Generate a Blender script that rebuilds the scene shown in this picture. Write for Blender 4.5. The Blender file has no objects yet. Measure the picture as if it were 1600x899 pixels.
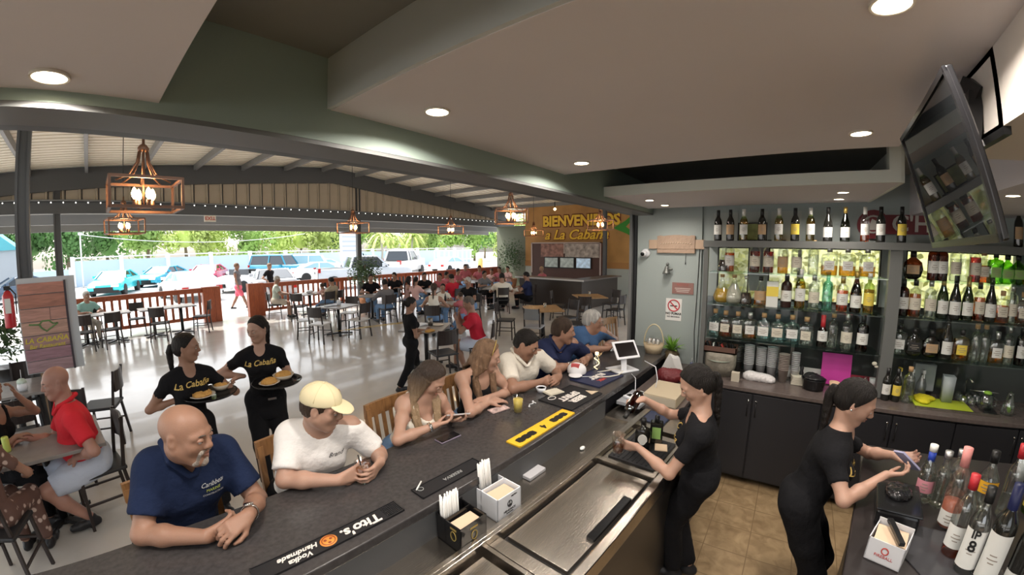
import bpy, bmesh, math, random
import numpy as np
from mathutils import Vector, Matrix, Euler

# ------------------------------------------------------------------ camera, world, sun, large lights, exposure
SC = bpy.context.scene
COL = SC.collection
PI = math.pi
rad = math.radians

cam_d = bpy.data.cameras.new('camera')
cam = bpy.data.objects.new('camera', cam_d)
COL.objects.link(cam)
SC.camera = cam
cam_d.sensor_fit = 'HORIZONTAL'
cam_d.sensor_width = 36
cam_d.type = 'PANO'                      # wide action-camera lens with its mild barrel bend
cam_d.panorama_type = 'FISHEYE_LENS_POLYNOMIAL'
cam_d.fisheye_fov = rad(170)
cam_d.fisheye_polynomial_k0 = 0
cam_d.fisheye_polynomial_k1 = -0.0722049579
cam_d.fisheye_polynomial_k2 = -0.000470923078
cam_d.fisheye_polynomial_k3 = 0.000132617034
cam_d.fisheye_polynomial_k4 = -3.87895976e-06
cam.location = (0, 0, 2.2)
cam.rotation_euler = (Matrix.Rotation(-0.92336125, 3, 'Z') @ Matrix.Rotation(PI/2-0.10226976, 3, 'X') @ Matrix.Rotation(-0.00517208, 3, 'Z')).to_euler()
cam_d.clip_start = 0.05
cam_d.clip_end = 400

SC.view_settings.view_transform = 'Standard'
SC.view_settings.look = 'None'
SC.view_settings.gamma = 1
SC.view_settings.use_curve_mapping = False
SC.view_settings.exposure = 0.0

wld = bpy.data.worlds.new('world')
SC.world = wld
wld.use_nodes = True
wn = wld.node_tree.nodes
bg = wn['Background']
sky = wn.new('ShaderNodeTexSky')
sky.sky_type = 'NISHITA'
sky.sun_disc = False
sky.sun_elevation = rad(58)
sky.sun_rotation = rad(-25)
sky.air_density = 1.0
sky.dust_density = 3.0
hsv = wn.new('ShaderNodeHueSaturation')
hsv.inputs['Saturation'].default_value = .35
wld.node_tree.links.new(sky.outputs[0], hsv.inputs['Color'])
warm = wn.new('ShaderNodeMixRGB')
warm.blend_type = 'MULTIPLY'
warm.inputs[0].default_value = 1
warm.inputs[2].default_value = (1.0, .98, .94, 1)
wld.node_tree.links.new(hsv.outputs[0], warm.inputs[1])
wld.node_tree.links.new(warm.outputs[0], bg.inputs[0])
bg.inputs[1].default_value = SKY_STRENGTH = 0.60

sun_d = bpy.data.lights.new('sun', 'SUN')
sun = bpy.data.objects.new('sun', sun_d)
COL.objects.link(sun)
sun_d.energy = 6.0
sun_d.angle = rad(1.0)
sun_d.color = (1, .95, .86)
sun.rotation_euler = Vector((.28, -.50, -1.0)).to_track_quat('-Z', 'Y').to_euler()
SC.cycles.use_denoising = True
SC.cycles.max_bounces = 8
SC.cycles.transparent_max_bounces = 24
SC.cycles.sample_clamp_indirect = 6
SC.cycles.caustics_reflective = False
SC.cycles.caustics_refractive = False

# ------------------------------------------------------------------ object helpers
def link(name, data, parent=None, loc=None, rot=None):
    o = bpy.data.objects.new(name, data)
    COL.objects.link(o)
    if parent is not None:
        o.parent = parent
    if loc is not None:
        o.location = loc
    if rot is not None:
        o.rotation_euler = rot
    return o

def tag(o, label, cat, group=None):
    o['label'] = label
    o['category'] = cat
    if group:
        o['group'] = group
    return o

def thing(name, label, cat, loc=(0, 0, 0), rz=0, group=None):
    o = link(name, None, None, loc, (0, 0, rz))
    o.empty_display_size = .1
    return tag(o, label, cat, group)

def struct(o):
    o['kind'] = 'structure'
    return o

def stuff(o):
    o['kind'] = 'stuff'
    return o

def dup(o, loc=None, rz=None, label=None, parent=None):
    c = o.copy()
    COL.objects.link(c)
    if parent is not None:
        c.parent = parent
    for ch in o.children:
        dup(ch, parent=c)
    if loc is not None:
        c.location = loc
    if rz is not None:
        c.rotation_euler = (0, 0, rz)
    if label:
        c['label'] = label
    return c

SPLIT = {'pillar', 'hanger', 'leg', 'frame', 'rail', 'seat', 'wheel_arch', 'back_post', 'clapper', 'barrel', 'text_line', 'mirror', 'bar', 'frame_bar', 'emblem', 'cable_clip'}

class MB:
    """collects shapes, then links them as one mesh object"""
    def __init__(s):
        s.v = []
        s.f = []
        s.smooth = []
        s.mi = []
        s.m = 0
    def add(s, vs, fs, smooth=False):
        n = len(s.v)
        s.cuts = getattr(s, 'cuts', [])+[(n, len(s.f))]
        s.v += [tuple(v) for v in vs]
        s.f += [tuple(i+n for i in f) for f in fs]
        s.smooth += [smooth]*len(fs)
        s.mi += [s.m]*len(fs)
        return s
    def box(s, c, d, rz=0, rot=None):
        cx, cy, cz = c
        hx, hy, hz = d[0]/2, d[1]/2, d[2]/2
        M = rot if rot is not None else Matrix.Rotation(rz, 3, 'Z')
        vs = []
        for x, y, z in ((-1,-1,-1),(1,-1,-1),(1,1,-1),(-1,1,-1),(-1,-1,1),(1,-1,1),(1,1,1),(-1,1,1)):
            p = M @ Vector((x*hx, y*hy, z*hz))
            vs.append((p.x+cx, p.y+cy, p.z+cz))
        return s.add(vs, [(0,3,2,1),(4,5,6,7),(0,1,5,4),(1,2,6,5),(2,3,7,6),(3,0,4,7)])
    def span(s, a, b):
        return s.box([(a[i]+b[i])/2 for i in range(3)], [abs(b[i]-a[i]) for i in range(3)])
    def bar(s, a, b, w, h=None, up=(0, 0, 1)):
        """box beam from a to b"""
        a, b = Vector(a), Vector(b)
        h = w if h is None else h
        z = (b-a).normalized()
        u = Vector(up)
        if abs(z.dot(u)) > .98:
            u = Vector((1, 0, 0))
        x = u.cross(z).normalized()
        y = z.cross(x)
        vs = []
        for p in (a, b):
            for i, j in ((-1,-1),(1,-1),(1,1),(-1,1)):
                vs.append(p + x*(i*w/2) + y*(j*h/2))
        return s.add(vs, [(0,3,2,1),(4,5,6,7),(0,1,5,4),(1,2,6,5),(2,3,7,6),(3,0,4,7)])
    def tube(s, pts, r, n=8, cap=True):
        pts = [Vector(p) for p in pts]
        rs = r if isinstance(r, (list, tuple)) else [r]*len(pts)
        vs, fs = [], []
        px = None
        for i, p in enumerate(pts):
            t = (pts[min(i+1, len(pts)-1)] - pts[max(i-1, 0)]).normalized()
            if px is None:
                u = Vector((0, 0, 1)) if abs(t.z) < .9 else Vector((1, 0, 0))
                px = u.cross(t).normalized()
            px = (px - t*px.dot(t)).normalized()
            py = t.cross(px)
            for k in range(n):
                a = 2*PI*k/n
                vs.append(p + (px*math.cos(a) + py*math.sin(a))*rs[i])
        for i in range(len(pts)-1):
            for k in range(n):
                fs.append((i*n+k, i*n+(k+1) % n, (i+1)*n+(k+1) % n, (i+1)*n+k))
        if cap:
            fs.append(tuple(range(n))[::-1])
            fs.append(tuple((len(pts)-1)*n+k for k in range(n)))
        return s.add(vs, fs, True)
    def lathe(s, prof, n=20, c=(0, 0, 0), M=None, sq=1.0):
        """prof: (r, z) list bottom to top, revolved about z; sq<1 flattens x"""
        vs, fs = [], []
        for r, z in prof:
            for k in range(n):
                a = 2*PI*k/n
                p = Vector((r*math.cos(a)*sq, r*math.sin(a), z))
                if M is not None:
                    p = M @ p
                vs.append((p.x+c[0], p.y+c[1], p.z+c[2]))
        for i in range(len(prof)-1):
            for k in range(n):
                fs.append((i*n+k, i*n+(k+1) % n, (i+1)*n+(k+1) % n, (i+1)*n+k))
        ring = prof[0] == prof[-1]
        if prof[0][0] > 1e-4 and not ring:
            fs.append(tuple(range(n))[::-1])
        if prof[-1][0] > 1e-4 and not ring:
            fs.append(tuple((len(prof)-1)*n+k for k in range(n)))
        return s.add(vs, fs, True)
    def poly(s, pts, z0, z1):
        """vertical prism over a counter-clockwise xy outline"""
        n = len(pts)
        vs = [(x, y, z0) for x, y in pts] + [(x, y, z1) for x, y in pts]
        fs = [tuple(range(n))[::-1], tuple(range(n, 2*n))] + [(i, (i+1) % n, n+(i+1) % n, n+i) for i in range(n)]
        return s.add(vs, fs)
    def prism(s, pts3, d):
        """outline of 3d points extruded by vector d"""
        n = len(pts3)
        d = Vector(d)
        vs = [Vector(p) for p in pts3] + [Vector(p)+d for p in pts3]
        fs = [tuple(range(n))[::-1], tuple(range(n, 2*n))] + [(i, (i+1) % n, n+(i+1) % n, n+i) for i in range(n)]
        return s.add(vs, fs)
    def ball(s, c, r, n=12, m=8, sc=(1, 1, 1)):
        vs, fs = [], []
        for j in range(m+1):
            t = PI*j/m
            for k in range(n):
                a = 2*PI*k/n
                vs.append((c[0]+r*sc[0]*math.sin(t)*math.cos(a), c[1]+r*sc[1]*math.sin(t)*math.sin(a), c[2]-r*sc[2]*math.cos(t)))
        for j in range(m):
            for k in range(n):
                fs.append((j*n+k, j*n+(k+1) % n, (j+1)*n+(k+1) % n, (j+1)*n+k))
        return s.add(vs, fs, True)
    def mesh(s, name, mats):
        me = bpy.data.meshes.new(name)
        me.from_pydata(s.v, [], s.f)
        if not isinstance(mats, (list, tuple)):
            mats = [mats]
        for m in mats:
            me.materials.append(m)
        me.polygons.foreach_set('use_smooth', s.smooth)
        me.polygons.foreach_set('material_index', s.mi)
        me.update()
        return me
    def build(s, name, mats, parent=None, loc=None, rot=None, bevel=0, seg=2, auto=False):
        if len(getattr(s, 'cuts', [])) > 1 and name in SPLIT:
            cu = s.cuts+[(len(s.v), len(s.f))]
            o = None
            for (v0, f0), (v1, f1) in zip(cu[:-1], cu[1:]):
                q = MB()
                q.add(s.v[v0:v1], [tuple(i-v0 for i in f) for f in s.f[f0:f1]], s.smooth[f0])
                o = q.build(name, mats, parent, loc, rot, bevel, seg, auto)
            return o
        o = link(name, s.mesh(name, mats), parent, loc, rot)
        if bevel:
            b = o.modifiers.new('bevel', 'BEVEL')
            b.width = bevel
            b.segments = seg
            b.limit_method = 'ANGLE'
            b.angle_limit = rad(40)
        if auto:
            for p in o.data.polygons:
                p.use_smooth = True
        return o

def B():
    return MB()

# ------------------------------------------------------------------ materials
MATS = {}
def mat(name, col=(.5, .5, .5), rough=.5, metal=0, bump=0, bscale=50, var=0, vscale=5, emit=None, estr=0, coat=0, spec=None, alpha=1, trans=0, ior=1.45, sheen=0, sss=0, stretch=None):
    if name in MATS:
        return MATS[name]
    m = bpy.data.materials.new(name)
    m.use_nodes = True
    nt = m.node_tree
    N, L = nt.nodes, nt.links
    p = N['Principled BSDF']
    p.inputs['Base Color'].default_value = (*col, 1)
    p.inputs['Roughness'].default_value = rough
    p.inputs['Metallic'].default_value = metal
    p.inputs['IOR'].default_value = ior
    if spec is not None:
        p.inputs['Specular IOR Level'].default_value = spec
    if coat:
        p.inputs['Coat Weight'].default_value = coat
        p.inputs['Coat Roughness'].default_value = .08
    if trans:
        p.inputs['Transmission Weight'].default_value = trans
    if alpha < 1:
        p.inputs['Alpha'].default_value = alpha
    if sheen:
        p.inputs['Sheen Weight'].default_value = sheen
    if sss:
        p.inputs['Subsurface Weight'].default_value = sss
        p.inputs['Subsurface Radius'].default_value = (.012, .005, .003)
        p.inputs['Subsurface Scale'].default_value = 1
    if emit:
        p.inputs['Emission Color'].default_value = (*emit, 1)
        p.inputs['Emission Strength'].default_value = estr
    if bump or var:
        tc = N.new('ShaderNodeTexCoord')
        mp = N.new('ShaderNodeMapping')
        if stretch:
            mp.inputs['Scale'].default_value = stretch
        L.new(tc.outputs['Object'], mp.inputs[0])
    if var:
        nz = N.new('ShaderNodeTexNoise')
        nz.inputs['Scale'].default_value = vscale
        nz.inputs['Detail'].default_value = 5
        L.new(mp.outputs[0], nz.inputs['Vector'])
        mr = N.new('ShaderNodeMapRange')
        mr.inputs['From Min'].default_value = .3
        mr.inputs['From Max'].default_value = .7
        mr.inputs['To Min'].default_value = 1-var
        mr.inputs['To Max'].default_value = 1+var
        L.new(nz.outputs['Fac'], mr.inputs['Value'])
        mx = N.new('ShaderNodeVectorMath')
        mx.operation = 'SCALE'
        mx.inputs[0].default_value = col
        L.new(mr.outputs[0], mx.inputs['Scale'])
        L.new(mx.outputs[0], p.inputs['Base Color'])
    if bump:
        n2 = N.new('ShaderNodeTexNoise')
        n2.inputs['Scale'].default_value = bscale
        n2.inputs['Detail'].default_value = 4
        L.new(mp.outputs[0], n2.inputs['Vector'])
        bp = N.new('ShaderNodeBump')
        bp.inputs['Strength'].default_value = bump
        bp.inputs['Distance'].default_value = .01 if bscale > 20 else .045
        L.new(n2.outputs['Fac'], bp.inputs['Height'])
        L.new(bp.outputs[0], p.inputs['Normal'])
    MATS[name] = m
    return m

def glassy(name, tint=(1, 1, 1), gloss=.12, rough=.02):
    """clear thin glass or liquid: tinted see-through body with a reflecting skin"""
    if name in MATS:
        return MATS[name]
    m = bpy.data.materials.new(name)
    m.use_nodes = True
    nt = m.node_tree
    N, L = nt.nodes, nt.links
    N.remove(N['Principled BSDF'])
    out = N['Material Output']
    t = N.new('ShaderNodeBsdfTransparent')
    t.inputs[0].default_value = (*tint, 1)
    g = N.new('ShaderNodeBsdfGlossy')
    g.inputs['Roughness'].default_value = rough
    g.inputs[0].default_value = (1, 1, 1, 1)
    lw = N.new('ShaderNodeLayerWeight')
    lw.inputs[0].default_value = .35
    ma = N.new('ShaderNodeMath')
    ma.operation = 'MULTIPLY_ADD'
    ma.inputs[1].default_value = .32
    ma.inputs[2].default_value = gloss
    L.new(lw.outputs['Fresnel'], ma.inputs[0])
    mx = N.new('ShaderNodeMixShader')
    L.new(ma.outputs[0], mx.inputs[0])
    L.new(t.outputs[0], mx.inputs[1])
    L.new(g.outputs[0], mx.inputs[2])
    L.new(mx.outputs[0], out.inputs[0])
    MATS[name] = m
    return m

def plastic(name, col, rough=.4, **k):
    return mat(name, col, rough, **k)

def wood(name, c1, c2, scale=6, rough=.5, axis='X', coat=0):
    if name in MATS:
        return MATS[name]
    m = bpy.data.materials.new(name)
    m.use_nodes = True
    nt = m.node_tree
    N, L = nt.nodes, nt.links
    p = N['Principled BSDF']
    p.inputs['Roughness'].default_value = rough
    p.inputs['Coat Weight'].default_value = coat
    tc = N.new('ShaderNodeTexCoord')
    mp = N.new('ShaderNodeMapping')
    mp.inputs['Scale'].default_value = {'X': (1, 9, 9), 'Y': (9, 1, 9), 'Z': (9, 9, 1)}[axis]
    oi = N.new('ShaderNodeObjectInfo')
    nz = N.new('ShaderNodeTexNoise')
    nz.inputs['Scale'].default_value = scale
    nz.inputs['Detail'].default_value = 8
    nz.inputs['Distortion'].default_value = 1.2
    va = N.new('ShaderNodeVectorMath')
    va.operation = 'ADD'
    L.new(tc.outputs['Object'], mp.inputs[0])
    L.new(mp.outputs[0], va.inputs[0])
    L.new(oi.outputs['Random'], va.inputs[1])
    L.new(va.outputs[0], nz.inputs['Vector'])
    cr = N.new('ShaderNodeValToRGB')
    cr.color_ramp.elements[0].position = .32
    cr.color_ramp.elements[1].position = .68
    cr.color_ramp.elements[0].color = (*c1, 1)
    cr.color_ramp.elements[1].color = (*c2, 1)
    L.new(nz.outputs['Fac'], cr.inputs[0])
    L.new(cr.outputs[0], p.inputs['Base Color'])
    bp = N.new('ShaderNodeBump')
    bp.inputs['Strength'].default_value = .15
    bp.inputs['Distance'].default_value = .005
    L.new(nz.outputs['Fac'], bp.inputs['Height'])
    L.new(bp.outputs[0], p.inputs['Normal'])
    MATS[name] = m
    return m

def text(s, name, size, m, parent, loc, rot, shear=0, extrude=.001, bold=0, align='CENTER', width=1.0, spacing=1.0):
    c = bpy.data.curves.new(name, 'FONT')
    c.body = s
    c.size = size
    c.shear = shear
    c.extrude = extrude
    c.offset = bold
    c.align_x = align
    c.align_y = 'CENTER'
    c.space_line = spacing
    c.resolution_u = 3
    c.materials.append(m)
    t = bpy.data.objects.new('t', c)
    COL.objects.link(t)
    me = bpy.data.meshes.new_from_object(t.evaluated_get(bpy.context.evaluated_depsgraph_get()))
    bpy.data.objects.remove(t)
    o = link(name, me, parent, loc, rot)
    o.scale = (width, 1, 1)
    return o
# ------------------------------------------------------------------ figures: one smooth surface grown from a skeleton
def npv(v):
    return np.array(v, float)

def unit(v):
    v = npv(v)
    return v/np.linalg.norm(v)

def cap(a, b, ra, rb=None, k=.03, cut=None):
    return ('c', npv(a), npv(b), ra, ra if rb is None else rb, k, cut)

def ell(c, r, F=None, k=.03, sub=False):
    """ellipsoid: centre, radii along the rows of F"""
    return ('e', npv(c), npv(r), np.eye(3) if F is None else npv(F), k, sub)

def field(prims, lo, h, n, grow=0.0):
    X = lo[0] + h*np.arange(n[0])
    Y = lo[1] + h*np.arange(n[1])
    Z = lo[2] + h*np.arange(n[2])
    G = np.full(n, .25, np.float32)
    for p in prims:
        if p[0] == 'c':
            _, a, b, ra, rb, k, cut = p
            ra = ra+grow
            rb = rb+grow
            m = k+2.5*h
            R = max(ra, rb)
            bl = np.minimum(a, b)-R-m
            bh = np.maximum(a, b)+R+m
        else:
            _, c, r, F, k, sub = p
            r = r+(0 if sub else grow)
            m = k+2.5*h
            ext = np.sqrt(((F*r[:, None])**2).sum(0))
            bl = c-ext-m
            bh = c+ext+m
        i0 = np.clip(np.floor((bl-lo)/h).astype(int), 0, n)
        i1 = np.clip(np.ceil((bh-lo)/h).astype(int)+1, 0, n)
        if (i1-i0).min() <= 0:
            continue
        x = X[i0[0]:i1[0], None, None]
        y = Y[None, i0[1]:i1[1], None]
        z = Z[None, None, i0[2]:i1[2]]
        if p[0] == 'c':
            d = b-a
            L2 = max(float(d@d), 1e-9)
            px, py, pz = x-a[0], y-a[1], z-a[2]
            t = (px*d[0]+py*d[1]+pz*d[2])/L2
            tc = np.clip(t, 0, 1)
            D = np.sqrt((px-tc*d[0])**2+(py-tc*d[1])**2+(pz-tc*d[2])**2)-(ra+(rb-ra)*tc)
            if cut is not None:
                D = np.maximum(D, (t-cut)*math.sqrt(L2))
        else:
            px, py, pz = x-c[0], y-c[1], z-c[2]
            q = [(px*F[j][0]+py*F[j][1]+pz*F[j][2])/r[j] for j in range(3)]
            s1 = np.sqrt(q[0]**2+q[1]**2+q[2]**2)+1e-9
            q = [q[j]/r[j] for j in range(3)]
            s2 = np.sqrt(q[0]**2+q[1]**2+q[2]**2)+1e-9
            D = s1*(s1-1)/s2
        sl = (slice(i0[0], i1[0]), slice(i0[1], i1[1]), slice(i0[2], i1[2]))
        g = G[sl]
        if p[0] == 'e' and sub:
            hh = np.maximum(k-np.abs(g+D), 0)/k
            G[sl] = np.maximum(g, -D)+hh*hh*k/4
        else:
            hh = np.maximum(k-np.abs(g-D), 0)/k
            G[sl] = np.minimum(g, D)-hh*hh*k/4
    return G

def nets(G, lo, h):
    """surface nets: smooth quads through the zero level"""
    S = G < 0
    n = np.array(G.shape)
    c = np.zeros(n-1, np.int8)
    for dx in (0, 1):
        for dy in (0, 1):
            for dz in (0, 1):
                c += S[dx:n[0]-1+dx, dy:n[1]-1+dy, dz:n[2]-1+dz]
    act = (c > 0) & (c < 8)
    idx = np.argwhere(act)
    if len(idx) == 0:
        return np.zeros((0, 3)), np.zeros((0, 4), int)
    ids = np.full(n-1, -1, np.int64)
    ids[act] = np.arange(len(idx))
    acc = np.zeros((len(idx), 3))
    cnt = np.zeros(len(idx))
    cor = [(0,0,0),(1,0,0),(0,1,0),(1,1,0),(0,0,1),(1,0,1),(0,1,1),(1,1,1)]
    for a in range(8):
        for b in range(a+1, 8):
            d = np.array(cor[b])-np.array(cor[a])
            if abs(d).sum() != 1:
                continue
            pa, pb = idx+cor[a], idx+cor[b]
            ga, gb = G[tuple(pa.T)], G[tuple(pb.T)]
            m = (ga < 0) != (gb < 0)
            t = ga/(ga-gb+1e-12)
            acc[m] += (np.array(cor[a])+t[:, None]*d)[m]
            cnt[m] += 1
    V = lo+h*(idx+acc/cnt[:, None])
    Q = []
    for ax in range(3):
        u, v = (ax+1) % 3, (ax+2) % 3
        sl0 = [slice(None)]*3
        sl1 = [slice(None)]*3
        sl0[ax] = slice(0, -1)
        sl1[ax] = slice(1, None)
        A, Bb = S[tuple(sl0)], S[tuple(sl1)]
        e = np.argwhere(A != Bb)
        ok = (e[:, u] > 0) & (e[:, v] > 0) & (e[:, u] < n[u]-1) & (e[:, v] < n[v]-1)
        e = e[ok]
        fl = A[tuple(e.T)]
        q = []
        for du, dv in ((0, 0), (-1, 0), (-1, -1), (0, -1)):
            f = e.copy()
            f[:, u] += du
            f[:, v] += dv
            q.append(ids[tuple(f.T)])
        q = np.stack(q, 1)
        q[~fl] = q[~fl][:, ::-1]
        Q.append(q)
    return V, np.concatenate(Q)

def grown(prims, h, grow=0, box=None, cuts=(), pad=.02, rough=0):
    """mesh (verts, quads) of a smooth union; cuts = (point, normal) half spaces removed on the normal side"""
    if box is None:
        lo = np.array([9e9]*3)
        hi = -lo
        for p in prims:
            if p[0] == 'c':
                R = max(p[3], p[4])+grow
                lo = np.minimum(lo, np.minimum(p[1], p[2])-R)
                hi = np.maximum(hi, np.maximum(p[1], p[2])+R)
            elif not p[5]:
                e = np.sqrt(((p[3]*(p[2]+grow)[:, None])**2).sum(0))
                lo = np.minimum(lo, p[1]-e)
                hi = np.maximum(hi, p[1]+e)
        lo, hi = lo-pad, hi+pad
    else:
        lo, hi = npv(box[0]), npv(box[1])
    n = np.ceil((hi-lo)/h).astype(int)+1
    G = field(prims, lo, h, n, grow)
    if rough:
        A = (lo[0]+h*np.arange(n[0]))[:, None, None]
        Bq = (lo[1]+h*np.arange(n[1]))[None, :, None]
        Cq = (lo[2]+h*np.arange(n[2]))[None, None, :]
        G = G+rough*(np.sin(A*310+Bq*90+Cq*25)+np.sin(Bq*290-A*130+Cq*31)+np.sin(A*150+Bq*170+Cq*60))
    if len(cuts):
        X = (lo[0]+h*np.arange(n[0]))[:, None, None]
        Y = (lo[1]+h*np.arange(n[1]))[None, :, None]
        Z = (lo[2]+h*np.arange(n[2]))[None, None, :]
        for c in cuts:
            if len(c) == 2:
                q, m = npv(c[0]), unit(c[1])
                G = np.maximum(G, (X-q[0])*m[0]+(Y-q[1])*m[1]+(Z-q[2])*m[2])
            else:       # keep outside an ellipsoid: (centre, radii, frame)
                q, r, F = npv(c[0]), npv(c[1]), npv(c[2])
                s = [((X-q[0])*F[j][0]+(Y-q[1])*F[j][1]+(Z-q[2])*F[j][2])/r[j] for j in range(3)]
                G = np.maximum(G, (1-np.sqrt(s[0]**2+s[1]**2+s[2]**2))*r.min())
    return nets(G, lo, h)

def npmesh(name, V, Q, m, parent=None, smooth=True):
    me = bpy.data.meshes.new(name)
    V = np.asarray(V, np.float32)
    Q = np.asarray(Q, np.int32)
    me.vertices.add(len(V))
    me.vertices.foreach_set('co', V.ravel())
    me.loops.add(Q.size)
    me.loops.foreach_set('vertex_index', Q.ravel())
    me.polygons.add(len(Q))
    me.polygons.foreach_set('loop_start', np.arange(len(Q), dtype=np.int32)*Q.shape[1])
    me.polygons.foreach_set('use_smooth', np.ones(len(Q), bool) if smooth else np.zeros(len(Q), bool))
    me.update(calc_edges=True)
    me.materials.append(m)
    return link(name, me, parent)

def merge(parts):
    V, Q, n = [], [], 0
    for v, q in parts:
        V.append(v)
        Q.append(q+n)
        n += len(v)
    return np.concatenate(V), np.concatenate(Q)

def ik(a, c, l1, l2, pole):
    a, c = npv(a), npv(c)
    d = c-a
    D = np.linalg.norm(d)
    if D > (l1+l2)*.995:
        c = a+d/D*(l1+l2)*.995
        d = c-a
        D = np.linalg.norm(d)
    u = d/D
    x = (l1*l1-l2*l2+D*D)/(2*D)
    hgt = math.sqrt(max(l1*l1-x*x, 0))
    p = npv(pole)
    p = p-u*(p@u)
    p = p/(np.linalg.norm(p)+1e-9)
    return a+u*x+p*hgt, c

def hand_prims(w, d, nrm, side, s=1.0, curl=.5, spread=0.0, thumb=.5, fine=True):
    """w wrist, d direction of the fingers, nrm out of the palm, side +1 right / -1 left"""
    d = unit(d)
    nrm = npv(nrm)
    nrm = unit(nrm-d*(nrm@d))
    t = np.cross(d, nrm)*side*-1       # towards the thumb
    P = []
    w = npv(w)
    k = .010*s
    offs = (.029, .0095, -.0095, -.027)
    lens = (.93, 1.04, .97, .78)
    for i in range(4):
        kn = w+s*(d*(.088-.004*abs(i-1))+t*offs[i])
        P.append(cap(w+s*(t*offs[i]*.55+d*.008), kn, .0135*s, .0115*s, k=.014*s))
        ang = 0
        p = kn
        dd = unit(d+t*spread*(1.5-i)*.18)
        c = curl[i] if isinstance(curl, (list, tuple)) else curl
        for L, a, r0, r1 in ((.042, .55, .0098, .0088), (.027, .95, .0088, .0078), (.022, .75, .0078, .0066)):
            ang += a*c*1.15
            q = p+s*lens[i]*L*(dd*math.cos(ang)+nrm*math.sin(ang))
            P.append(cap(p, q, r0*s, r1*s, k=.005*s))
            p = q
    tb = w+s*(d*.018+t*.020+nrm*.004)
    t1 = tb+s*(d*.030+t*.027+nrm*(.006+.016*thumb))
    t2 = t1+s*(d*.026+t*(.016-.022*thumb)+nrm*.018*thumb)
    t3 = t2+s*(d*.022+t*(.004-.016*thumb)+nrm*.014*thumb)
    P += [cap(tb, t1, .0145*s, .0115*s, k=.012*s), cap(t1, t2, .0108*s, .0098*s, k=.005*s), cap(t2, t3, .0098*s, .0075*s, k=.005*s)]
    return P

def head_prims(H, F, s, fem=False, heavy=0):
    """H centre, F rows forward/left/up"""
    f, l, u = F
    def P(a, b, c):
        return H+s*(a*f+b*l+c*u)
    jw = .93 if fem else 1.0
    L = [ell(P(-.012, 0, .032), npv((.100, .079, .088))*s, F, k=.02),
         ell(P(.028, 0, -.030), npv((.064, .062+.006*heavy, .082))*s, F, k=.03*s),
         cap(P(.062, -.012, -.098), P(.062, .012, -.098), (.021+.006*heavy)*s*jw, k=.025*s)]
    for q in (-1, 1):
        L += [cap(P(.0, .056*q, -.045), P(.056, .018*q, -.097), (.026+.008*heavy)*s*jw, .018*s, k=.03*s),
              ell(P(.056, .040*q, -.026), npv((.026, .024, .026))*s, F, k=.025*s),
              cap(P(.086, .014*q, .024), P(.070, .050*q, .018), .0125*s, .010*s, k=.018*s),
              ell(P(.100, .031*q, .004), npv((.014, .018, .0115))*s, F, k=.012*s, sub=True),
              ell(P(.081, .031*q, .003), npv((.0125, .0150, .0128))*s, F, k=.004*s),
              cap(P(.0975, .011*q, -.032), P(.099, .010*q, -.032), .0088*s, k=.008*s),
              ell(P(-.006, .080*q, -.002), npv((.020, .009, .032))*s, F, k=.007*s),
              ell(P(.002, .087*q, .004), npv((.009, .006, .018))*s, F, k=.006*s, sub=True)]
    L += [cap(P(.087, 0, .018), P(.108, 0, -.024), .0085*s, .0125*s, k=.012*s),
          cap(P(.084, -.017, -.0565), P(.084, .017, -.0565), .0090*s, k=.008*s),
          cap(P(.0925, -.008, -.0560), P(.0925, .008, -.0560), .0062*s, k=.006*s),
          cap(P(.0910, -.008, -.0680), P(.0910, .008, -.0680), .0072*s, k=.006*s),
          ell(P(.102, 0, -.0620), npv((.012, .021, .0016))*s, F, k=.003*s, sub=True)]
    return L

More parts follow.
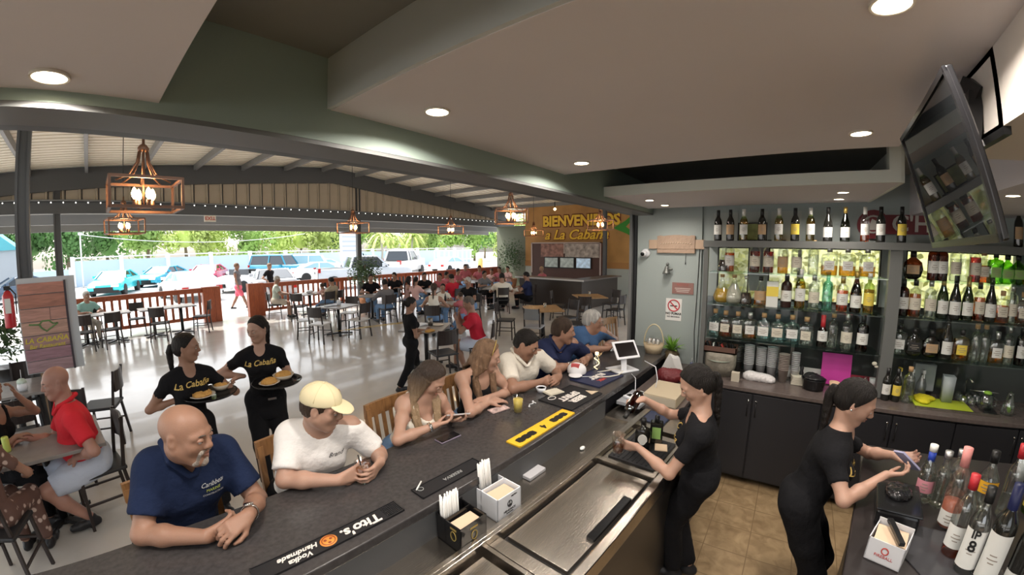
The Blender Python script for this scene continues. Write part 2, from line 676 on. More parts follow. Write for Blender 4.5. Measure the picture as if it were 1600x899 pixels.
def person(label, H, look, pelvis, face, wr, wl, ar=None, al=None, roll=0, fem=False, bulk=1.0, size=1.0, skin='skin_tan',
           top=None, sleeve=.62, bottom=None, shorts=False, hair=None, haircol='hair_dark', res=1, polr=(0, 0, -1), poll=(0, 0, -1),
           kr=None, kl=None, shoe='black_rubber', neck='round', belly=0, apron=False, hs=1.0, kpole=None, group=None, beard=None, topless_arms=False, chair=False, shw=None, glasses=False, elr=None, ell_=None, nbk=.027, shp=None):
    """wr/wl: (wrist, finger direction, palm normal, curl[, thumb]) for the right and left hand"""
    root = thing('person', label, 'person', (0, 0, 0), 0, group)
    H = npv(H)
    pelvis = npv(pelvis)
    fw = unit((face[0], face[1], 0))
    lt = np.array([-fw[1], fw[0], 0])
    S = size
    bd = (.88 if fem else 1.0)*bulk
    look = unit(look)
    hu = np.array([0, 0, 1.0])+lt*0
    hu = hu-look*(hu@look)
    hu = unit(hu)
    hl = np.cross(hu, look)
    if roll:
        c, s_ = math.cos(roll), math.sin(roll)
        hu, hl = hu*c+hl*s_, hl*c-hu*s_
    HF = np.array([look, hl, hu])
    hd = S*hs*(.95 if fem else 1.0)
    skull = H - hu*.055*hd - look*.022*hd
    # neck base sits under the skull, between head and pelvis
    nb = H - np.array([0, 0, .190*S]) - fw*nbk*S + (pelvis-H)*np.array([.12, .12, 0])
    up = unit(nb-pelvis)
    tf = unit(fw-up*(fw@up))
    TF = np.array([tf, lt, up])
    L = np.linalg.norm(nb-pelvis)
    sw = (shw if shw else (.158 if fem else .188))*S*(.6+.4*bulk)
    sd = .078*S
    shr = nb - lt*sw - up*sd
    shl = nb + lt*sw - up*sd
    l1, l2 = .285*S, .255*S
    if shp is not None:
        shr, shl = npv(shp[0]), npv(shp[1])
        nb = (shr+shl)/2*.6+nb*.4
        nb[2] = max(shr[2], shl[2])+sd*.35
        up = unit(nb-pelvis)
        lt = unit((shl-shr)*np.array([1, 1, 0]))
        fw = np.array([lt[1], -lt[0], 0])
        tf = unit(fw-up*(fw@up))
        TF = np.array([tf, lt, up])
        L = np.linalg.norm(nb-pelvis)
    er, wr0 = ik(shr, wr[0], l1, l2, polr)
    el_, wl0 = ik(shl, wl[0], l1, l2, poll)
    if elr is not None:
        er, wr0 = npv(elr), npv(wr[0])
    if ell_ is not None:
        el_, wl0 = npv(ell_), npv(wl[0])
    hip = .085*S*(1.05 if fem else 1)
    hr, hl_ = pelvis-lt*hip-up*.03, pelvis+lt*hip-up*.03
    t1, t2 = .43*S, .42*S
    kp = fw*1.0+np.array([0, 0, .4]) if kpole is None else npv(kpole)
    arr = npv(ar) if ar is not None else hr+fw*.42-np.array([0, 0, .42])
    all_ = npv(al) if al is not None else hl_+fw*.42-np.array([0, 0, .42])
    knr, anr = ik(hr, arr, t1, t2, kp if kr is None else kr)
    knl, anl = ik(hl_, all_, t1, t2, kp if kl is None else kl)
    def T(t, f=0, s=0):
        return pelvis+up*(L*t)+tf*f*S+lt*s*S
    K = .05*S
    torso = [ell(T(.02, -.01), npv((.115, .165, .11))*S*npv((bd, bd*(1.06 if fem else 1), 1)), TF, K),
             ell(T(.30, .012+belly*.05), npv((.105+belly*.06, .140+belly*.02, .15))*S*bd*npv((1, .90 if fem else 1.04, 1)), TF, K),
             ell(T(.66, .0), npv((.108, .155 if not fem else .140, .17))*S*npv((bd, bd, 1)), TF, K),
             cap(T(.84, -.005, -.10), T(.84, -.005, .10), .072*S*bd, k=K)]
    for q, sh in ((-1, shr), (1, shl)):
        torso += [cap(nb+up*.015, sh+up*.012, .040*S, .042*S*bd, k=.05), cap(T(.74, -.01, .09*q), sh-up*.01, .064*S*bd, .050*S*bd, k=.05)]
        if fem:
            torso.append(ell(T(.63, .088, .068*q), npv((.056, .060, .060))*S*bd, TF, .03))
        else:
            torso.append(ell(T(.70, .070, .07*q), npv((.042, .075, .06))*S*bd, TF, .04))
    ab = (.82 if fem else 1.0)*(.7+.3*bulk)
    def arm(sh, e, w, f0=1.0):
        m1 = sh+(e-sh)*.45
        return [cap(sh, m1, .052*S*ab, .049*S*ab, k=.03), cap(m1, e, .047*S*ab, .039*S*ab, k=.03),
                cap(e, e+(w-e)*.35, .040*S*ab, .041*S*ab, k=.02), cap(e+(w-e)*.35, w, .040*S*ab, .0265*S*ab, k=.02)]
    arms = arm(shr, er, wr0)+arm(shl, el_, wl0)
    legs = []
    for a, b, c in ((hr, knr, anr), (hl_, knl, anl)):
        legs += [cap(a, a+(b-a)*.5, .088*S*bd, .074*S*bd, k=.05), cap(a+(b-a)*.5, b, .074*S*bd, .056*S, k=.03),
                 cap(b, b+(c-b)*.38, .053*S, .057*S*(.7+.3*bd), k=.03), cap(b+(c-b)*.38, c, .057*S*(.7+.3*bd), .037*S, k=.03)]
    hp = head_prims(H, HF, hd, fem, max(0, bulk-1)*2.2)
    nk = [cap(skull, nb+up*.01, (.047 if fem else .060)*S*(.6+.4*bulk), (.052 if fem else .068)*S*(.6+.4*bulk), k=.03)]
    h0 = {2: .0061, 1: .0086, 0: .0130, -1: .020}[res]
    gs = S*(.90 if fem else 1.0)
    hands = []
    for hnd, w0, e, sd_ in ((wr, wr0, er, 1), (wl, wl0, el_, -1)):
        hands.append((w0, hand_prims(w0, hnd[1], hnd[2], sd_, gs, hnd[3], .4, hnd[4] if len(hnd) > 4 else .5)))
    body = torso+nk+arms+legs+hp
    allp = body+[p for w, hp_ in hands for p in hp_]
    V, Q = grown(allp, h0)
    npmesh('body', V, Q, MATS[skin], root)
    # face
    f, l, u = HF
    def P(a, b, c):
        return H+hd*(a*f+b*l+c*u)
    if res >= 0:
        for q in (-1, 1):
            o = B().ball((0, 0, 0), .0128*hd, 12, 8).build('eye', MATS['eye_white'], root, tuple(P(.0835, .031*q, .002)))
            if res >= 1:
                B().ball(P(.0915, .031*q, .001), .0056*hd, 10, 6).build('iris', MATS['eye_dark'], root)
                # upper lid over the eyeball
                v, qd = grown([ell(P(.0830, .031*q, .0045), npv((.0152, .0165, .0125))*hd, HF)], .0022, cuts=[(P(.083, .031*q, .0045), -(u+f*.15))])
                npmesh('eyelid', v, qd, MATS[skin], root)
            bw = (.0024 if fem else .0032)*hd
            v, qd = grown([cap(P(.0975, .012*q, .021), P(.0955, .030*q, .0265), bw, bw, k=.004), cap(P(.0955, .030*q, .0265), P(.080, .049*q, .021), bw, bw*.6, k=.004)], .003)
            npmesh('eyebrow', v, qd, MATS[haircol if haircol not in ('hair_blonde', 'hair_none') else 'hair_brown'], root)
        v, qd = grown([cap(P(.0930, -.014, -.0575), P(.0985, 0, -.0545), .0026*hd, .0036*hd, k=.003), cap(P(.0985, 0, -.0545), P(.0930, .014, -.0575), .0036*hd, .0026*hd, k=.003),
                       cap(P(.0920, -.012, -.0665), P(.0965, 0, -.0690), .0028*hd, .0044*hd, k=.003), cap(P(.0965, 0, -.0690), P(.0920, .012, -.0665), .0044*hd, .0028*hd, k=.003)], .0025 if res > 1 else .004)
        npmesh('lips', v, qd, MATS['lips_pink' if fem else 'lips_brown'], root)
        if beard:
            bp = [cap(P(.088, -.026, -.050), P(.088, .026, -.050), .0075*hd, k=.01), cap(P(.058, -.03, -.098), P(.074, .0, -.103), .016*hd, .018*hd, k=.02), cap(P(.074, .0, -.103), P(.058, .03, -.098), .018*hd, .016*hd, k=.02)]
            for q in (-1, 1):
                bp.append(cap(P(.082, .028*q, -.054), P(.066, .030*q, -.094), .0085*hd, .011*hd, k=.015))
            v, qd = grown(bp, .004)
            npmesh('beard', v, qd, MATS[beard], root)
        if glasses:
            g = B()
            for q in (-1, 1):
                ring = [P(.113, .032*q, .002)+hd*(.021*math.cos(a)*l+.016*math.sin(a)*u) for a in np.linspace(0, 2*PI, 17)]
                g.tube(ring, .0013, 6, cap=False)
                g.tube([P(.113, .053*q, .008), P(.05, .081*q, .01), P(-.01, .086*q, .008)], .0013, 6)
            g.tube([P(.113, .011, .006), P(.116, 0, .008), P(.113, -.011, .006)], .0013, 6)
            g.build('eyeglasses', MATS['steel_dark'], root)
    # hair
    hm = MATS[haircol]
    hh = {2: .006, 1: .008, 0: .012, -1: .018}[res]
    if hair in ('short', 'buzz', 'tail', 'long', 'bob'):
        th = {'short': .008, 'buzz': .003}.get(hair, .010 if res == 2 else .006)
        sh = [ell(P(-.014, 0, .034), npv((.098+th, .079+th, .090+th))*hd, HF, .01), ell(P(-.03, 0, -.01), npv((.080+th, .074+th*.8, .080))*hd, HF, .02)]
        face_c = ell(P(.075, 0, -.035), npv((.092, .080, .104))*hd, HF)
        cuts = [(P(.066, 0, .050), f-u*.6)] if hair in ('short', 'buzz') else [(P(.048, 0, .062), f-u*.6)]
        cuts += [(face_c[1], face_c[2], face_c[3])]
        if hair in ('short', 'buzz'):
            cuts += [(P(-.05, 0, -.052), -u+f*-.15), (P(.02, 0, -.02), f*.5-u*.9)]
        else:
            cuts += [(P(-.05, 0, -.075), -u)]
        v, qd = grown(sh, hh, cuts=cuts, rough=.0009)
        hp3 = [(v, qd)]
        if hair == 'tail':
            kt = P(-.118, 0, .0)
            pr = [ell(kt, npv((.022, .024, .024))*hd, HF, .02)]
            q0 = kt-f*.012*hd
            tail_n = 10 if res == 2 else 7
            for i in range(tail_n):
                q1 = q0+np.array([0, 0, -.045*hd])-f*.012*hd*(1 if i < 1 else -.15)+tf*-.004
                pr.append(cap(q0, q1, (.026-.0022*i)*hd, (.025-.0024*i)*hd, k=.02))
                q0 = q1
            hp3.append(grown(pr, hh, rough=.0010))
        if hair == 'long':
            pr = []
            rs = random.Random(3)
            for i in range(34):
                a = (i/33-.5)*2
                an = a*2.05
                x0 = P(-.02-.09*math.cos(an), .088*math.sin(an), .02)
                x1 = P(-.025-.098*math.cos(an), .098*math.sin(an)*1.02, -.085)
                sgn = math.sin(an)
                front = abs(sgn) > .62
                out = (lt*sgn*.098+tf*(.045+.02*rs.random())-up*.015)*S if front else (lt*sgn*.11-tf*.125-up*.02)*S
                x2 = nb+out
                x3 = x2+npv((0, 0, -.30*S*(.75+.4*rs.random())))+lt*(rs.random()-.5)*.03+(tf*.085-lt*sgn*.03 if front else -tf*.02)
                r_ = .0125*hd
                pr += [cap(x0, x1, r_, r_, k=.008), cap(x1, x2, r_, r_*1.05, k=.008), cap(x2, x3, r_*1.05, r_*.45, k=.008)]
            hp3.append(grown(pr, max(hh, .006), rough=.0014))
        V, Q = merge(hp3)
        npmesh('hair', V, Q, hm, root)
    # clothes
    hc = {2: .011, 1: .013, 0: .020, -1: .030}[res]
    g = .008 if res >= 0 else .014
    if top:
        up_arm = []
        for sh, e in ((shr, er), (shl, el_)):
            if sleeve > 0:
                fl = .062 if not fem else .052
                if sleeve > 1:
                    up_arm += [cap(sh, e, fl*S*ab, .050*S*ab, k=.04), cap(e, e+((wr0 if e is er else wl0)-e)*.92, .048*S*ab, .034*S*ab, k=.02)]
                else:
                    up_arm.append(cap(sh, sh+(e-sh)*1.0, fl*S*ab, (fl-.004)*S*ab, k=.028, cut=sleeve))
        low = T(-.06 if not fem else -.02)
        nc = nb+tf*.055*S+up*.028*S
        cuts = [(T(-.16), -up)]
        cuts.append((nb+up*.036*S, up-tf*.30))
        if neck == 'v':
            cuts.append((nb+tf*.095*S+up*.02*S, npv((.070, .060, .080))*S, TF))
        elif neck == 'polo':
            cuts.append((nb+tf*.085*S+up*.03*S, npv((.060, .040, .085))*S, TF))
        elif neck == 'tank':
            cuts.append((nb+tf*.095*S+up*.0*S, npv((.085, .088, .120))*S, TF))
            cuts.append((T(.72), up*1.0+npv((0, 0, 0))) if False else (nb+up*.01, up))
            for q, sh in ((-1, shr), (1, shl)):
                cuts.append((sh+lt*q*.012*S, npv((.12, .058, .115))*S, TF))
        else:
            cuts.append((nb+tf*.06*S+up*.035*S, npv((.070, .066, .05))*S, TF))
        TP = torso+up_arm
        V, Q = grown(TP, hc, grow=g, cuts=cuts)
        npmesh('shirt' if neck != 'tank' else 'tank_top', V, Q, MATS[top], root)
        if neck == 'polo' and res >= 1:
            col = []
            for q in (-1, 1):
                a0 = nb+tf*.112*S+up*-.025*S+lt*q*.010*S
                a1 = nb+tf*.055*S+up*.034*S+lt*q*.076*S
                a2 = nb-tf*.050*S+up*.048*S+lt*q*.078*S
                a3 = nb-tf*.098*S+up*.048*S
                col += [cap(a0, a1, .013*S, .016*S, k=.01), cap(a1, a2, .016*S, .016*S, k=.01), cap(a2, a3, .016*S, k=.01)]
            V, Q = grown(col, .007, cuts=[])
            npmesh('collar', V, Q, MATS[top], root)
    if bottom:
        V, Q = None, None
        pl = list(torso[:1])
        for a, b, c in ((hr, knr, anr), (hl_, knl, anl)):
            w_ = .004 if shorts else 0
            pl += [cap(a, a+(b-a)*.5, (.092+w_)*S*bd, (.078+w_)*S*bd, k=.05), cap(a+(b-a)*.5, b, (.078+w_)*S*bd, (.060+w_*1.6)*S, k=.03, cut=(.72 if shorts else None))]
            if not shorts:
                pl += [cap(b, c, .058*S, .046*S, k=.03, cut=.94)]
        V, Q = grown(pl, hc*1.5, grow=.014, cuts=[(T(.30), up)])
        npmesh('shorts' if shorts else 'trousers', V, Q, MATS[bottom], root)
    if apron:
        V, Q = grown([ell(T(-.02, -.0), npv((.128, .185, .10))*S*bd, TF, K), ell(T(-.30, .01), npv((.125, .185, .19))*S*bd, TF, .08)], hc, grow=.008, cuts=[(T(.12), up), (T(-.42), -up)])
        npmesh('waist_apron', V, Q, MATS['black_cloth'], root)
    if shoe:
        for an, kn in ((anr, knr), (anl, knl)):
            sf = unit(fw*1.0)
            z0 = an[2]-.062*S
            h_ = npv((an[0], an[1], z0+.02))
            V, Q = grown([cap(h_-sf*.035*S, h_+sf*.10*S, .036*S, .038*S, k=.02), cap(h_+sf*.10*S, h_+sf*.165*S, .038*S, .030*S, k=.02), cap(h_, npv(an), .042*S, .040*S, k=.02)], max(hc*.8, .01), cuts=[(npv((0, 0, z0-.012)), (0, 0, -1))])
            npmesh('shoe', V, Q, MATS[shoe], root)
    if res >= 1 and shoe is None:
        pass
    root['_j'] = 0
    del root['_j']
    info = dict(H=H, HF=HF, hd=hd, nb=nb, up=up, tf=tf, lt=lt, T=T, S=S, prims=torso, g=g, hands=hands, er=er, el=el_, wr=wr0, wl=wl0, shr=shr, shl=shl, root=root, pelvis=pelvis, L=L)
    return info

def sdf_at(prims, pts, grow):
    D = np.full(len(pts), .3)
    for p in prims:
        if p[0] == 'c':
            _, a, b, ra, rb, k, cut = p
            d = b-a
            t = np.clip(((pts-a)@d)/max(d@d, 1e-9), 0, 1)
            q = np.linalg.norm(pts-a-t[:, None]*d, axis=1)-(ra+(rb-ra)*t)-grow
        else:
            _, c, r, F, k, sub = p
            if sub:
                continue
            r = r+grow
            w = (pts-c)@F.T
            s1 = np.linalg.norm(w/r, axis=1)+1e-9
            s2 = np.linalg.norm(w/r/r, axis=1)+1e-9
            q = s1*(s1-1)/s2
        hh = np.maximum(k-np.abs(D-q), 0)/k
        D = np.minimum(D, q)-hh*hh*k/4
    return D

def print_on(info, s, size, m, up_t, side, name='lettering', shear=.35, bold=.0, tilt=0, spacing=.9, width=1.0, yaw=0):
    """lettering laid on the chest of a shirt"""
    c = bpy.data.curves.new('t', 'FONT')
    c.body = s
    c.size = size
    c.shear = shear
    c.offset = bold
    c.align_x = 'CENTER'
    c.align_y = 'CENTER'
    c.space_line = spacing
    c.resolution_u = 2
    o = bpy.data.objects.new('t', c)
    COL.objects.link(o)
    dg = bpy.context.evaluated_depsgraph_get()
    me = bpy.data.meshes.new_from_object(o.evaluated_get(dg))
    bpy.data.objects.remove(o)
    bm = bmesh.new()
    bm.from_mesh(me)
    bmesh.ops.triangulate(bm, faces=bm.faces)
    bmesh.ops.subdivide_edges(bm, edges=[e for e in bm.edges if e.calc_length() > .02], cuts=2)
    pts = np.array([v.co for v in bm.verts])
    T, tf, lt, up = info['T'], info['tf'], info['lt'], info['up']
    co = T(up_t)+lt*side
    ca, sa = math.cos(tilt), math.sin(tilt)
    d = unit(tf*math.cos(yaw)+lt*math.sin(yaw))
    l2 = unit(np.cross(up, d))
    W = np.array([co+l2*(p[0]*ca*width-p[1]*sa)+up*(p[0]*sa+p[1]*ca)+d*.30 for p in pts])
    for i in range(40):
        D = sdf_at(info['prims'], W, info['g']+.0035)
        W = W-d*np.clip(D, -.01, .05)[:, None]*.8
    for v, w in zip(bm.verts, W):
        v.co = w
    bm.to_mesh(me)
    bm.free()
    me.materials.clear()
    me.materials.append(m)
    for p in me.polygons:
        p.material_index = 0
    return link(name, me, info['root'])

def person_mats():
    for n, c in (('skin_tan', (.30, .165, .112)), ('skin_light', (.42, .252, .185)), ('skin_pink', (.40, .215, .165)), ('skin_brown', (.28, .15, .10))):
        mat(n, c, .48, bump=.08, bscale=180, var=.06, vscale=9, sss=.12)
    mat('eye_white', (.55, .52, .5), .25)
    mat('eye_dark', (.03, .02, .015), .15)
    mat('lips_pink', (.48, .19, .17), .4)
    mat('lips_brown', (.36, .17, .13), .5)
    for n, c in (('hair_dark', (.009, .007, .006)), ('hair_brown', (.045, .028, .019)), ('hair_grey', (.42, .41, .39)), ('hair_saltpepper', (.13, .11, .095)), ('hair_blonde', (.33, .22, .13)), ('hair_lightbrown', (.19, .115, .07)), ('beard_grey', (.35, .30, .26))):
        mat(n, c, .5, spec=.3, bump=.9, bscale=90, var=.35, vscale=14, stretch=(3, 3, .5))
    for n, c in (('black_cloth', (.0065, .0065, .008)), ('navy_cloth', (.010, .019, .055)), ('white_cloth', (.78, .77, .76)), ('cream_cloth', (.72, .68, .60)), ('red_cloth', (.66, .03, .045)), ('crimson_cloth', (.45, .02, .04)), ('blue_cloth', (.05, .105, .22)), ('navy2_cloth', (.018, .025, .07)), ('denim', (.16, .27, .45)), ('paleblue_cloth', (.52, .58, .70)), ('grey_cloth', (.16, .16, .17)), ('pink_cloth', (.62, .40, .38)), ('teal_cloth', (.25, .45, .42)), ('khaki', (.42, .36, .27)), ('rose_cloth', (.42, .12, .14)), ('skyblue_cloth', (.45, .60, .75)), ('greygreen_cloth', (.45, .50, .44)), ('hotpink_cloth', (.75, .15, .22)), ('tan_shorts', (.50, .45, .38))):
        mat(n, c, .9, bump=.55, bscale=8, spec=.25)
    mat('black_rubber', (.015, .015, .017), .5)
    mat('gold_print', (.60, .42, .12), .5)
person_mats()
def blend_mats():
    m = mat('hair_blend', (.2, .13, .08), .42, bump=.9, bscale=90, stretch=(3, 3, .5))
    nt = m.node_tree
    tc = nt.nodes.new('ShaderNodeTexCoord')
    sp = nt.nodes.new('ShaderNodeSeparateXYZ')
    cr = nt.nodes.new('ShaderNodeValToRGB')
    mr = nt.nodes.new('ShaderNodeMapRange')
    mr.inputs['From Min'].default_value = 1.20
    mr.inputs['From Max'].default_value = 1.50
    cr.color_ramp.elements[0].color = (.36, .25, .15, 1)
    cr.color_ramp.elements[1].color = (.035, .022, .016, 1)
    cr.color_ramp.elements[1].position = .75
    nt.links.new(tc.outputs['Object'], sp.inputs[0])
    nt.links.new(sp.outputs['Z'], mr.inputs['Value'])
    nt.links.new(mr.outputs[0], cr.inputs[0])
    nt.links.new(cr.outputs[0], nt.nodes['Principled BSDF'].inputs['Base Color'])
    f = mat('floral', (.16, .09, .07), .8)
    nt = f.node_tree
    vo = nt.nodes.new('ShaderNodeTexVoronoi')
    vo.inputs['Scale'].default_value = 14
    tc = nt.nodes.new('ShaderNodeTexCoord')
    cr = nt.nodes.new('ShaderNodeValToRGB')
    cr.color_ramp.elements[0].color = (.55, .42, .36, 1)
    cr.color_ramp.elements[1].color = (.13, .07, .055, 1)
    cr.color_ramp.elements[0].position = .25
    cr.color_ramp.elements[1].position = .33
    nt.links.new(tc.outputs['Object'], vo.inputs['Vector'])
    nt.links.new(vo.outputs['Distance'], cr.inputs[0])
    nt.links.new(cr.outputs[0], nt.nodes['Principled BSDF'].inputs['Base Color'])
blend_mats()
# ------------------------------------------------------------------ the setting
M_GREEN = mat('wall_sage', (.31, .385, .34), .6, bump=.05, bscale=60)
M_BLUEW = mat('wall_bluegrey', (.36, .41, .40), .6, bump=.05, bscale=60)
M_CEIL = mat('ceiling_paint', (.78, .745, .765), .7, var=.02, vscale=2)
M_CEILD = mat('ceiling_dark', (.25, .255, .24), .75)
M_LIP = mat('lip_paint', (.70, .73, .67), .6)
M_CREAM = mat('bulkhead_paint', (.80, .74, .68), .6)
M_STEELG = mat('painted_steel', (.085, .088, .092), .5)
M_STEELL = mat('header_grey', (.17, .175, .175), .5)
M_BLACKM = mat('black_metal', (.012, .012, .013), .4)
M_BRIGHT = mat('aluminium_strip', (.62, .60, .58), .3, metal=.9)
M_CHROME = mat('chrome', (.75, .75, .75), .12, metal=1)
M_STEEL = mat('brushed_steel', (.50, .455, .40), .27, metal=1, bump=.12, bscale=26, var=.10, vscale=4, stretch=(1, 6, 1))
M_STEELD = mat('steel_dark', (.25, .23, .21), .35, metal=.9)
M_PANELW = mat('cladding_beige', (.50, .43, .33), .6, var=.05, vscale=3)
M_ROOF = mat('roof_sheet', (.80, .74, .62), .55)

def floor_mat(name, c1, c2, rough, scale, tile=None, coat=0):
    m = bpy.data.materials.new(name)
    m.use_nodes = True
    nt = m.node_tree
    N, L = nt.nodes, nt.links
    p = N['Principled BSDF']
    tc = N.new('ShaderNodeTexCoord')
    nz = N.new('ShaderNodeTexNoise')
    nz.inputs['Scale'].default_value = scale
    nz.inputs['Detail'].default_value = 7
    nz.inputs['Distortion'].default_value = .8
    L.new(tc.outputs['Object'], nz.inputs['Vector'])
    cr = N.new('ShaderNodeValToRGB')
    cr.color_ramp.elements[0].position = .3
    cr.color_ramp.elements[1].position = .7
    cr.color_ramp.elements[0].color = (*c1, 1)
    cr.color_ramp.elements[1].color = (*c2, 1)
    L.new(nz.outputs['Fac'], cr.inputs[0])
    col = cr.outputs[0]
    if tile:
        br = N.new('ShaderNodeTexBrick')
        br.offset = 0
        br.inputs['Scale'].default_value = 1
        br.inputs['Brick Width'].default_value = tile
        br.inputs['Row Height'].default_value = tile
        br.inputs['Mortar Size'].default_value = .004
        br.inputs['Mortar Smooth'].default_value = .3
        br.inputs['Mortar'].default_value = (c1[0]*.9, c1[1]*.9, c1[2]*.9, 1)
        L.new(tc.outputs['Object'], br.inputs['Vector'])
        L.new(col, br.inputs['Color1'])
        L.new(col, br.inputs['Color2'])
        col = br.outputs[0]
    L.new(col, p.inputs['Base Color'])
    n2 = N.new('ShaderNodeTexNoise')
    n2.inputs['Scale'].default_value = 3.0
    n2.inputs['Detail'].default_value = 3
    L.new(tc.outputs['Object'], n2.inputs['Vector'])
    mr = N.new('ShaderNodeMapRange')
    mr.inputs['To Min'].default_value = rough*.75
    mr.inputs['To Max'].default_value = rough*1.3
    L.new(n2.outputs['Fac'], mr.inputs['Value'])
    L.new(mr.outputs[0], p.inputs['Roughness'])
    bp = N.new('ShaderNodeBump')
    bp.inputs['Strength'].default_value = .12
    bp.inputs['Distance'].default_value = .02
    L.new(n2.outputs['Fac'], bp.inputs['Height'])
    L.new(bp.outputs[0], p.inputs['Normal'])
    p.inputs['Coat Weight'].default_value = coat
    return m

M_FLOOR = floor_mat('polished_concrete', (.51, .485, .44), (.61, .585, .545), .2, .9, coat=.2)
M_TILE = floor_mat('tan_tile', (.22, .145, .072), (.39, .275, .15), .5, 9, tile=.31)
M_ASPH = floor_mat('pale_asphalt', (.42, .41, .40), (.52, .51, .50), .8, 2.5)

struct(B().span((-9, 1.5, -.12), (19, 14.75, 0)).build('floor', M_FLOOR))
struct(B().span((-2.6, -2.7, -.12), (4.6, 1.5, 0)).build('floor_bar', M_TILE))
struct(B().span((-60, 14.75, -.16), (160, 130, -.03)).build('ground_parking', M_ASPH))
struct(B().span((-45, -40, -.3), (-9, 14.75, -.05)).span((19, -40, -.3), (70, 14.75, -.05)).span((4.6, -40, -.3), (19, 1.4, -.05)).build('ground_outside', M_ASPH))

# bar room ceiling: high dark level, lowered pale soffits, dropped slot box
struct(B().span((-2.6, -2.7, 2.88), (4.6, 1.31, 2.98)).build('ceiling', M_CEILD))
struct(B().span((.68, -.51, 2.695), (2.33, 1.31, 2.88)).build('soffit_ceiling', [M_CEIL]))
struct(B().span((.665, -.51, 2.697), (.68, 1.31, 2.88)).build('trim_1', mat('soffit_side', (.62, .66, .65), .6)))
struct(B().span((-2.6, -2.7, 2.61), (.16, 1.31, 2.88)).build('soffit_ceiling', M_CEIL))
struct(B().span((3.0, -.67, 2.62), (4.17, 1.31, 2.64)).build('slot_ceiling', M_CEIL))
struct(B().span((2.98, -.67, 2.617), (3.0, 1.31, 2.695)).span((2.98, -.67, 2.695), (3.06, -.60, 2.88)).span((4.10, -.67, 2.64), (4.17, 1.31, 2.69)).span((3.0, -.69, 2.617), (4.17, -.67, 2.88)).build('trim_2', M_LIP))
struct(B().span((2.33, -.51, 2.70), (2.34, 1.31, 2.88)).build('trim_3', M_CEILD))
# bulkhead over the right side
struct(B().span((-2.6, -2.7, 2.50), (1.62, -.51, 2.879)).build('bulkhead_ceiling', M_CREAM))
struct(B().span((1.62, -2.7, 2.52), (4.6, -1.05, 2.879)).build('far_bulkhead_ceiling', M_CEIL))
# header over the opening, with the shutter slot and strip
struct(B().span((-2.6, 1.31, 2.58), (4.45, 1.50, 2.98)).build('wall_header', M_GREEN))
struct(B().span((-2.6, 1.312, 2.565), (4.45, 1.498, 2.58)).build('trim_4', M_STEELL))
struct(B().span((-2.6, 1.50, 2.60), (4.45, 1.58, 2.62)).build('trim_5', M_BLACKM))
struct(B().span((-2.6, 1.58, 2.612), (3.1, 1.61, 2.628)).build('trim_6', M_BRIGHT))
struct(B().span((-9, 1.61, 2.64), (19, 1.70, 3.2)).build('wall_header_outer', M_STEELL))
struct(B().span((-9, 2.12, 2.72), (19, 2.22, 2.95)).build('beam_eave', M_STEELG))
# walls
struct(B().span((4.35, .78, 0), (4.47, 1.50, 2.88)).build('wall_end', M_BLUEW))
w = B()
w.span((4.38, -2.7, 0), (4.5, .78, 1.70)).span((4.38, -2.7, 2.22), (4.5, .78, 2.98)).span((4.38, -2.7, 1.70), (4.5, -2.0, 2.22)).span((4.38, .62, 1.70), (4.5, .78, 2.22)).span((4.38, .13, 1.78), (4.5, .31, 2.22))
w.span((4.38, -1.04, 1.70), (4.5, -.84, 2.22))
struct(w.build('wall_back_bar', M_BLUEW))
struct(B().span((4.35, 1.49, 0), (4.43, 1.54, 2.6)).build('trim_7', M_BLACKM))
struct(B().span((4.30, 1.54, 0), (4.36, 1.57, 2.6)).build('trim_8', M_STEELL))
struct(B().span((-2.6, -2.8, 0), (4.6, -2.7, 2.98)).build('wall_right', M_BLUEW))
struct(B().span((-2.7, -2.8, 0), (-2.6, -2.2, 2.98)).span((-2.7, .9, 0), (-2.6, 1.31, 2.98)).span((-2.7, -2.2, 2.5), (-2.6, .9, 2.98)).build('wall_rear', M_BLUEW))  # out of view; wide opening made to let in fill light
struct(B().span((4.36, -2.7, .95), (4.379, .74, 1.70)).build('mirror_panel', mat('dark_mirror', (.13, .14, .14), .12, metal=.6)))
# band of window behind the shelves, looking on to sunlit greenery
M_PANE = glassy('window_glass', (.96, .98, .95), .05)
wi = 0
for y0, y1 in ((.31, .62), (-.84, .13), (-2.0, -1.04)):
    wi += 1
    f = struct(B().span((4.385, y0, 1.70), (4.41, y0+.012, 2.22)).span((4.385, y1-.012, 1.70), (4.41, y1, 2.22)).span((4.385, y0, 1.70), (4.41, y1, 1.715)).span((4.385, y0, 2.205), (4.41, y1, 2.22)).build('window_%d' % wi, M_BLACKM))
    B().span((4.42, y0, 1.70), (4.425, y1, 2.22)).build('pane', M_PANE, f)
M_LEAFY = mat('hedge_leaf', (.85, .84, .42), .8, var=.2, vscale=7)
rs = random.Random(5)
hedge = B()
for i in range(2600):
    y = rs.uniform(-3.6, .95)
    z = rs.uniform(.9, 2.7)
    x = 5.15+rs.uniform(0, .35)+.12*math.sin(z*9)+.1*math.sin(y*5)
    a, b_ = rs.uniform(0, 6.28), rs.uniform(-.6, .6)
    s = rs.uniform(.03, .07)
    u = Vector((math.sin(b_)*.5, math.cos(a), math.sin(a)))*s
    v = Vector((.3, -math.sin(a), math.cos(a)))*s*.5
    p = Vector((x, y, z))
    hedge.add([p-u, p-v, p+u, p+v], [(0, 1, 2, 3)])
stuff(tag(hedge.build('hedge', M_LEAFY), 'sunlit yellow-green hedge seen through the window behind the bottle shelves', 'hedge'))
struct(B().span((5.75, -4.5, -.3), (5.85, 1.05, 3.2)).build('wall_garden', mat('garden_wall', (.88, .88, .66), .8, var=.12, vscale=3)))

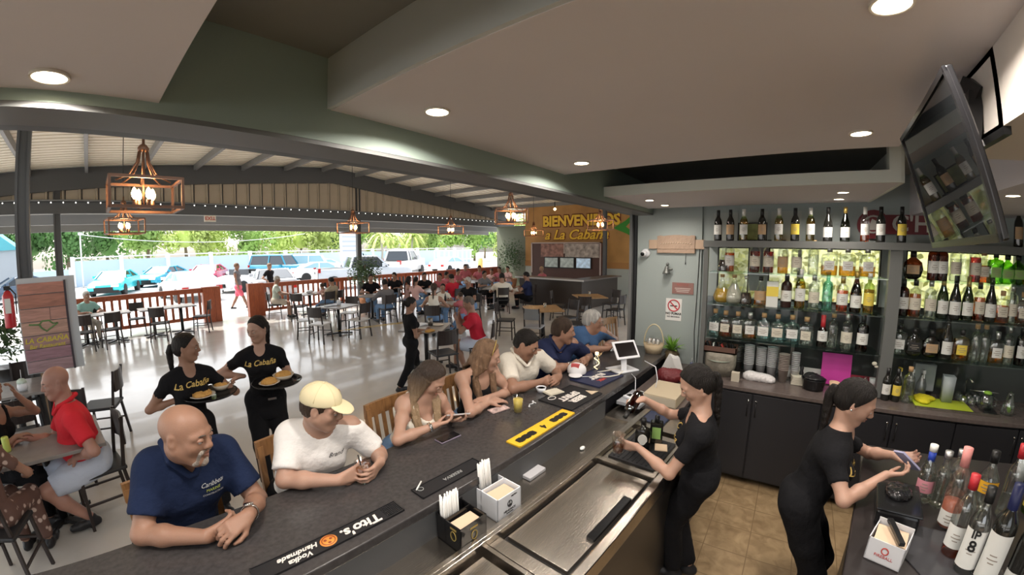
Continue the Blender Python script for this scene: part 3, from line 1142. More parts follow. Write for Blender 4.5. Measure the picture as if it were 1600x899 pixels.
# pavilion: posts, gable beam, cladding, eave beams, roof
def roofz(x):
    return 5.38-.095*abs(x-7.5)
for i, (x, y, z1) in enumerate(((-.83, 7.0, 4.5), (16.3, 7.1, 4.6), (-.83, 14.3, 4.2), (8.57, 14.3, 5.0), (18.2, 14.3, 4.5))):
    p = B().span((x-.09, y-.07, 0), (x-.055, y+.07, z1)).span((x+.055, y-.07, 0), (x+.09, y+.07, z1)).span((x-.055, y-.03, 0), (x+.055, y+.03, z1))
    p.span((x-.16, y-.16, 0), (x+.16, y+.16, .02))
    struct(p.build('post', M_STEELG))
g = B()
xs = [-9, -4, -1.3, 1.5, 4.5, 7.5, 10.5, 13.6, 19]
for a, b_ in zip(xs[:-1], xs[1:]):
    za, zb = 5.05-.095*abs(a-7.5), 5.05-.095*abs(b_-7.5)
    g.prism([(a, 14.2, za-.28), (b_, 14.2, zb-.28), (b_, 14.2, zb+.30), (a, 14.2, za+.30)], (0, .16, 0))
struct(g.build('beam_gable', M_STEELG))
# cladding sheets between gable beam and lintel, one per rib spacing
me_cache = {}
x = -9.0
while x < 18.6:
    zt = 5.0-.095*abs(x-7.5)
    s = B()
    ww = .385
    s.prism([(0, 0, 0), (ww-.07, 0, 0), (ww-.055, -.06, 0), (ww-.02, -.06, 0), (ww, 0, 0), (ww, .01, 0), (0, .01, 0)], (0, 0, 1))
    if 'c' not in me_cache:
        me_cache['c'] = s.mesh('cladding', M_PANELW)
        clad = struct(link('wall_cladding', None, None, (0, 0, 0)))
    o = link('cladding_sheet', me_cache['c'], clad, (x, 14.32, 3.70))
    o.scale = (1, 1, zt-3.70)
    x += .42
struct(B().span((-9, 14.18, 3.38), (19, 14.30, 3.70)).build('beam_lintel', M_STEELG))
g2 = B()
for a, b_ in zip(xs[:-1], xs[1:]):
    g2.prism([(a, 14.34, 3.7), (b_, 14.34, 3.7), (b_, 14.34, 5.0-.095*abs(b_-7.5)), (a, 14.34, 5.0-.095*abs(a-7.5))], (0, .012, 0))
struct(g2.build('groove_shade_backing', M_STEELG))  # dark backing added so the grooves between cladding sheets look shaded
struct(B().span((-9, 14.0, 3.70), (19, 14.3, 3.73)).build('trim_9', M_STEELL))
ls = thing('string_light', 'row of tiny white lights strung along the dark lintel beam', 'light', (0, 14.1, 3.66))
lb = B().ball((0, 0, 0), .017, 6, 4).mesh('bulb', mat('tiny_bulb', (.9, .9, .9), .4, emit=(1, .97, .9), estr=4))
link('cable', B().bar((-3.5, 0, .02), (18, 0, .02), .01).mesh('cable', M_BLACKM), ls)
for i in range(70):
    link('bulb', lb, ls, (-3.4+i*.305, 0, 0))
struct(B().span((-9, 15.0, 3.14), (19, 15.12, 3.42)).build('beam_outer', mat('outer_beam', (.23, .235, .235), .5)))
struct(B().span((-9, 16.2, 3.00), (19, 16.3, 3.22)).build('beam_fascia', mat('outer_beam2', (.17, .175, .17), .5)))
struct(B().span((-9, 15.1, 3.42), (19, 16.5, 3.47)).build('eave_roof', mat('eave_sheet', (.62, .60, .55), .6)))
for x in (-.4, 3.6, 10.2):
    f = thing('tube_light', {-.4: 'leftmost long white tube light fitting under the outer eave', 3.6: 'white tube light fitting under the eave left of the middle post', 10.2: 'white tube light fitting under the eave right of the middle post'}[x], 'light', (x, 15.6, 3.36))
    B().span((-.95, -.05, -.02), (.95, .05, .03)).build('housing', mat('tube_housing', (.7, .7, .7), .5), f)
    B().span((-.9, -.03, -.045), (.9, .03, -.02)).build('tube', mat('tube_glow', (.9, .9, .9), .4, emit=(1, 1, 1), estr=1.5), f)
# roof: corrugated sheets (ribs run along x) on purlins that run along y
prof = []
yy = 1.6
r = B()
pts = []
while yy < 14.4:
    pts += [(yy, 0), (yy+.13, 0), (yy+.15, .08), (yy+.21, .08), (yy+.23, 0)]
    yy += .28
for xa, xb in ((-9, 7.5), (7.5, 19)):
    za, zb = roofz(xa), roofz(xb)
    vs, fs = [], []
    for (y, dz) in pts:
        vs += [(xa, y, za+dz), (xb, y, zb+dz)]
    for i in range(len(pts)-1):
        fs.append((2*i, 2*i+1, 2*i+3, 2*i+2))
    r.add(vs, fs)
ro = struct(r.build('corrugated_roof', M_ROOF))
sm = ro.modifiers.new('thick', 'SOLIDIFY')
sm.thickness = .012
x = -8.6
while x < 19:
    z = roofz(x)-.10
    struct(B().span((x-.04, 1.7, z-.09), (x+.04, 14.2, z+.08)).build('purlin', mat('purlin_grey', (.20, .20, .20), .5)))
    x += 1.42
for y in (7.05,):
    g = B()
    for a, b_ in zip(xs[5:-1], xs[6:]):
        za, zb = roofz(a)-.5, roofz(b_)-.5
        g.prism([(a, y-.08, za-.15), (b_, y-.08, zb-.15), (b_, y-.08, zb+.22), (a, y-.08, za+.22)], (0, .16, 0))
    struct(g.build('beam_truss', M_STEELG))

# exit sign back to front in the opening
s = thing('exit_sign', 'small exit sign hanging below the lintel, seen from behind', 'sign', (3.16, 14.22, 3.29))
B().span((-.17, -.02, -.11), (.17, .02, .11)).build('panel', mat('sign_cream', (.75, .70, .60), .5), s)
text('EXIT', 'lettering', .15, mat('sign_red', (.55, .10, .08), .5), s, (0, -.022, 0), (PI/2, PI, PI), bold=.004, extrude=.002)
B().bar((-.1, 0, .11), (-.1, 0, .2), .01).bar((.1, 0, .11), (.1, 0, .2), .01).build('hanger', M_BLACKM, s)

# far wall with the painted welcome
M_PLY = mat('ochre_wall', (.46, .24, .075), .6, var=.16, vscale=1.2)
struct(B().span((17.5, 1.7, 1.2), (17.62, 12.3, 4.9)).build('wall_far', M_PLY))
struct(B().span((17.5, 1.7, 0), (17.6, 12.3, 1.2)).build('wall_far_lower', mat('far_lower', (.40, .42, .38), .6)))
struct(B().span((17.47, 1.7, 1.2), (17.5, 12.3, 1.5)).build('trim_10', mat('ochre_board', (.40, .19, .06), .6)))
struct(B().span((17.5, 12.3, 0), (17.6, 14.3, 3.4)).build('wall_far_side', mat('far_side', (.16, .18, .13), .6)))
M_YEL = mat('welcome_yellow', (.90, .56, .05), .55)
M_RED = mat('welcome_red', (.16, .02, .015), .55)
sg = thing('wall_sign', 'welcome lettering in yellow with red outlines painted high on the ochre wall', 'sign', (17.48, 9.0, 3.45))
R_ = (PI/2, 0, -PI/2)
for dx, mm, bo, nm in ((.0, M_RED, .075, 'outline'), (-.02, M_YEL, .03, 'lettering')):
    text('BIENVENIDOS', nm, .74, mm, sg, (dx, .0, .08), R_, bold=bo, extrude=.006, width=.93)
    text('a La Caba\u00f1a', nm, .70, mm, sg, (dx, .25, -.62), R_, shear=.35, bold=bo*.55, extrude=.006, width=1.05)
gm = B()
pp = [(6.95, 3.12), (6.05, 4.1-.35), (5.75, 3.55), (5.85, 2.75), (6.15, 2.62)]
gr = [(7.15, 3.15), (6.6, 3.45), (6.25, 3.72), (5.98, 3.75), (5.72, 3.42), (5.68, 2.55), (5.95, 2.50), (6.5, 2.85), (7.1, 3.08)]
gi = [(6.55, 3.18), (6.3, 3.42), (6.08, 3.40), (5.95, 3.1), (5.98, 2.85), (6.3, 3.0)]
gm.prism([(17.47, y, z) for y, z in gr], (.02, 0, 0))
gs = link('swoosh', gm.mesh('swoosh', mat('welcome_green', (.04, .26, .03), .5)), sg)
gs.matrix_parent_inverse = Matrix.Translation((-17.48, -9.0, -3.45))
gi_ = link('swoosh_gap', B().prism([(17.455, y, z) for y, z in gi], (.02, 0, 0)).mesh('swoosh_gap', M_PLY), sg)
gi_.matrix_parent_inverse = Matrix.Translation((-17.48, -9.0, -3.45))

# railing of the terrace
M_RAIL = wood('rail_wood', (.26, .055, .018), (.42, .10, .03), 5, .45, 'Z')
def railing(x0, x1, y0, y1, label, solid=False):
    L = math.hypot(x1-x0, y1-y0)
    t = thing('railing', label, 'railing', (x0, y0, 0), math.atan2(y1-y0, x1-x0))
    B().span((0, -.07, 1.06), (L, .07, 1.11)).build('top_rail', M_RAIL, t)
    B().span((0, -.02, .12), (L, .02, .22)).build('bottom_rail', M_RAIL, t)
    B().span((0, -.02, .96), (L, .02, 1.06)).build('upper_rail', M_RAIL, t)
    pk = B().span((-.035, -.015, .2), (.035, .015, .98)).mesh('picket', M_RAIL)
    wp = B().span((-.075, -.06, 0), (.075, .06, 1.1)).mesh('railing_post', M_RAIL)
    n = int(L/.19)
    for i in range(n):
        link('picket', pk, t, ((i+.5)*L/n, 0, 0))
    m = max(1, int(L/2.3))
    for i in range(m+1):
        link('railing_post', wp, t, (i*L/m, .0, 0))
    return t
railing(-1.3, 3.05, 14.2, 14.45, 'orange-brown wooden railing left of the gateway behind the long tables')
railing(4.55, 11.0, 14.45, 14.3, 'orange-brown wooden railing right of the gateway, up to beyond the tall plant')
railing(11.05, 17.9, 14.3, 14.2, 'far right stretch of reddish railing behind the crowded tables')
for x, l in ((3.10, 'wide orange gate pillar at the left side of the gateway'), (4.50, 'wide orange gate pillar at the right side of the gateway')):
    t = thing('gate_pillar', l, 'pillar', (x, 14.43, 0))
    for k in range(3):
        B().span((-.26+k*.175, -.12, 0), (-.26+k*.175+.17, .12, 1.13)).build('board', M_RAIL, t)
rb = thing('railing_board', 'plain reddish board closing the far right end of the terrace railing', 'board', (15.2, 14.05, 0))
B().span((-2.6, -.03, .1), (2.7, .03, 1.05)).build('panel', mat('red_board', (.25, .05, .03), .5), rb)

# parking: white and pale blue fence wall, lamp pole, trees
M_FW = mat('fence_white', (.80, .82, .84), .6)
M_FB = mat('fence_blue', (.52, .66, .80), .6)
fw_ = thing('parking_fence', 'long pale blue concrete fence with white posts and top rail behind the cars', 'fence', (0, 40, 0))
for i in range(13):
    x = -1.4+i*3.4
    B().span((x+.15, -.06, 0), (x+3.25, .06, 1.95)).build('panel', M_FB, fw_)
    B().span((x-.15, -.15, 0), (x+.15, .15, 2.3)).build('fence_post', M_FW, fw_)
    B().span((x+.15, -.05, 2.14), (x+3.25, .05, 2.24)).span((x+1.6, -.05, 1.95), (x+1.7, .05, 2.14)).build('rail', M_FW, fw_)
f2 = thing('side_fence', 'lower pale fence to the left of the blue parking fence', 'fence', (-1.6, 41, 0))
for i in range(5):
    B().span((-3.2*i-3.1, -.06, 0), (-3.2*i, .06, 1.35)).build('panel', M_FB, f2)
    B().span((-3.2*i-.15, -.12, 0), (-3.2*i+.1, .12, 1.5)).build('fence_post', M_FW, f2)
lp = thing('light_pole', 'thin white pole with a small lamp above the left end of the blue fence', 'lamp', (-.75, 39, 0))
B().tube([(0, 0, 0), (0, 0, 3.85)], .05, 8).build('pole', M_FW, lp)
B().span((-.15, -.1, 3.85), (.15, .1, 4.05)).build('lamp_head', M_FW, lp)
wr_ = thing('overhead_wire', 'sagging pale wire running right from the lamp on the white pole', 'wire', (-.75, 39, 3.9))
B().tube([(18*t, 0, -1.0*4*t*(1-t)*.75) for t in np.linspace(0, 1, 15)], .03, 6).build('wire', M_FW, wr_)
sgw = thing('tower_sign', 'tall white roadside board with grey lines beyond the parked pickup', 'sign', (22.0, 38.8, 0))
B().span((-1.0, -.1, 1.0), (1.0, .1, 4.8)).build('panel', M_FW, sgw)
for k in range(5):
    B().span((-.8, -.12, 2.0+k*.5), (.8, -.1, 2.2+k*.5)).build('text_band', mat('sign_greyband', (.45, .5, .6), .6), sgw)
B().span((-.9, -.05, 0), (-.75, .05, 1.0)).span((.75, -.05, 0), (.9, .05, 1.0)).build('leg', M_FW, sgw)
hs_ = thing('shed', 'pale shed with a teal roof at the far left beyond the dark post', 'building', (-6.2, 36, 0))
B().span((-1.6, -1.5, 0), (1.6, 1.5, 2.9)).build('wall', mat('shed_wall', (.42, .46, .50), .7), hs_)
B().prism([(-1.9, -1.8, 2.9), (1.9, -1.8, 2.9), (0, -1.8, 4.3)], (0, 3.6, 0)).build('roof', mat('shed_roof', (.10, .42, .50), .6), hs_)
rv = thing('roller_gate', 'white metal gate and hut seen at the right end of the parking', 'gate', (30.5, 31, 0))
for k in range(9):
    B().span((-3+k*.7, -.04, 0), (-2.9+k*.7, .04, 2.0)).build('bar', M_FW, rv)
B().span((-3, -.05, 1.9), (3, .05, 2.05)).span((-3, -.05, .9), (3, .05, 1.0)).build('rail', M_FW, rv)
oc = thing('barrier_drum', 'small orange drum near the white gate at the right of the parking', 'drum', (28.6, 25.5, 0))
B().lathe([(.28, 0), (.26, .5), (.22, 1.15), (.1, 1.2)], 14).build('body', mat('orange_plastic', (.9, .42, .12), .5), oc)

def leaf_mat(n, c):
    return mat(n, c, .7, var=.45, vscale=.6)
TREEM = [leaf_mat('leaf_dark', (.10, .22, .06)), leaf_mat('leaf_mid', (.24, .38, .09)), leaf_mat('leaf_bright', (.42, .52, .14))]
M_TRUNK = mat('trunk_bark', (.20, .15, .10), .9, bump=.4, bscale=12)
def crown_mesh(seed, m, n=2100):
    r = random.Random(seed)
    b = B()
    blobs = [(r.uniform(-.6, .6), r.uniform(-.5, .5), r.uniform(-.55, .6), r.uniform(.3, .55)) for _ in range(9)]
    for i in range(n):
        x, y, z, q = blobs[r.randrange(9)]
        t, u = r.uniform(0, 6.283), r.uniform(-1, 1)
        w = math.sqrt(1-u*u)
        d = Vector((w*math.cos(t), w*math.sin(t), u))
        p = Vector((x, y, z))+d*q*r.uniform(.75, 1.05)
        a = d.cross(Vector((r.random(), r.random(), r.random()))).normalized()*r.uniform(.03, .075)
        c = d.cross(a)*.8
        b.add([p-a, p-c, p+a, p+c], [(0, 1, 2, 3)])
    b.ball((0, 0, 0), .34, 8, 6)
    return b.mesh('crown', m)
CR = [crown_mesh(i, TREEM[i % 3]) for i in range(6)]
tl = ['dense dark', 'mid green', 'bright yellow-green']
rs = random.Random(11)
tcount = 0
where = ['far left of the parking', 'left end of the blue fence', 'cyan sports car', 'blue coupe', 'red coupe', 'open-top white car', 'blue off-roader', 'space right of the off-roader', 'white hatchback', 'grey pickup', 'middle post', 'white board', 'white pickup cab', 'white pickup bed', 'right post', 'white gate', 'orange drum']
for i in range(17):
    x = -8+i*3.1
    k = [0, 0, 0, 0, 1, 2, 2, 1, 2, 2, 2, 0, 1, 2, 2, 1, 2][i]
    y = 47+rs.uniform(-2, 3)
    hgt = rs.uniform(2.6, 3.2)
    xx = x*1.02 if i < 14 else x+2
    t = thing('tree', tl[k]+' tree over the fence, in line with the '+where[i], 'tree', (xx, y, 0), rs.uniform(0, 6), 'trees beyond the parking fence')
    c = link('crown', CR[k if i % 2 else k+3], t, (0, 0, hgt+.6))
    c.scale = (2.6, 2.6, 3.0)
    B().tube([(0, 0, 0), (.1, 0, 1.6), (0, .1, hgt)], [.22, .17, .1], 7).build('trunk', M_TRUNK, t)
for i, (x, y, k) in enumerate(((49, 45, 1), (55, 42, 2), (61, 41, 1), (66, 46, 2), (62, 54, 0), (52, 54, 1))):
    t = thing('tree', ['first', 'second', 'third', 'fourth', 'fifth', 'sixth'][i]+' of the six pale trees standing beyond the white gate', 'tree', (x, y, 0), i*1.1, 'trees beyond the white gate')
    c = link('crown', CR[k+(3 if i % 2 else 0)], t, (0, 0, 3.9))
    c.scale = (3.6, 3.6, 4.2)
    B().tube([(0, 0, 0), (.1, 0, 1.6), (0, .1, 3.0)], [.22, .17, .1], 7).build('trunk', M_TRUNK, t)
for i, (x, y, k) in enumerate(((27, 40, 2), (31, 43, 2), (35, 44, 1))):
    t = thing('palm', ['left', 'middle', 'right'][i]+' one of three pale palms right of the white pickup', 'palm', (x, y, 0), i*1.3, 'palms right of the parking')
    B().tube([(0, 0, 0), (.15, 0, 2), (0, 0, 3.8)], [.2, .15, .12], 8).build('trunk', mat('palm_bark', (.45, .42, .36), .8), t)
    fr = B()
    for j in range(16):
        a = j*2.399
        d = Vector((math.cos(a), math.sin(a), 0))
        e = .3+.5*(j % 3)/2
        p0 = Vector((0, 0, 3.8))
        q = [p0+d*s+Vector((0, 0, e*s*1.2-.55*s*s)) for s in (0, .5, 1.0, 1.5, 2.0)]
        sd = Vector((-d.y, d.x, 0))
        for a_, b_ in zip(q[:-1], q[1:]):
            fr.add([a_-sd*.17, a_+sd*.17, b_+sd*.15, b_-sd*.15], [(0, 1, 2, 3)])
    fr.build('frond', TREEM[2], t)
# ------------------------------------------------------------------ vehicles
M_CG = mat('car_glass', (.03, .04, .05), .05, coat=.5)
M_CGL = mat('car_glass_pale', (.30, .50, .58), .08, coat=.5)
M_TYRE = mat('tyre', (.02, .02, .02), .7)
M_RIM = mat('rim', (.5, .5, .52), .3, metal=.8)
M_LAMP = mat('headlamp', (.85, .85, .85), .1, coat=.6)
M_TAIL = mat('taillamp', (.45, .02, .02), .2, coat=.6)

def car(label, loc, rz, colour, kind='coupe', glass=None, sc=1.0, top=None):
    """front faces local -Y"""
    m = mat('paint_'+'_'.join('%02d' % int(c*99) for c in colour), colour, .25, coat=.7)
    g = glass or M_CG
    t = thing('car' if kind in ('coupe', 'suv', 'open') else 'pickup_truck', label, 'car' if kind in ('coupe', 'suv', 'open') else 'truck', loc, rz)
    t.scale = (sc, sc, sc)
    W = .93
    if kind in ('coupe', 'open'):
        side = [(-2.35, .30), (-2.40, .55), (-2.25, .72), (-1.1, .92), (1.55, .98), (2.25, .95), (2.35, .60), (2.25, .30)]
        roof = [(-1.05, .92), (-.25, 1.34), (.75, 1.36), (1.75, .98)]
    elif kind == 'suv':
        side = [(-2.2, .42), (-2.25, .95), (-2.1, 1.08), (-1.0, 1.12), (2.1, 1.15), (2.2, .8), (2.1, .42)]
        roof = [(-1.0, 1.12), (-.6, 1.82), (1.95, 1.84), (2.12, 1.15)]
    else:
        side = [(-2.8, .45), (-2.85, .98), (-2.6, 1.12), (-1.3, 1.18), (2.75, 1.16), (2.8, .5)]
        roof = [(-1.3, 1.18), (-.7, 1.82), (.75, 1.84), (1.0, 1.18)]
    def shell(pts, w0, w1):
        b = B()
        n = len(pts)
        cy = sum(p[0] for p in pts)/n
        zmin = min(p[1] for p in pts)
        zmax = max(p[1] for p in pts)
        rings = []
        for x, sx in ((-1, .94), (-.9, 1), (.9, 1), (1, .94)):
            rings.append([(x*(w0+(w1-w0)*(z-zmin)/max(zmax-zmin, .01)), cy+(y-cy)*sx, z) for y, z in pts])
        vs = [p for r in rings for p in r]
        fs = []
        for k in range(3):
            for i in range(n):
                j = (i+1) % n
                fs.append((k*n+i, k*n+j, (k+1)*n+j, (k+1)*n+i))
        fs.append(tuple(range(n))[::-1])
        fs.append(tuple(3*n+i for i in range(n)))
        return b.add(vs, fs)
    body = shell(side, W, W*.96)
    o = body.build('body', m, t, bevel=.05, seg=2, auto=True)
    if kind != 'open':
        shell(roof, W*.90, W*.70).build('cabin', g, t, bevel=.03)
        zt = roof[1][1]
        shell([(roof[1][0]-.02, zt-.03), (roof[1][0]+.1, zt+.03), (roof[2][0]-.05, zt+.045), (roof[2][0]+.04, zt-.03)], W*.73, W*.70).build('roof', top or m, t, bevel=.02)
        # window pillars
        pb = B()
        for q in (-1, 1):
            for (ya, za), (yb, zb) in ((roof[0], roof[1]), (roof[3], roof[2]), ((.45, roof[0][1]), (.42, zt))):
                pb.bar((q*W*.90, ya, za), (q*W*.715, yb, zb), .07, .09)
        pb.build('pillar', top or m, t)
    else:
        B().span((-.7, -.9, .9), (.7, -.82, 1.25)).build('windscreen', g, t)
        B().span((-.6, .0, .7), (-.1, .5, 1.2)).span((.1, 0, .7), (.6, .5, 1.2)).build('seat', M_BLACKM, t)
    fy = side[1][0]-.01
    zl = side[1][1]
    for q in (-1, 1):
        B().span((q*.62-.2, fy-.03, zl-.02), (q*.62+.2, fy+.12, zl+.10)).build('headlight', M_LAMP, t)
        ry = side[-2][0]+.0
        B().span((q*.74-.13, ry-.1, zl+.0), (q*.74+.13, ry+.03, zl+.24 if kind == 'pickup' else zl+.18)).build('tail_light', M_TAIL, t)
        B().span((q*(W+.02)-.09, roof[0][0]+.25, .98 if kind != 'pickup' else 1.2), (q*(W+.02)+.09, roof[0][0]+.4, 1.12 if kind != 'pickup' else 1.42)).build('mirror', m, t)
    B().span((-.5, fy-.035, zl-.22), (.5, fy+.1, zl-.02)).build('grille', M_BLACKM, t)
    B().span((-.8, side[0][0]-.03, .2), (.8, side[0][0]+.2, .34)).build('bumper', M_BLACKM if kind == 'coupe' else m, t)
    if kind == 'pickup':
        B().span((-.82, 1.1, 1.10), (.82, 2.7, 1.175)).build('bed_cover', M_BLACKM, t)
        B().span((-.80, 2.79, .62), (.80, 2.83, 1.14)).build('tailgate', mat('tailgate_pale', (.72, .72, .73), .35, coat=.4), t)
        B().span((-.12, 2.83, .88), (.12, 2.85, 1.0)).build('tailgate_badge', M_BLACKM, t)
        B().span((-.9, 2.76, .42), (.9, 2.92, .58)).build('rear_bumper', M_RIM, t)
    wr = .34 if kind != 'pickup' else .40
    yw = (side[0][0]+.85, side[-1][0]-.85)
    for q in (-1, 1):
        for y in yw:
            R0 = Matrix.Rotation(PI/2, 3, 'Y')
            w = B()
            w.m = 0
            w.lathe([(wr*.6, -.11), (wr*.95, -.11), (wr, -.06), (wr, .06), (wr*.95, .11), (wr*.6, .11)], 18, M=R0)
            w.m = 1
            w.lathe([(.001, -.10), (wr*.62, -.10), (wr*.62, .10), (.001, .10)], 10, M=R0)
            w.build('wheel', [M_TYRE, M_RIM], t, (q*(W-.08), y, wr-.03))
    return t

car('cyan sports coupe facing the terrace behind the left railing', (1.15, 31, -.03), rad(-18), (.02, .62, .72))
car('bright blue coupe beside the cyan one with a white roof shape before it', (4.4, 35.5, -.03), rad(-38), (.02, .42, .62))
car('white coupe with a pale windscreen close behind the left railing', (3.95, 23.2, -.03), rad(185), (.80, .84, .86), glass=M_CGL)
car('red coupe facing the terrace left of the walking person', (7.1, 33.5, -.03), rad(-28), (.62, .05, .12))
car('open-top white sports car behind the walking person', (7.7, 25.5, -.03), rad(-60), (.82, .83, .84), kind='open')
car('blue and black off-roader with a high roof behind the gateway', (12.2, 32.5, -.03), rad(35), (.03, .26, .40), kind='suv', sc=1.05)
car('white family car behind the left end of the right railing', (15.6, 33.5, -.03), rad(60), (.80, .82, .85), kind='suv', glass=M_CGL)
car('white low car parked before the white family car', (13.8, 28.2, -.03), rad(75), (.85, .86, .87), glass=M_CGL)
car('silver car glimpsed between the off-roader and the pickups', (18.6, 37.2, -.03), rad(80), (.70, .74, .78), glass=M_CGL)
car('pale grey-blue pickup with a dark rear window behind the tall plant', (12.8, 20.9, -.03), rad(-68+180-38), (.62, .70, .78), kind='pickup', sc=1.0)
car('big white crew-cab pickup with its tailgate towards the crowded tables', (18.9, 25.2, -.03), rad(125), (.86, .87, .88), kind='pickup', sc=1.15)
car('second white pickup behind the big white one', (24.5, 32, -.03), rad(120), (.80, .82, .84), kind='pickup', sc=1.1)
car('dark blue car at the far left behind the fire extinguisher', (-4.2, 31, -.03), rad(-70), (.06, .10, .16), kind='coupe')
car('silver hatch at the right end of the parking near the palms', (26.5, 27.5, -.03), rad(100), (.74, .76, .78), glass=M_CGL)
car('red-tailed silver car peeking beside the right gate pillar', (7.3, 20.6, -.03), rad(165), (.50, .52, .55))
# ------------------------------------------------------------------ lamps
def spot(x, y, z, label, e=9, r=.040):
    t = thing('recessed_light', label, 'light', (x, y, z), 0, 'recessed ceiling lights')
    B().lathe([(r+.007, -.004), (r+.007, .004), (r, .004), (r, -.004), (r+.007, -.004)], 28).build('trim_ring', mat('lamp_ring', (.75, .70, .62), .5), t)
    B().lathe([(.001, -.002), (r, -.002), (r, .006)], 28).build('lens', mat('lamp_lens', (1, .9, .75), .4, emit=(1, .82, .58), estr=25), t)
    l = bpy.data.lights.new('lamp', 'AREA')
    l.shape = 'DISK'
    l.size = .12
    l.energy = e
    l.color = (1, .91, .82)
    l.spread = rad(160)
    link('lamp', l, t, (0, 0, -.012))
E_SPOT = 13
spot(.95, 1.05, 2.692, 'round recessed light in the pale soffit nearest the header', E_SPOT)
spot(2.05, 1.04, 2.692, 'round recessed light in the soffit just before the dropped slot box', E_SPOT)
spot(2.02, -.30, 2.692, 'round recessed light in the soffit above the left edge of the television', E_SPOT)
spot(.95, -.22, 2.692, 'round recessed light cut by the top edge of the picture', E_SPOT)
spot(-.10, 1.20, 2.607, 'large round recessed light at the top left of the picture', E_SPOT, .042)
spot(3.40, 1.06, 2.617, 'left front light of the four under the dropped slot box', 5, .036)
spot(3.86, 1.05, 2.617, 'left rear light of the four under the dropped slot box', 5, .036)
spot(3.42, -.39, 2.617, 'right front light of the four under the dropped slot box', 5, .036)
spot(3.86, -.41, 2.617, 'right rear light of the four under the dropped slot box', 5, .036)
spot(2.72, -1.20, 2.517, 'round recessed light to the right of the television', E_SPOT, .04)

for i_, (x_, y_) in enumerate(((-.9, -.9), (-.9, .4), (.3, -1.6))):  # unseen downlights added to brighten the bar interior
    spot(x_, y_, 2.607 if y_ > -.5 else 2.497, ['rear', 'front', 'side'][i_]+' unseen fill light added in the ceiling behind the picture edge', E_SPOT)

M_RUST = mat('lantern_bronze', (.17, .085, .05), .45, metal=.5)
M_FIL = mat('bulb_glow', (1, .8, .5), .3, emit=(1, .62, .25), estr=30)
def lantern(x, y, z, rz, label):
    """open cage lantern; z is the top of the cage"""
    t = thing('pendant_lantern', label, 'lamp', (x, y, z), rz, 'cage lanterns of the dining hall')
    h, w = .255, .285
    for i, (a, b_) in enumerate(((-1, -1), (1, -1), (1, 1), (-1, 1))):
        B().bar((a*w, b_*w, -h), (a*w, b_*w, 0), .022).build('cage_post', M_RUST, t)
    for zz in (0, -h):
        for (a, b_), (c, d) in (((-1, -1), (1, -1)), ((1, -1), (1, 1)), ((1, 1), (-1, 1)), ((-1, 1), (-1, -1))):
            B().bar((a*w, b_*w, zz), (c*w, d*w, zz), .024).build('cage_rail', M_RUST, t)
    for k in range(8):
        a = k*PI/4
        B().tube([(math.cos(a)*w*.80, math.sin(a)*w*.80, 0), (math.cos(a)*w*.42, math.sin(a)*w*.42, .055), (math.cos(a)*w*.19, math.sin(a)*w*.19, .17), (math.cos(a)*.035, math.sin(a)*.035, .29)], .008, 5).build('crown_rib', M_RUST, t)
    B().lathe([(.045, .27), (.05, .30), (.03, .33), (.012, .34), (.012, .40)], 10).build('crown_cap', M_RUST, t)
    top = roofz(x)+.0-z
    B().tube([(0, 0, .4), (0, 0, top)], .007, 5).build('chain', M_BLACKM, t)
    B().tube([(0, 0, .27), (0, 0, -.24)], .008, 6).build('stem', M_RUST, t)
    for k in range(4):
        a = k*PI/2+.4
        px, py = .085*math.cos(a), .085*math.sin(a)
        B().bar((0, 0, -.24), (px, py, -.24), .01).build('arm', M_RUST, t)
        c = B().lathe([(.018, -.25), (.018, -.17)], 8, (px, py, 0)).build('candle', M_RUST, t)
        B().lathe([(.004, -.17), (.022, -.145), (.026, -.115), (.015, -.08), (.002, -.06)], 10, (px, py, 0)).build('bulb', M_FIL, c)
    l = bpy.data.lights.new('bulb_light', 'POINT')
    l.energy = 24
    l.color = (1, .62, .3)
    l.shadow_soft_size = .08
    link('bulb_light', l, t, (0, 0, -.10))
lantern(.43, 4.5, 2.87, .0, 'large cage lantern nearest the camera, at the upper left')
lantern(.53, 9.0, 2.85, .1, 'smaller cage lantern just below the large left one')
lantern(5.25, 9.0, 2.88, .05, 'cage lantern in front of the middle post')
lantern(8.70, 9.0, 2.90, .0, 'cage lantern between the middle post and the crowded tables')
lantern(5.93, 4.5, 2.92, .75, 'cage lantern just left of the ochre welcome wall')
lantern(13.4, 9.0, 2.92, .0, 'far cage lantern left of the word La on the wall')
lantern(10.0, 4.5, 2.95, .7, 'cage lantern covering the end of the welcome lettering')

# ------------------------------------------------------------------ the bar
M_TOP = mat('bar_top', (.048, .045, .046), .26, bump=.03, bscale=90, var=.18, vscale=45)
M_DARKW = mat('dark_laminate', (.020, .020, .024), .45)
M_RUBBER = mat('bar_mat_rubber', (.010, .010, .012), .6)
M_CTOP = mat('back_counter_top', (.115, .092, .085), .22, var=.12, vscale=30)
M_WHITE = mat('white_plastic', (.74, .76, .80), .35)
M_PAPER = mat('paper_white', (.80, .80, .78), .8)
M_NAP = mat('napkin_tan', (.62, .47, .33), .85)
M_BLK = mat('gloss_black', (.010, .010, .011), .18)

PH = -.075
def wp(x, y, z=0):
    c, s = math.cos(PH), math.sin(PH)
    return (1.2+(x-1.2)*c-(y-1.0)*s, 1.0+(x-1.2)*s+(y-1.0)*c, z)

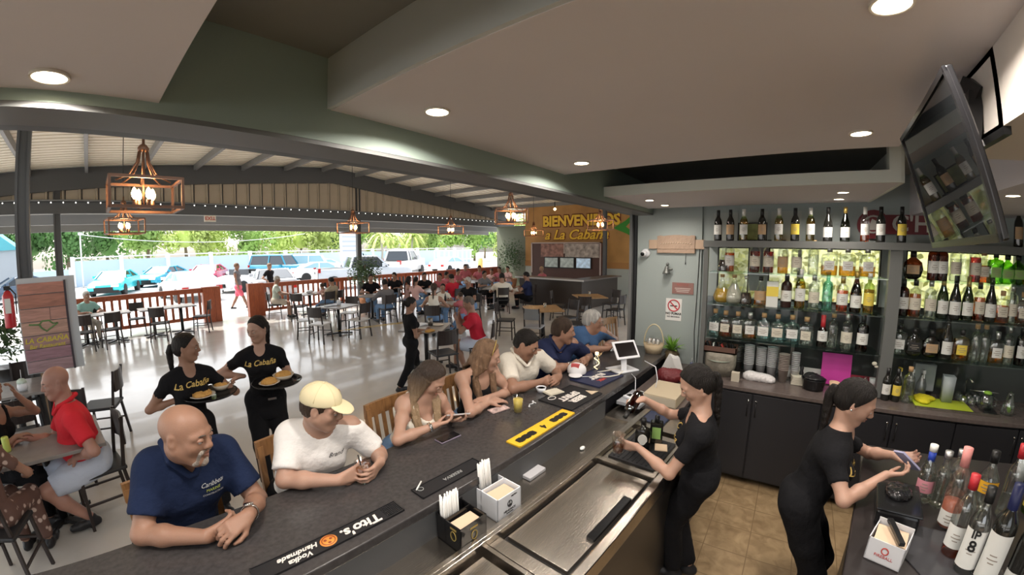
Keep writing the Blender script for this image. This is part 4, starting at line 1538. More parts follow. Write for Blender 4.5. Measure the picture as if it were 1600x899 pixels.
bt = thing('bar_counter', 'long dark speckled bar counter with the guests seated along it', 'counter')
outer = [(-.9, 1.87), (-.07, 1.87), (.55, 1.82), (1.16, 1.79), (2.8, 1.72), (4.34, 1.66)]
inner = [(4.34, 1.06), (3.33, 1.09), (2.70, 1.13), (1.74, 1.165), (.89, 1.215), (.43, 1.24), (-.9, 1.31)]
B().poly((inner[::-1]+[])[::1] + outer[::-1], 1.025, 1.07).build('worktop', M_TOP, bt, bevel=.006)
B().poly([(-.9, 1.36), (.43, 1.29), (1.74, 1.215), (4.34, 1.12), (4.34, 1.50), (2.8, 1.52), (-.9, 1.64)], .0, 1.025).build('front_wall', M_DARKW, bt)
B().poly([(-.9, 1.315), (.43, 1.245), (.89, 1.22), (1.74, 1.17), (2.7, 1.135), (2.7, 1.15), (1.74, 1.185), (.43, 1.26), (-.9, 1.33)], .88, 1.024).build('apron_strip', M_STEELG, bt)

ub = thing('steel_work_station', 'stainless steel under-bar station with sliding lids and ice wells', 'counter')
def wbox(b, a, c, z0, z1):
    P = [wp(a[0], a[1]), wp(c[0], a[1]), wp(c[0], c[1]), wp(a[0], c[1])]
    return b.poly([(p[0], p[1]) for p in P], z0, z1)
wbox(B(), (-.6, 1.00), (2.68, 1.245), .84, .885).build('rear_deck', M_STEEL, ub)
wbox(wbox(B(), (-.6, .975), (2.95, 1.00), .80, .925), (-.6, .995), (2.95, 1.025), .875, .925).build('rear_ridge', M_STEEL, ub, bevel=.004)
wbox(B(), (-.6, .555), (2.95, .605), .80, .900).build('front_rim', M_STEEL, ub, bevel=.008)
wbox(B(), (-.6, .565), (2.95, .60), .10, .80).build('front_panel', mat('station_front', (.09, .08, .07), .35, metal=.7), ub)
wbox(B(), (-.55, .62), (2.9, 1.2), .02, .10).build('plinth', M_BLACKM, ub)
wbox(B(), (-.6, .605), (2.95, .975), .78, .80).build('well_floor', M_STEELD, ub)
wbox(B(), (1.085, .60), (1.105, .975), .80, .905).build('divider', M_STEEL, ub)
wbox(B(), (1.118, .60), (1.19, .975), .80, .895).build('divider', M_STEEL, ub, bevel=.004)
wbox(B(), (1.105, .60), (1.118, .975), .80, .885).build('divider_gap', M_BLACKM, ub)
wbox(B(), (-.5, .625), (1.06, .955), .862, .882).build('well_lid', M_STEEL, ub, bevel=.003)
wbox(B(), (1.225, .628), (2.055, .958), .862, .884).build('well_lid', M_STEEL, ub, bevel=.003)
wbox(B(), (1.205, .612), (2.07, .972), .855, .864).build('lid_seal', M_BLACKM, ub)
wbox(B(), (2.08, .605), (2.12, .975), .80, .900).build('divider', M_STEEL, ub)
wbox(B(), (2.13, .615), (2.64, .97), .84, .885).build('drain_deck', M_STEEL, ub)
wbox(B(), (2.68, .60), (2.95, 1.25), .84, .90).build('side_deck', M_STEEL, ub)
hb_ = B()
p0, p1 = wp(1.44, .648), wp(1.83, .648)
hb_.bar((p0[0], p0[1], .892), (p1[0], p1[1], .892), .045, .018)
hb_.build('lid_handle', M_BLK, ub, bevel=.005)
st = B()
p = wp(1.42, .560, .62)
st.box((p[0], p[1]-.004, .66), (.10, .004, .05), PH)
st.build('sticker', mat('blue_sticker', (.06, .20, .45), .4), ub)
for i, (x, y) in enumerate(((.72, .80), (.78, .76), (.88, .70), (.95, .66), (.66, .84))):
    q = wp(x, y)
    o = B().ball((0, 0, 0), .013, 7, 5, (1.3, 1, .6)).build('ice_piece', glassy('ice', (.95, .95, .93), .3), None, (q[0], q[1], .889))
    tag(o, ['middle', 'second', 'fourth', 'rightmost', 'leftmost'][i]+' of the five small ice pieces on the left steel lid', 'ice', 'ice pieces on the left steel lid')
q = wp(2.14, 1.12)
o = B().ball((0, 0, 0), .018, 7, 5, (1.5, .9, .6)).build('crumpled_wrapper', M_PAPER, None, (q[0], q[1], .895))
tag(o, 'crumpled white wrapper on the rear steel deck left of the poured drink', 'wrapper')

# lower counter joining the bar to the back counter, under the till
jc = thing('corner_counter', 'dark low counter joining the bar end to the back counter below the till', 'counter')
B().poly([(2.97, .62), (3.77, .60), (4.33, .60), (4.33, 1.05), (2.97, 1.10)], .90, .94).build('worktop', M_CTOP, jc, bevel=.004)
B().poly([(3.0, .66), (3.85, .64), (3.85, 1.05), (3.0, 1.05)], .0, .90).build('cabinet', M_DARKW, jc)

# back counter
bc = thing('back_counter', 'dark back counter with black cabinet doors below the bottle shelves', 'counter')
B().span((3.76, -2.68, .925), (4.36, .60, .96)).build('worktop', M_CTOP, bc, bevel=.004)
B().span((3.80, -2.68, .06), (4.36, .60, .925)).build('carcass', M_DARKW, bc)
yy = .60
ys = [.60, .155, -.40, -.94, -1.42, -1.95, -2.5]
for i in range(len(ys)-1):
    d = B().span((3.778, ys[i+1]+.006, .08), (3.80, ys[i]-.006, .905)).build('door', M_DARKW, bc, bevel=.003)
    hy = ys[i+1]+.035 if i % 2 == 0 else ys[i]-.035
    B().tube([(3.778, hy, .83), (3.755, hy, .83), (3.755, hy, .70), (3.778, hy, .70)], .004, 6).build('handle', M_BLACKM, d)
    B().lathe([(.008, 0), (.008, .006)], 10, (3.772, hy, .845), M=Matrix.Rotation(-PI/2, 3, 'Y')).build('knob', M_CHROME, d)

# right hand counter beside the second bartender
rc = thing('side_counter', 'dark counter at the lower right holding the loose liquor bottles', 'counter')
P = [(1.1, -.33), (1.54, -.35), (2.01, -.425), (2.77, -.565), (2.84, -.60), (2.84, -2.2), (1.1, -2.2)]
B().poly(P[::-1], .97, 1.02).build('worktop', mat('side_counter_top', (.024, .020, .020), .28), rc, bevel=.006)
B().poly([(1.15, -.36), (1.54, -.38), (2.79, -.60), (2.79, -2.2), (1.15, -2.2)][::-1], .02, .97).build('cabinet', M_DARKW, rc)
B().bar((1.2, -.325, .995), (2.78, -.56, .995), .012, .045).build('edge_trim', M_STEELD, rc)
B().poly([(1.55, -.70), (1.75, -.60), (2.0, -.68), (1.95, -1.0), (1.6, -1.05)][::-1], 1.021, 1.026).build('plastic_sheet', mat('clear_black_plastic', (.05, .05, .055), .15), rc)

# ------------------------------------------------------------------ shelves for the bottles
sh = thing('bottle_shelving', 'grey wall shelving unit with glass shelves for the liquor bottles', 'shelf')
M_SHG = mat('shelf_grey', (.12, .125, .12), .5)
M_SGL = glassy('shelf_glass', (.80, .90, .86), .10)
B().span((3.98, -2.69, 2.215), (4.37, .70, 2.275)).build('top_board', M_SHG, sh)
B().span((4.0, .655, .97), (4.06, .695, 2.215)).build('upright', M_SHG, sh)
B().span((4.0, -.925, .97), (4.08, -.83, 2.215)).build('upright', M_SHG, sh)
B().span((4.0, -2.69, .97), (4.05, -2.62, 2.215)).build('upright', M_SHG, sh)
B().span((4.34, -.16, .97), (4.36, -.13, 2.2)).build('rail_strip', M_STEELD, sh)
for z in (1.975, 1.665, 1.335):
    B().span((4.0, -.825, z-.008), (4.34, .65, z)).build('glass_shelf', M_SGL, sh)
    B().span((4.0, -2.62, z-.008), (4.34, -.93, z)).build('glass_shelf', M_SGL, sh)
cl = thing('wall_cable', 'thin dark cable hanging beside the left upright of the shelving', 'cable', (4.345, .80, 0))
B().tube([(0, 0, 2.2), (0, .01, 1.8), (0, .02, 1.3), (0, .0, .97)], .004, 5).build('wire', M_BLACKM, cl)

# ------------------------------------------------------------------ bottles
BM = {}
def bottle_kit(key, prof, glass, liquid=None, level=.6, capm=None, caph=.03, label=None, lz=(.25, .6), lr=None, neck=None, n=16, sq=1.0, sqn=None):
    """prof: (r, z) outside; shared meshes for every copy of this kind"""
    H_ = prof[-1][1]
    out = {'H': H_}
    N_ = sqn or n
    pr = [(.001, 0)]+prof
    out['body'] = B().lathe(pr, N_, sq=sq).mesh('bottle_body', glass)
    if liquid:
        lz_ = level*H_
        lp_ = [(.001, .004)]
        for r, z in prof:
            if z < lz_:
                lp_.append((max(r-.003, .002), max(z, .004)))
        last = [p for p in prof if p[1] < lz_][-1]
        nxt = [p for p in prof if p[1] >= lz_][0]
        t = (lz_-last[1])/(nxt[1]-last[1]+1e-9)
        lp_.append((max(last[0]+(nxt[0]-last[0])*t-.003, .002), lz_))
        lp_.append((.001, lz_))
        out['liquid'] = B().lathe(lp_, N_, sq=sq).mesh('liquid', liquid)
    if capm:
        rr = prof[-1][0]+.003
        out['cap'] = B().lathe([(rr, H_-caph), (rr, H_+.004), (.001, H_+.004)], 12).mesh('cap', capm)
    if label:
        b = B()
        z0, z1 = lz[0]*H_, lz[1]*H_
        r0 = (lr or max(p[0] for p in prof))+.0012
        k = 9
        vs = []
        for i in range(k+1):
            a = PI+(-1+2*i/k)*(1.15 if sq > .8 else .62)
            for z in (z0, z1):
                vs.append((r0*sq*math.cos(a), r0*math.sin(a), z))
        b.add(vs, [(2*i, 2*i+2, 2*i+3, 2*i+1) for i in range(k)], True)
        out['label'] = b.mesh('label', label)
        lm = B()
        a0 = PI
        zc = (z0+z1)/2
        for q, (dz, ww) in enumerate(((.012, .3), (-.002, .45), (-.014, .25))):
            vs = []
            for i in range(6):
                a = PI+(-1+2*i/5)*ww
                for z in (zc+dz-.002, zc+dz+.002):
                    vs.append(((r0+.0006)*sq*math.cos(a), (r0+.0006)*math.sin(a), z))
            lm.add(vs, [(2*i, 2*i+2, 2*i+3, 2*i+1) for i in range(5)], True)
        out['mark'] = lm.mesh('label_print', mat('print_dark', (.28, .24, .20), .6))
    if neck:
        out['neck'] = B().lathe([(prof[-1][0]+.0015, H_*neck), (prof[-1][0]+.002, H_*.99)], 12).mesh('neck_foil', capm)
    BM[key] = out
    return out

G_CLR = glassy('glass_clear', (.93, .96, .95), .12)
G_GRN = glassy('glass_green', (.30, .62, .10), .10)
G_DGR = glassy('glass_olive', (.10, .15, .05), .10)
G_LGR = glassy('glass_palegreen', (.70, .80, .45), .10)
G_DRK = mat('glass_darkwine', (.012, .012, .010), .08, coat=.6)
G_BRN = glassy('glass_brown', (.22, .08, .02), .10)
G_BLU = glassy('glass_paleblue', (.70, .90, .93), .12)
G_AQU = glassy('glass_aqua', (.45, .80, .72), .12)
L_AMB = glassy('liq_amber', (.75, .32, .05), .04)
L_GLD = glassy('liq_gold', (.90, .60, .08), .04)
L_RED = glassy('liq_red', (.65, .06, .03), .04)
L_CLR = glassy('liq_clear', (.92, .93, .90), .04)
L_ORG = glassy('liq_orange', (.95, .35, .08), .04)
L_ROSE = mat('liq_rose', (.45, .14, .09), .3)
L_DRK = mat('liq_dark', (.03, .012, .01), .2)
L_WHT = mat('liq_milky', (.66, .62, .52), .4)
L_YLW = mat('liq_yellow', (.72, .42, .04), .35)
P_CRM = mat('label_cream', (.62, .58, .48), .7)
P_WHT = mat('label_white', (.70, .70, .67), .7)
P_YEL = mat('label_yellow', (.72, .55, .08), .7)
P_TAN = mat('label_tan', (.45, .30, .17), .7)
P_BLK = mat('label_black', (.02, .02, .02), .6)
P_RED = mat('label_red', (.45, .05, .04), .6)
P_GRN = mat('label_green', (.25, .42, .12), .6)
C_BLK = mat('cap_black', (.015, .015, .015), .35)
C_RED = mat('cap_red', (.50, .03, .04), .35)
C_BLU = mat('cap_blue', (.03, .07, .45), .35)
C_NVY = mat('cap_navy', (.015, .02, .08), .4)
C_GLD = mat('cap_gold', (.55, .40, .12), .35, metal=.6)
C_WHT = mat('cap_white', (.75, .75, .72), .4)
C_CRK = mat('cap_cork', (.45, .28, .14), .8)
C_PNK = mat('cap_pink', (.75, .30, .28), .4)
C_SIL = mat('cap_silver', (.6, .6, .6), .3, metal=.9)

bordeaux = [(.036, 0), (.038, .01), (.038, .175), (.034, .20), (.018, .235), (.014, .25), (.014, .30)]
burgundy = [(.038, 0), (.040, .01), (.040, .13), (.034, .17), (.020, .215), (.014, .25), (.014, .30)]
spirit = [(.038, 0), (.040, .008), (.040, .17), (.036, .19), (.020, .205), (.014, .215), (.014, .26)]
squat = [(.060, 0), (.066, .01), (.066, .11), (.050, .155), (.020, .165), (.016, .175), (.016, .22)]
square_ = [(.054, 0), (.058, .006), (.058, .145), (.050, .16), (.018, .165), (.016, .17), (.016, .215)]
roundb = [(.03, 0), (.055, .02), (.068, .07), (.058, .12), (.030, .145), (.018, .155), (.018, .195)]
tallb = [(.034, 0), (.036, .01), (.036, .19), (.030, .21), (.014, .225), (.014, .29)]
tear = [(.040, 0), (.062, .02), (.070, .055), (.055, .105), (.026, .16), (.013, .21), (.015, .235)]
cone = [(.048, 0), (.050, .01), (.047, .06), (.018, .17), (.014, .20), (.015, .23)]
kits = [
 ('wine_white_label', bordeaux, G_DRK, None, .6, C_BLK, .06, P_WHT), ('wine_dark_label', bordeaux, G_DRK, None, .6, C_BLK, .06, P_TAN),
 ('white_wine', bordeaux, G_LGR, L_GLD, .70, C_WHT, .07, P_WHT), ('wine_yellow_label', bordeaux, G_DRK, None, .6, C_BLK, .06, P_YEL),
 ('burgundy_low_label', burgundy, G_DRK, None, .6, C_BLK, .05, P_WHT), ('burgundy_green', burgundy, G_DGR, None, .6, C_GLD, .05, P_WHT),
 ('rose_wine', bordeaux, G_CLR, L_ORG, .4, C_WHT, .06, P_WHT), ('sparkling', burgundy, G_DGR, None, .5, C_GLD, .09, P_WHT),
 ('whiskey_red', spirit, G_CLR, L_RED, .66, C_BLK, .04, P_CRM), ('whiskey_amber', spirit, G_CLR, L_AMB, .62, C_BLK, .04, P_CRM),
 ('spirit_round_label', spirit, G_CLR, L_GLD, .45, C_BLK, .04, P_TAN), ('clear_spirit', spirit, G_CLR, L_CLR, .6, C_SIL, .04, P_CRM),
 ('clear_plain', spirit, G_CLR, L_CLR, .6, C_CRK, .03, None), ('square_clear', square_, G_CLR, L_CLR, .55, C_CRK, .03, P_CRM),
 ('square_amber', square_, G_CLR, L_AMB, .55, C_CRK, .03, P_CRM), ('square_tequila', square_, G_CLR, L_GLD, .35, C_SIL, .04, P_WHT),
 ('blue_round', squat, G_BLU, L_CLR, .5, C_CRK, .03, P_WHT), ('blue_round_orange', squat, G_BLU, L_CLR, .5, C_CRK, .03, P_CRM),
 ('round_decanter', roundb, G_BRN, L_DRK, .5, C_BLK, .04, P_TAN), ('tear_yellow', tear, G_CLR, L_YLW, .50, C_CRK, .02, None),
 ('tear_milky', tear, G_CLR, L_WHT, .72, C_CRK, .02, None), ('cone_berry', cone, G_CLR, L_DRK, .42, C_SIL, .02, None),
 ('cone_gold', cone, G_CLR, L_GLD, .45, C_BLK, .03, P_TAN), ('dark_liqueur', spirit, L_DRK, None, .5, C_BLK, .05, P_WHT),
 ('green_gin', square_, G_GRN, None, .5, C_BLK, .04, P_GRN), ('green_round', roundb, G_GRN, None, .5, C_BLK, .03, P_GRN),
 ('aqua_bottle', tallb, G_AQU, L_CLR, .7, C_WHT, .02, None), ('orange_liqueur', spirit, G_CLR, L_ORG, .6, C_GLD, .05, P_WHT),
 ('tall_brown', burgundy, G_BRN, L_DRK, .7, C_GLD, .05, P_WHT), ('tall_green_y', tallb, G_LGR, L_GLD, .6, C_WHT, .03, P_YEL),
 ('red_long_neck', [(.034, 0), (.036, .01), (.036, .10), (.030, .13), (.017, .15), (.014, .24)], G_BRN, L_DRK, .5, C_RED, .11, P_WHT),
 ('amber_brown', spirit, G_BRN, L_AMB, .7, C_BLK, .05, P_WHT), ('black_box_label', square_, G_CLR, L_CLR, .5, C_BLK, .03, P_WHT),
 ('black_round', roundb, G_DRK, None, .5, C_BLK, .03, P_BLK), ('gold_square', square_, G_CLR, L_GLD, .7, C_BLK, .04, P_YEL),
 ('pink_pale', spirit, G_CLR, L_ROSE, .2, C_SIL, .04, P_WHT),
]
for k, pr, gl, lq, lv, cp, ch, lb_ in kits:
    s4 = pr is square_
    bottle_kit(k, pr, gl, lq, lv, cp, ch, lb_, lz=(.20, .52) if pr is not burgundy else (.12, .42), n=16, sq=.55 if pr in (squat, square_) else (.45 if pr is roundb else 1))
BGROUP = {}
def bottle(key, x, y, z, label, group=None, rz=0, s=1.0, name='bottle', tilt=None, parent=None):
    k = BM[key]
    o = link(name, k['body'], parent, (x, y, z), (0, 0, rz))
    o.scale = (s, s, s)
    if tilt:
        o.rotation_euler = tilt
    for p in ('liquid', 'cap', 'label'):
        if p in k:
            c = link({'liquid': 'liquid', 'cap': 'cap', 'label': 'label'}[p], k[p], o)
            if p == 'label':
                link('label_print', k['mark'], c)
    if parent is None:
        tag(o, label, 'bottle', group)
    return o
def noshare(seq):
    return seq
ORD = ['first', 'second', 'third', 'fourth', 'fifth', 'sixth', 'seventh', 'eighth', 'ninth', 'tenth', 'eleventh', 'twelfth', 'thirteenth', 'fourteenth', 'fifteenth', 'sixteenth']
def row(items, x, z, where, group):
    for i, (k, y, desc) in enumerate(items):
        bottle(k, x+(.0 if i % 3 else .015), y, z, '%s, %s along the %s' % (desc, ORD[i], where), group, rz=rad(-8+((i*37) % 16)), s=.97 if z > 2.2 else 1.18)
# wines on the top board (y falls to the right)
row([('wine_white_label', .585, 'dark wine bottle with a white label'), ('wine_dark_label', .47, 'slim dark wine bottle with a brown label'), ('white_wine', .35, 'pale white wine bottle before the small frame'),
     ('wine_dark_label', .19, 'dark wine bottle with a dark label'), ('white_wine', .045, 'white wine bottle with a pale cap'), ('wine_yellow_label', -.09, 'dark wine bottle with a yellow label'),
     ('white_wine', -.215, 'pale wine bottle with a long white foil'), ('burgundy_low_label', -.355, 'broad dark wine bottle with a low label'), ('burgundy_green', -.49, 'sloping green wine bottle with a white label'),
     ('rose_wine', -.645, 'pale rose wine bottle in front of the red sign'), ('wine_white_label', -.765, 'dark wine bottle with a pale label before the red sign'), ('wine_yellow_label', -.925, 'short dark bottle with a yellow label left of the television')], 4.09, 2.277, 'top board', 'wine bottles on the top board')
bottle('wine_dark_label', 4.10, -1.86, 2.277, 'dark wine bottle on the top board right of the television')
# left section, upper glass shelf
row([('cone_berry', .53, 'faceted clear bottle with black liquid'), ('orange_liqueur', .475, 'clear bottle with orange liquid'), ('whiskey_red', .245, 'clear bottle of red liquor with a cream label'), ('whiskey_red', .125, 'red liquor bottle with a dark cap'),
     ('spirit_round_label', .0, 'bottle with a round tan label'), ('clear_spirit', -.115, 'clear spirit bottle with a pale label'), ('clear_plain', -.255, 'plain clear bottle'), ('square_tequila', -.385, 'clear bottle with a printed view'),
     ('square_tequila', -.53, 'wide clear bottle with a pale printed label'), ('square_tequila', -.69, 'clear bottle with a printed view next to the upright')], 4.15, 1.976, 'upper left shelf', 'bottles on the left upper shelf')
row([('tear_yellow', .535, 'drop-shaped bottle of yellow liquid'), ('tear_milky', .42, 'drop-shaped bottle of milky liquid'), ('cone_berry', .31, 'bottle with dark berries in the base'), ('cone_gold', .18, 'conical bottle of golden liquor'),
     ('dark_liqueur', -.045, 'round dark bottle with a pale label'), ('white_wine', -.16, 'tall olive bottle with a white label'), ('clear_spirit', -.275, 'tall clear bottle with a white label'), ('aqua_bottle', -.385, 'aqua coloured bottle'),
     ('orange_liqueur', -.505, 'bottle of orange liquor with a pale label'), ('tall_brown', -.615, 'brown sloping bottle with a white label'), ('tall_green_y', -.715, 'bottle of yellow liquor with a yellow label')], 4.14, 1.666, 'middle left shelf', 'bottles on the left middle shelf')
row([('blue_round', .58, 'short turquoise bottle with a white label'), ('square_amber', .48, 'square bottle with an orange-brown label'), ('square_clear', .365, 'square clear bottle with a tan label'), ('square_tequila', .255, 'wide bottle with a blue and white label'),
     ('blue_round', .13, 'pale blue bottle with a round label'), ('blue_round_orange', .01, 'pale blue bottle with a cork and a cream label'), ('blue_round', -.115, 'light blue bottle with a big white disc'), ('square_clear', -.235, 'clear bell-shaped bottle with a cork'),
     ('red_long_neck', -.37, 'slim bottle with a long red neck'), ('clear_plain', -.455, 'clear bottle with pale liquid'), ('clear_spirit', -.565, 'clear bottle with a square white label'), ('amber_brown', -.69, 'amber bottle with a yellow label')], 4.12, 1.336, 'lower left shelf', 'bottles on the left lower shelf')
# right section
row([('round_decanter', -1.045, 'big round bottle with a gold medallion'), ('amber_brown', -1.20, 'brown bottle with a long neck'), ('amber_brown', -1.265, 'brown bottle with a cream label'), ('clear_spirit', -1.375, 'clear bottle with a dark cap'),
     ('clear_plain', -1.45, 'clear bottle with a black cap'), ('whiskey_red', -1.53, 'bottle of bright red liquor'), ('square_amber', -1.605, 'bottle with an amber label'), ('green_gin', -1.70, 'square bright green bottle'), ('green_round', -1.80, 'slim bright green bottle'),
     ('green_round', -1.90, 'round bright green bottle with a label'), ('square_tequila', -2.01, 'clear bottle with a pale label'), ('square_amber', -2.11, 'pale amber bottle'), ('amber_brown', -2.22, 'brown bottle'), ('clear_plain', -2.33, 'clear bottle')], 4.15, 1.976, 'upper right shelf', 'bottles on the right upper shelf')
row([('amber_brown', -.985, 'amber bottle with a red label'), ('whiskey_amber', -1.075, 'square whiskey bottle with a slanted label'), ('clear_spirit', -1.195, 'clear bottle with a white label'), ('sparkling', -1.295, 'green sparkling wine bottle'),
     ('burgundy_low_label', -1.39, 'dark wine bottle with a low white label'), ('sparkling', -1.49, 'dark green wine bottle with a white label'), ('whiskey_amber', -1.59, 'clear bottle with a golden top'), ('burgundy_low_label', -1.68, 'black wine bottle with a white label'),
     ('square_amber', -1.78, 'clear bottle with brown liquor'), ('clear_spirit', -1.87, 'bottle with a pale cap'), ('square_amber', -1.965, 'short clear bottle with amber liquor'), ('white_wine', -2.07, 'pale bottle'), ('sparkling', -2.17, 'green bottle')], 4.14, 1.666, 'middle right shelf', 'bottles on the right middle shelf')
row([('black_box_label', -.985, 'clear flat bottle with a big white label'), ('black_round', -1.10, 'round black bottle'), ('round_decanter', -1.235, 'squat cut-glass decanter'), ('burgundy_low_label', -1.36, 'slim dark bottle with a white label'), ('gold_square', -1.475, 'golden square bottle'),
     ('clear_plain', -1.59, 'clear bottle with a little amber liquid'), ('clear_plain', -1.67, 'clear bottle with a dark neck'), ('square_tequila', -1.77, 'clear bottle with a white label and arch'), ('clear_spirit', -1.87, 'tall clear bottle with a white label'), ('amber_brown', -1.99, 'amber bottle with a red label'), ('square_clear', -2.1, 'clear square bottle'), ('clear_plain', -2.22, 'clear bottle')], 4.12, 1.336, 'lower right shelf', 'bottles on the right lower shelf')
# yellow carton on the middle shelf
cb = thing('bottle_carton', 'white and yellow carton standing among the bottles of the left middle shelf', 'box', (4.13, .075, 1.666))
B().span((-.045, -.05, 0), (.045, .05, .235)).build('box', P_WHT, cb)
B().span((-.0465, -.051, .10), (.0465, .051, .19)).build('band', mat('carton_yellow', (.80, .62, .10), .6), cb)

# loose bottles on the right hand counter
def big(key, prof, glass, liquid, level, capm, caph, label, lz, **k):
    bottle_kit(key, prof, glass, liquid, level, capm, caph, label, lz, n=28, **k)
S = [(.036, 0), (.040, .01), (.040, .19), (.036, .215), (.018, .245), (.0145, .26), (.0145, .32)]
big('r_rose', S, G_CLR, L_ROSE, .34, C_PNK, .07, P_WHT, (.06, .24))
big('r_lemon', [(.034, 0), (.045, .02), (.050, .09), (.044, .15), (.022, .19), (.016, .205), (.016, .26)], G_CLR, L_CLR, .5, C_BLK, .045, mat('label_orange', (.85, .45, .03), .6), (.36, .56))
big('r_red', S, G_CLR, L_CLR, .3, C_RED, .055, None, (.1, .3))
big('r_wine', S, G_DRK, None, .5, C_NVY, .105, P_WHT, (.06, .56))
big('r_wine_blue', S, G_DRK, None, .5, C_BLU, .085, P_WHT, (.06, .30))
big('r_white', S, G_CLR, L_CLR, .3, C_BLK, .05, P_WHT, (.10, .56))
big('r_brand', S, G_CLR, L_ORG, .22, C_RED, .05, P_WHT, (.14, .42))
big('r_vodka', [(.030, 0), (.034, .01), (.034, .15), (.028, .175), (.014, .195), (.014, .25)], G_CLR, L_CLR, .5, C_SIL, .03, None, (.1, .3))
big('r_blueneck', [(.032, 0), (.036, .01), (.036, .14), (.028, .17), (.014, .20), (.014, .26)], G_CLR, L_CLR, .5, C_WHT, .025, mat('label_rose', (.60, .25, .30), .6), (.2, .42))
big('r_green', bordeaux, G_GRN, L_GLD, .6, C_GLD, .05, P_YEL, (.1, .4))
big('r_pink', S, G_CLR, L_ROSE, .2, mat('cap_coral', (.75, .16, .22), .4), .06, P_WHT, (.1, .4))
GR = None
z = 1.021
def facecam(x, y):
    return math.atan2(y, x)
for key, x, lab, s in (
  ('r_blueneck', (2.245, -0.769, 1.020), 'small clear bottle with a blue neck and pink label, nearest the bartender\'s phone', 1.12),
  ('r_vodka', (2.217, -0.834, 1.020), 'slim clear vodka bottle with a silver cap behind the rose bottle', 1.12),
  ('r_vodka', (2.332, -0.937, 1.020), 'short clear bottle half hidden behind the rose bottle', 1.0),
  ('r_rose', (2.041, -0.845, 1.020), 'clear bottle with rose liquid and pink cap, left of the loose bottles', 1.18),
  ('r_lemon', (2.236, -1.065, 1.020), 'round clear bottle with a yellow lemon label and black cap', 1.15),
  ('r_red', (2.195, -1.178, 1.020), 'clear bottle with a bright red cap at the right', 1.12),
  ('r_brand', (1.821, -0.812, 1.020), 'clear bottle with a red top and white oval label', 1.12),
  ('r_white', (1.714, -0.843, 1.020), 'white labelled bottle reading IP 8', 1.14),
  ('r_wine', (1.659, -0.922, 1.020), 'black wine bottle with a navy foil and tall white label', 1.28),
  ('r_wine_blue', (1.598, -1.018, 1.020), 'black wine bottle with a bright blue foil', 1.12),
  ('r_pink', (1.519, -1.099, 1.020), 'clear bottle with a coral pink cap at the lower right corner', 1.12),
  ('r_green', (2.251, -1.350, 1.020), 'green bottle with a yellow label at the right edge', 1.2)):
    x, y = x[:2]
    b_ = bottle(key, x, y, z, lab, None, facecam(x, y), s)
    if key == 'r_white':
        text('IP', 'lettering', .042, C_BLK, b_, (-.0425, 0, .165), (PI/2, 0, -PI/2), bold=.001)
        text('8', 'lettering', .058, C_BLK, b_, (-.0425, 0, .120), (PI/2, 0, -PI/2), bold=.001)
    if key == 'r_blueneck':
        B().lathe([(.0155, .19), (.0155, .235)], 12).build('blue_band', C_BLU, b_)
cup = B().lathe([(.001, 0), (.026, 0), (.036, .12), (.034, .12), (.024, .006)], 18).build('plastic_cup', M_WHITE, None, (2.596, -1.424, 1.022))
tag(cup, 'white plastic cup standing behind the red-capped bottle', 'cup')
TVP = [(1.0135, -0.3232, 2.5863), (1.632, -0.3659, 2.5762), (1.6576, -0.4685, 2.2178), (1.0392, -0.4258, 2.2279)]
# ------------------------------------------------------------------ television
tv = thing('television', 'flat black television tilted down from its wall arm at the upper right', 'television')
import_pts = [Vector(p) for p in TVP]
c0 = sum(import_pts, Vector())/4
ex = (import_pts[1]-import_pts[0]).normalized()
ey = (import_pts[0]-import_pts[3]).normalized()
nz_ = ex.cross(ey).normalized()
if nz_.dot(-c0+Vector((0, 0, 2.2))) < 0:
    nz_ = -nz_
ey = (ey-ex*ey.dot(ex)).normalized()
w_, h_ = (import_pts[1]-import_pts[0]).length, (import_pts[0]-import_pts[3]).length
M3 = Matrix((ex, ey, nz_)).transposed()
def tvbox(cx, cy, cz, dx, dy, dz):
    p = c0+ex*cx+ey*cy+nz_*cz
    return B().box(p, (dx, dy, dz), rot=M3)
tvbox(0, 0, -.014, w_, h_, .016).build('casing', M_BLK, tv, bevel=.004)
tvbox(0, 0, -.005, w_-.024, h_-.03, .003).build('screen', mat('tv_screen', (.010, .011, .012), .015), tv)
for a, b_, c, d in ((0, h_/2-.006, w_, .013), (0, -h_/2+.008, w_, .018), (-w_/2+.006, 0, .012, h_), (w_/2-.006, 0, .012, h_)):
    tvbox(a, b_, -.003, c, d, .008).build('bezel', M_BLK, tv)
tvbox(0, -.0, -.04, w_*.5, h_*.5, .03).build('back_box', M_BLACKM, tv)
mt_ = thing('television_mount', 'black folding wall mount holding the television to the pale bulkhead', 'bracket', (1.31, -.53, 2.60))
B().span((-.12, -.0, -.10), (-.09, .02, .10)).span((.09, 0, -.10), (.12, .02, .10)).span((-.12, 0, .08), (.12, .02, .11)).span((-.12, 0, -.12), (.12, .02, -.09)).build('wall_plate', M_BLACKM, mt_)
q = c0-Vector((1.31, -.53, 2.60))-nz_*.07
B().bar((.02, .02, .05), (q.x*.5+.03, q.y*.5, .02), .05, .07).build('arm', M_BLACKM, mt_)
B().bar((q.x*.5+.03, q.y*.5, .02), tuple(q), .04, .07).build('arm', M_BLACKM, mt_)

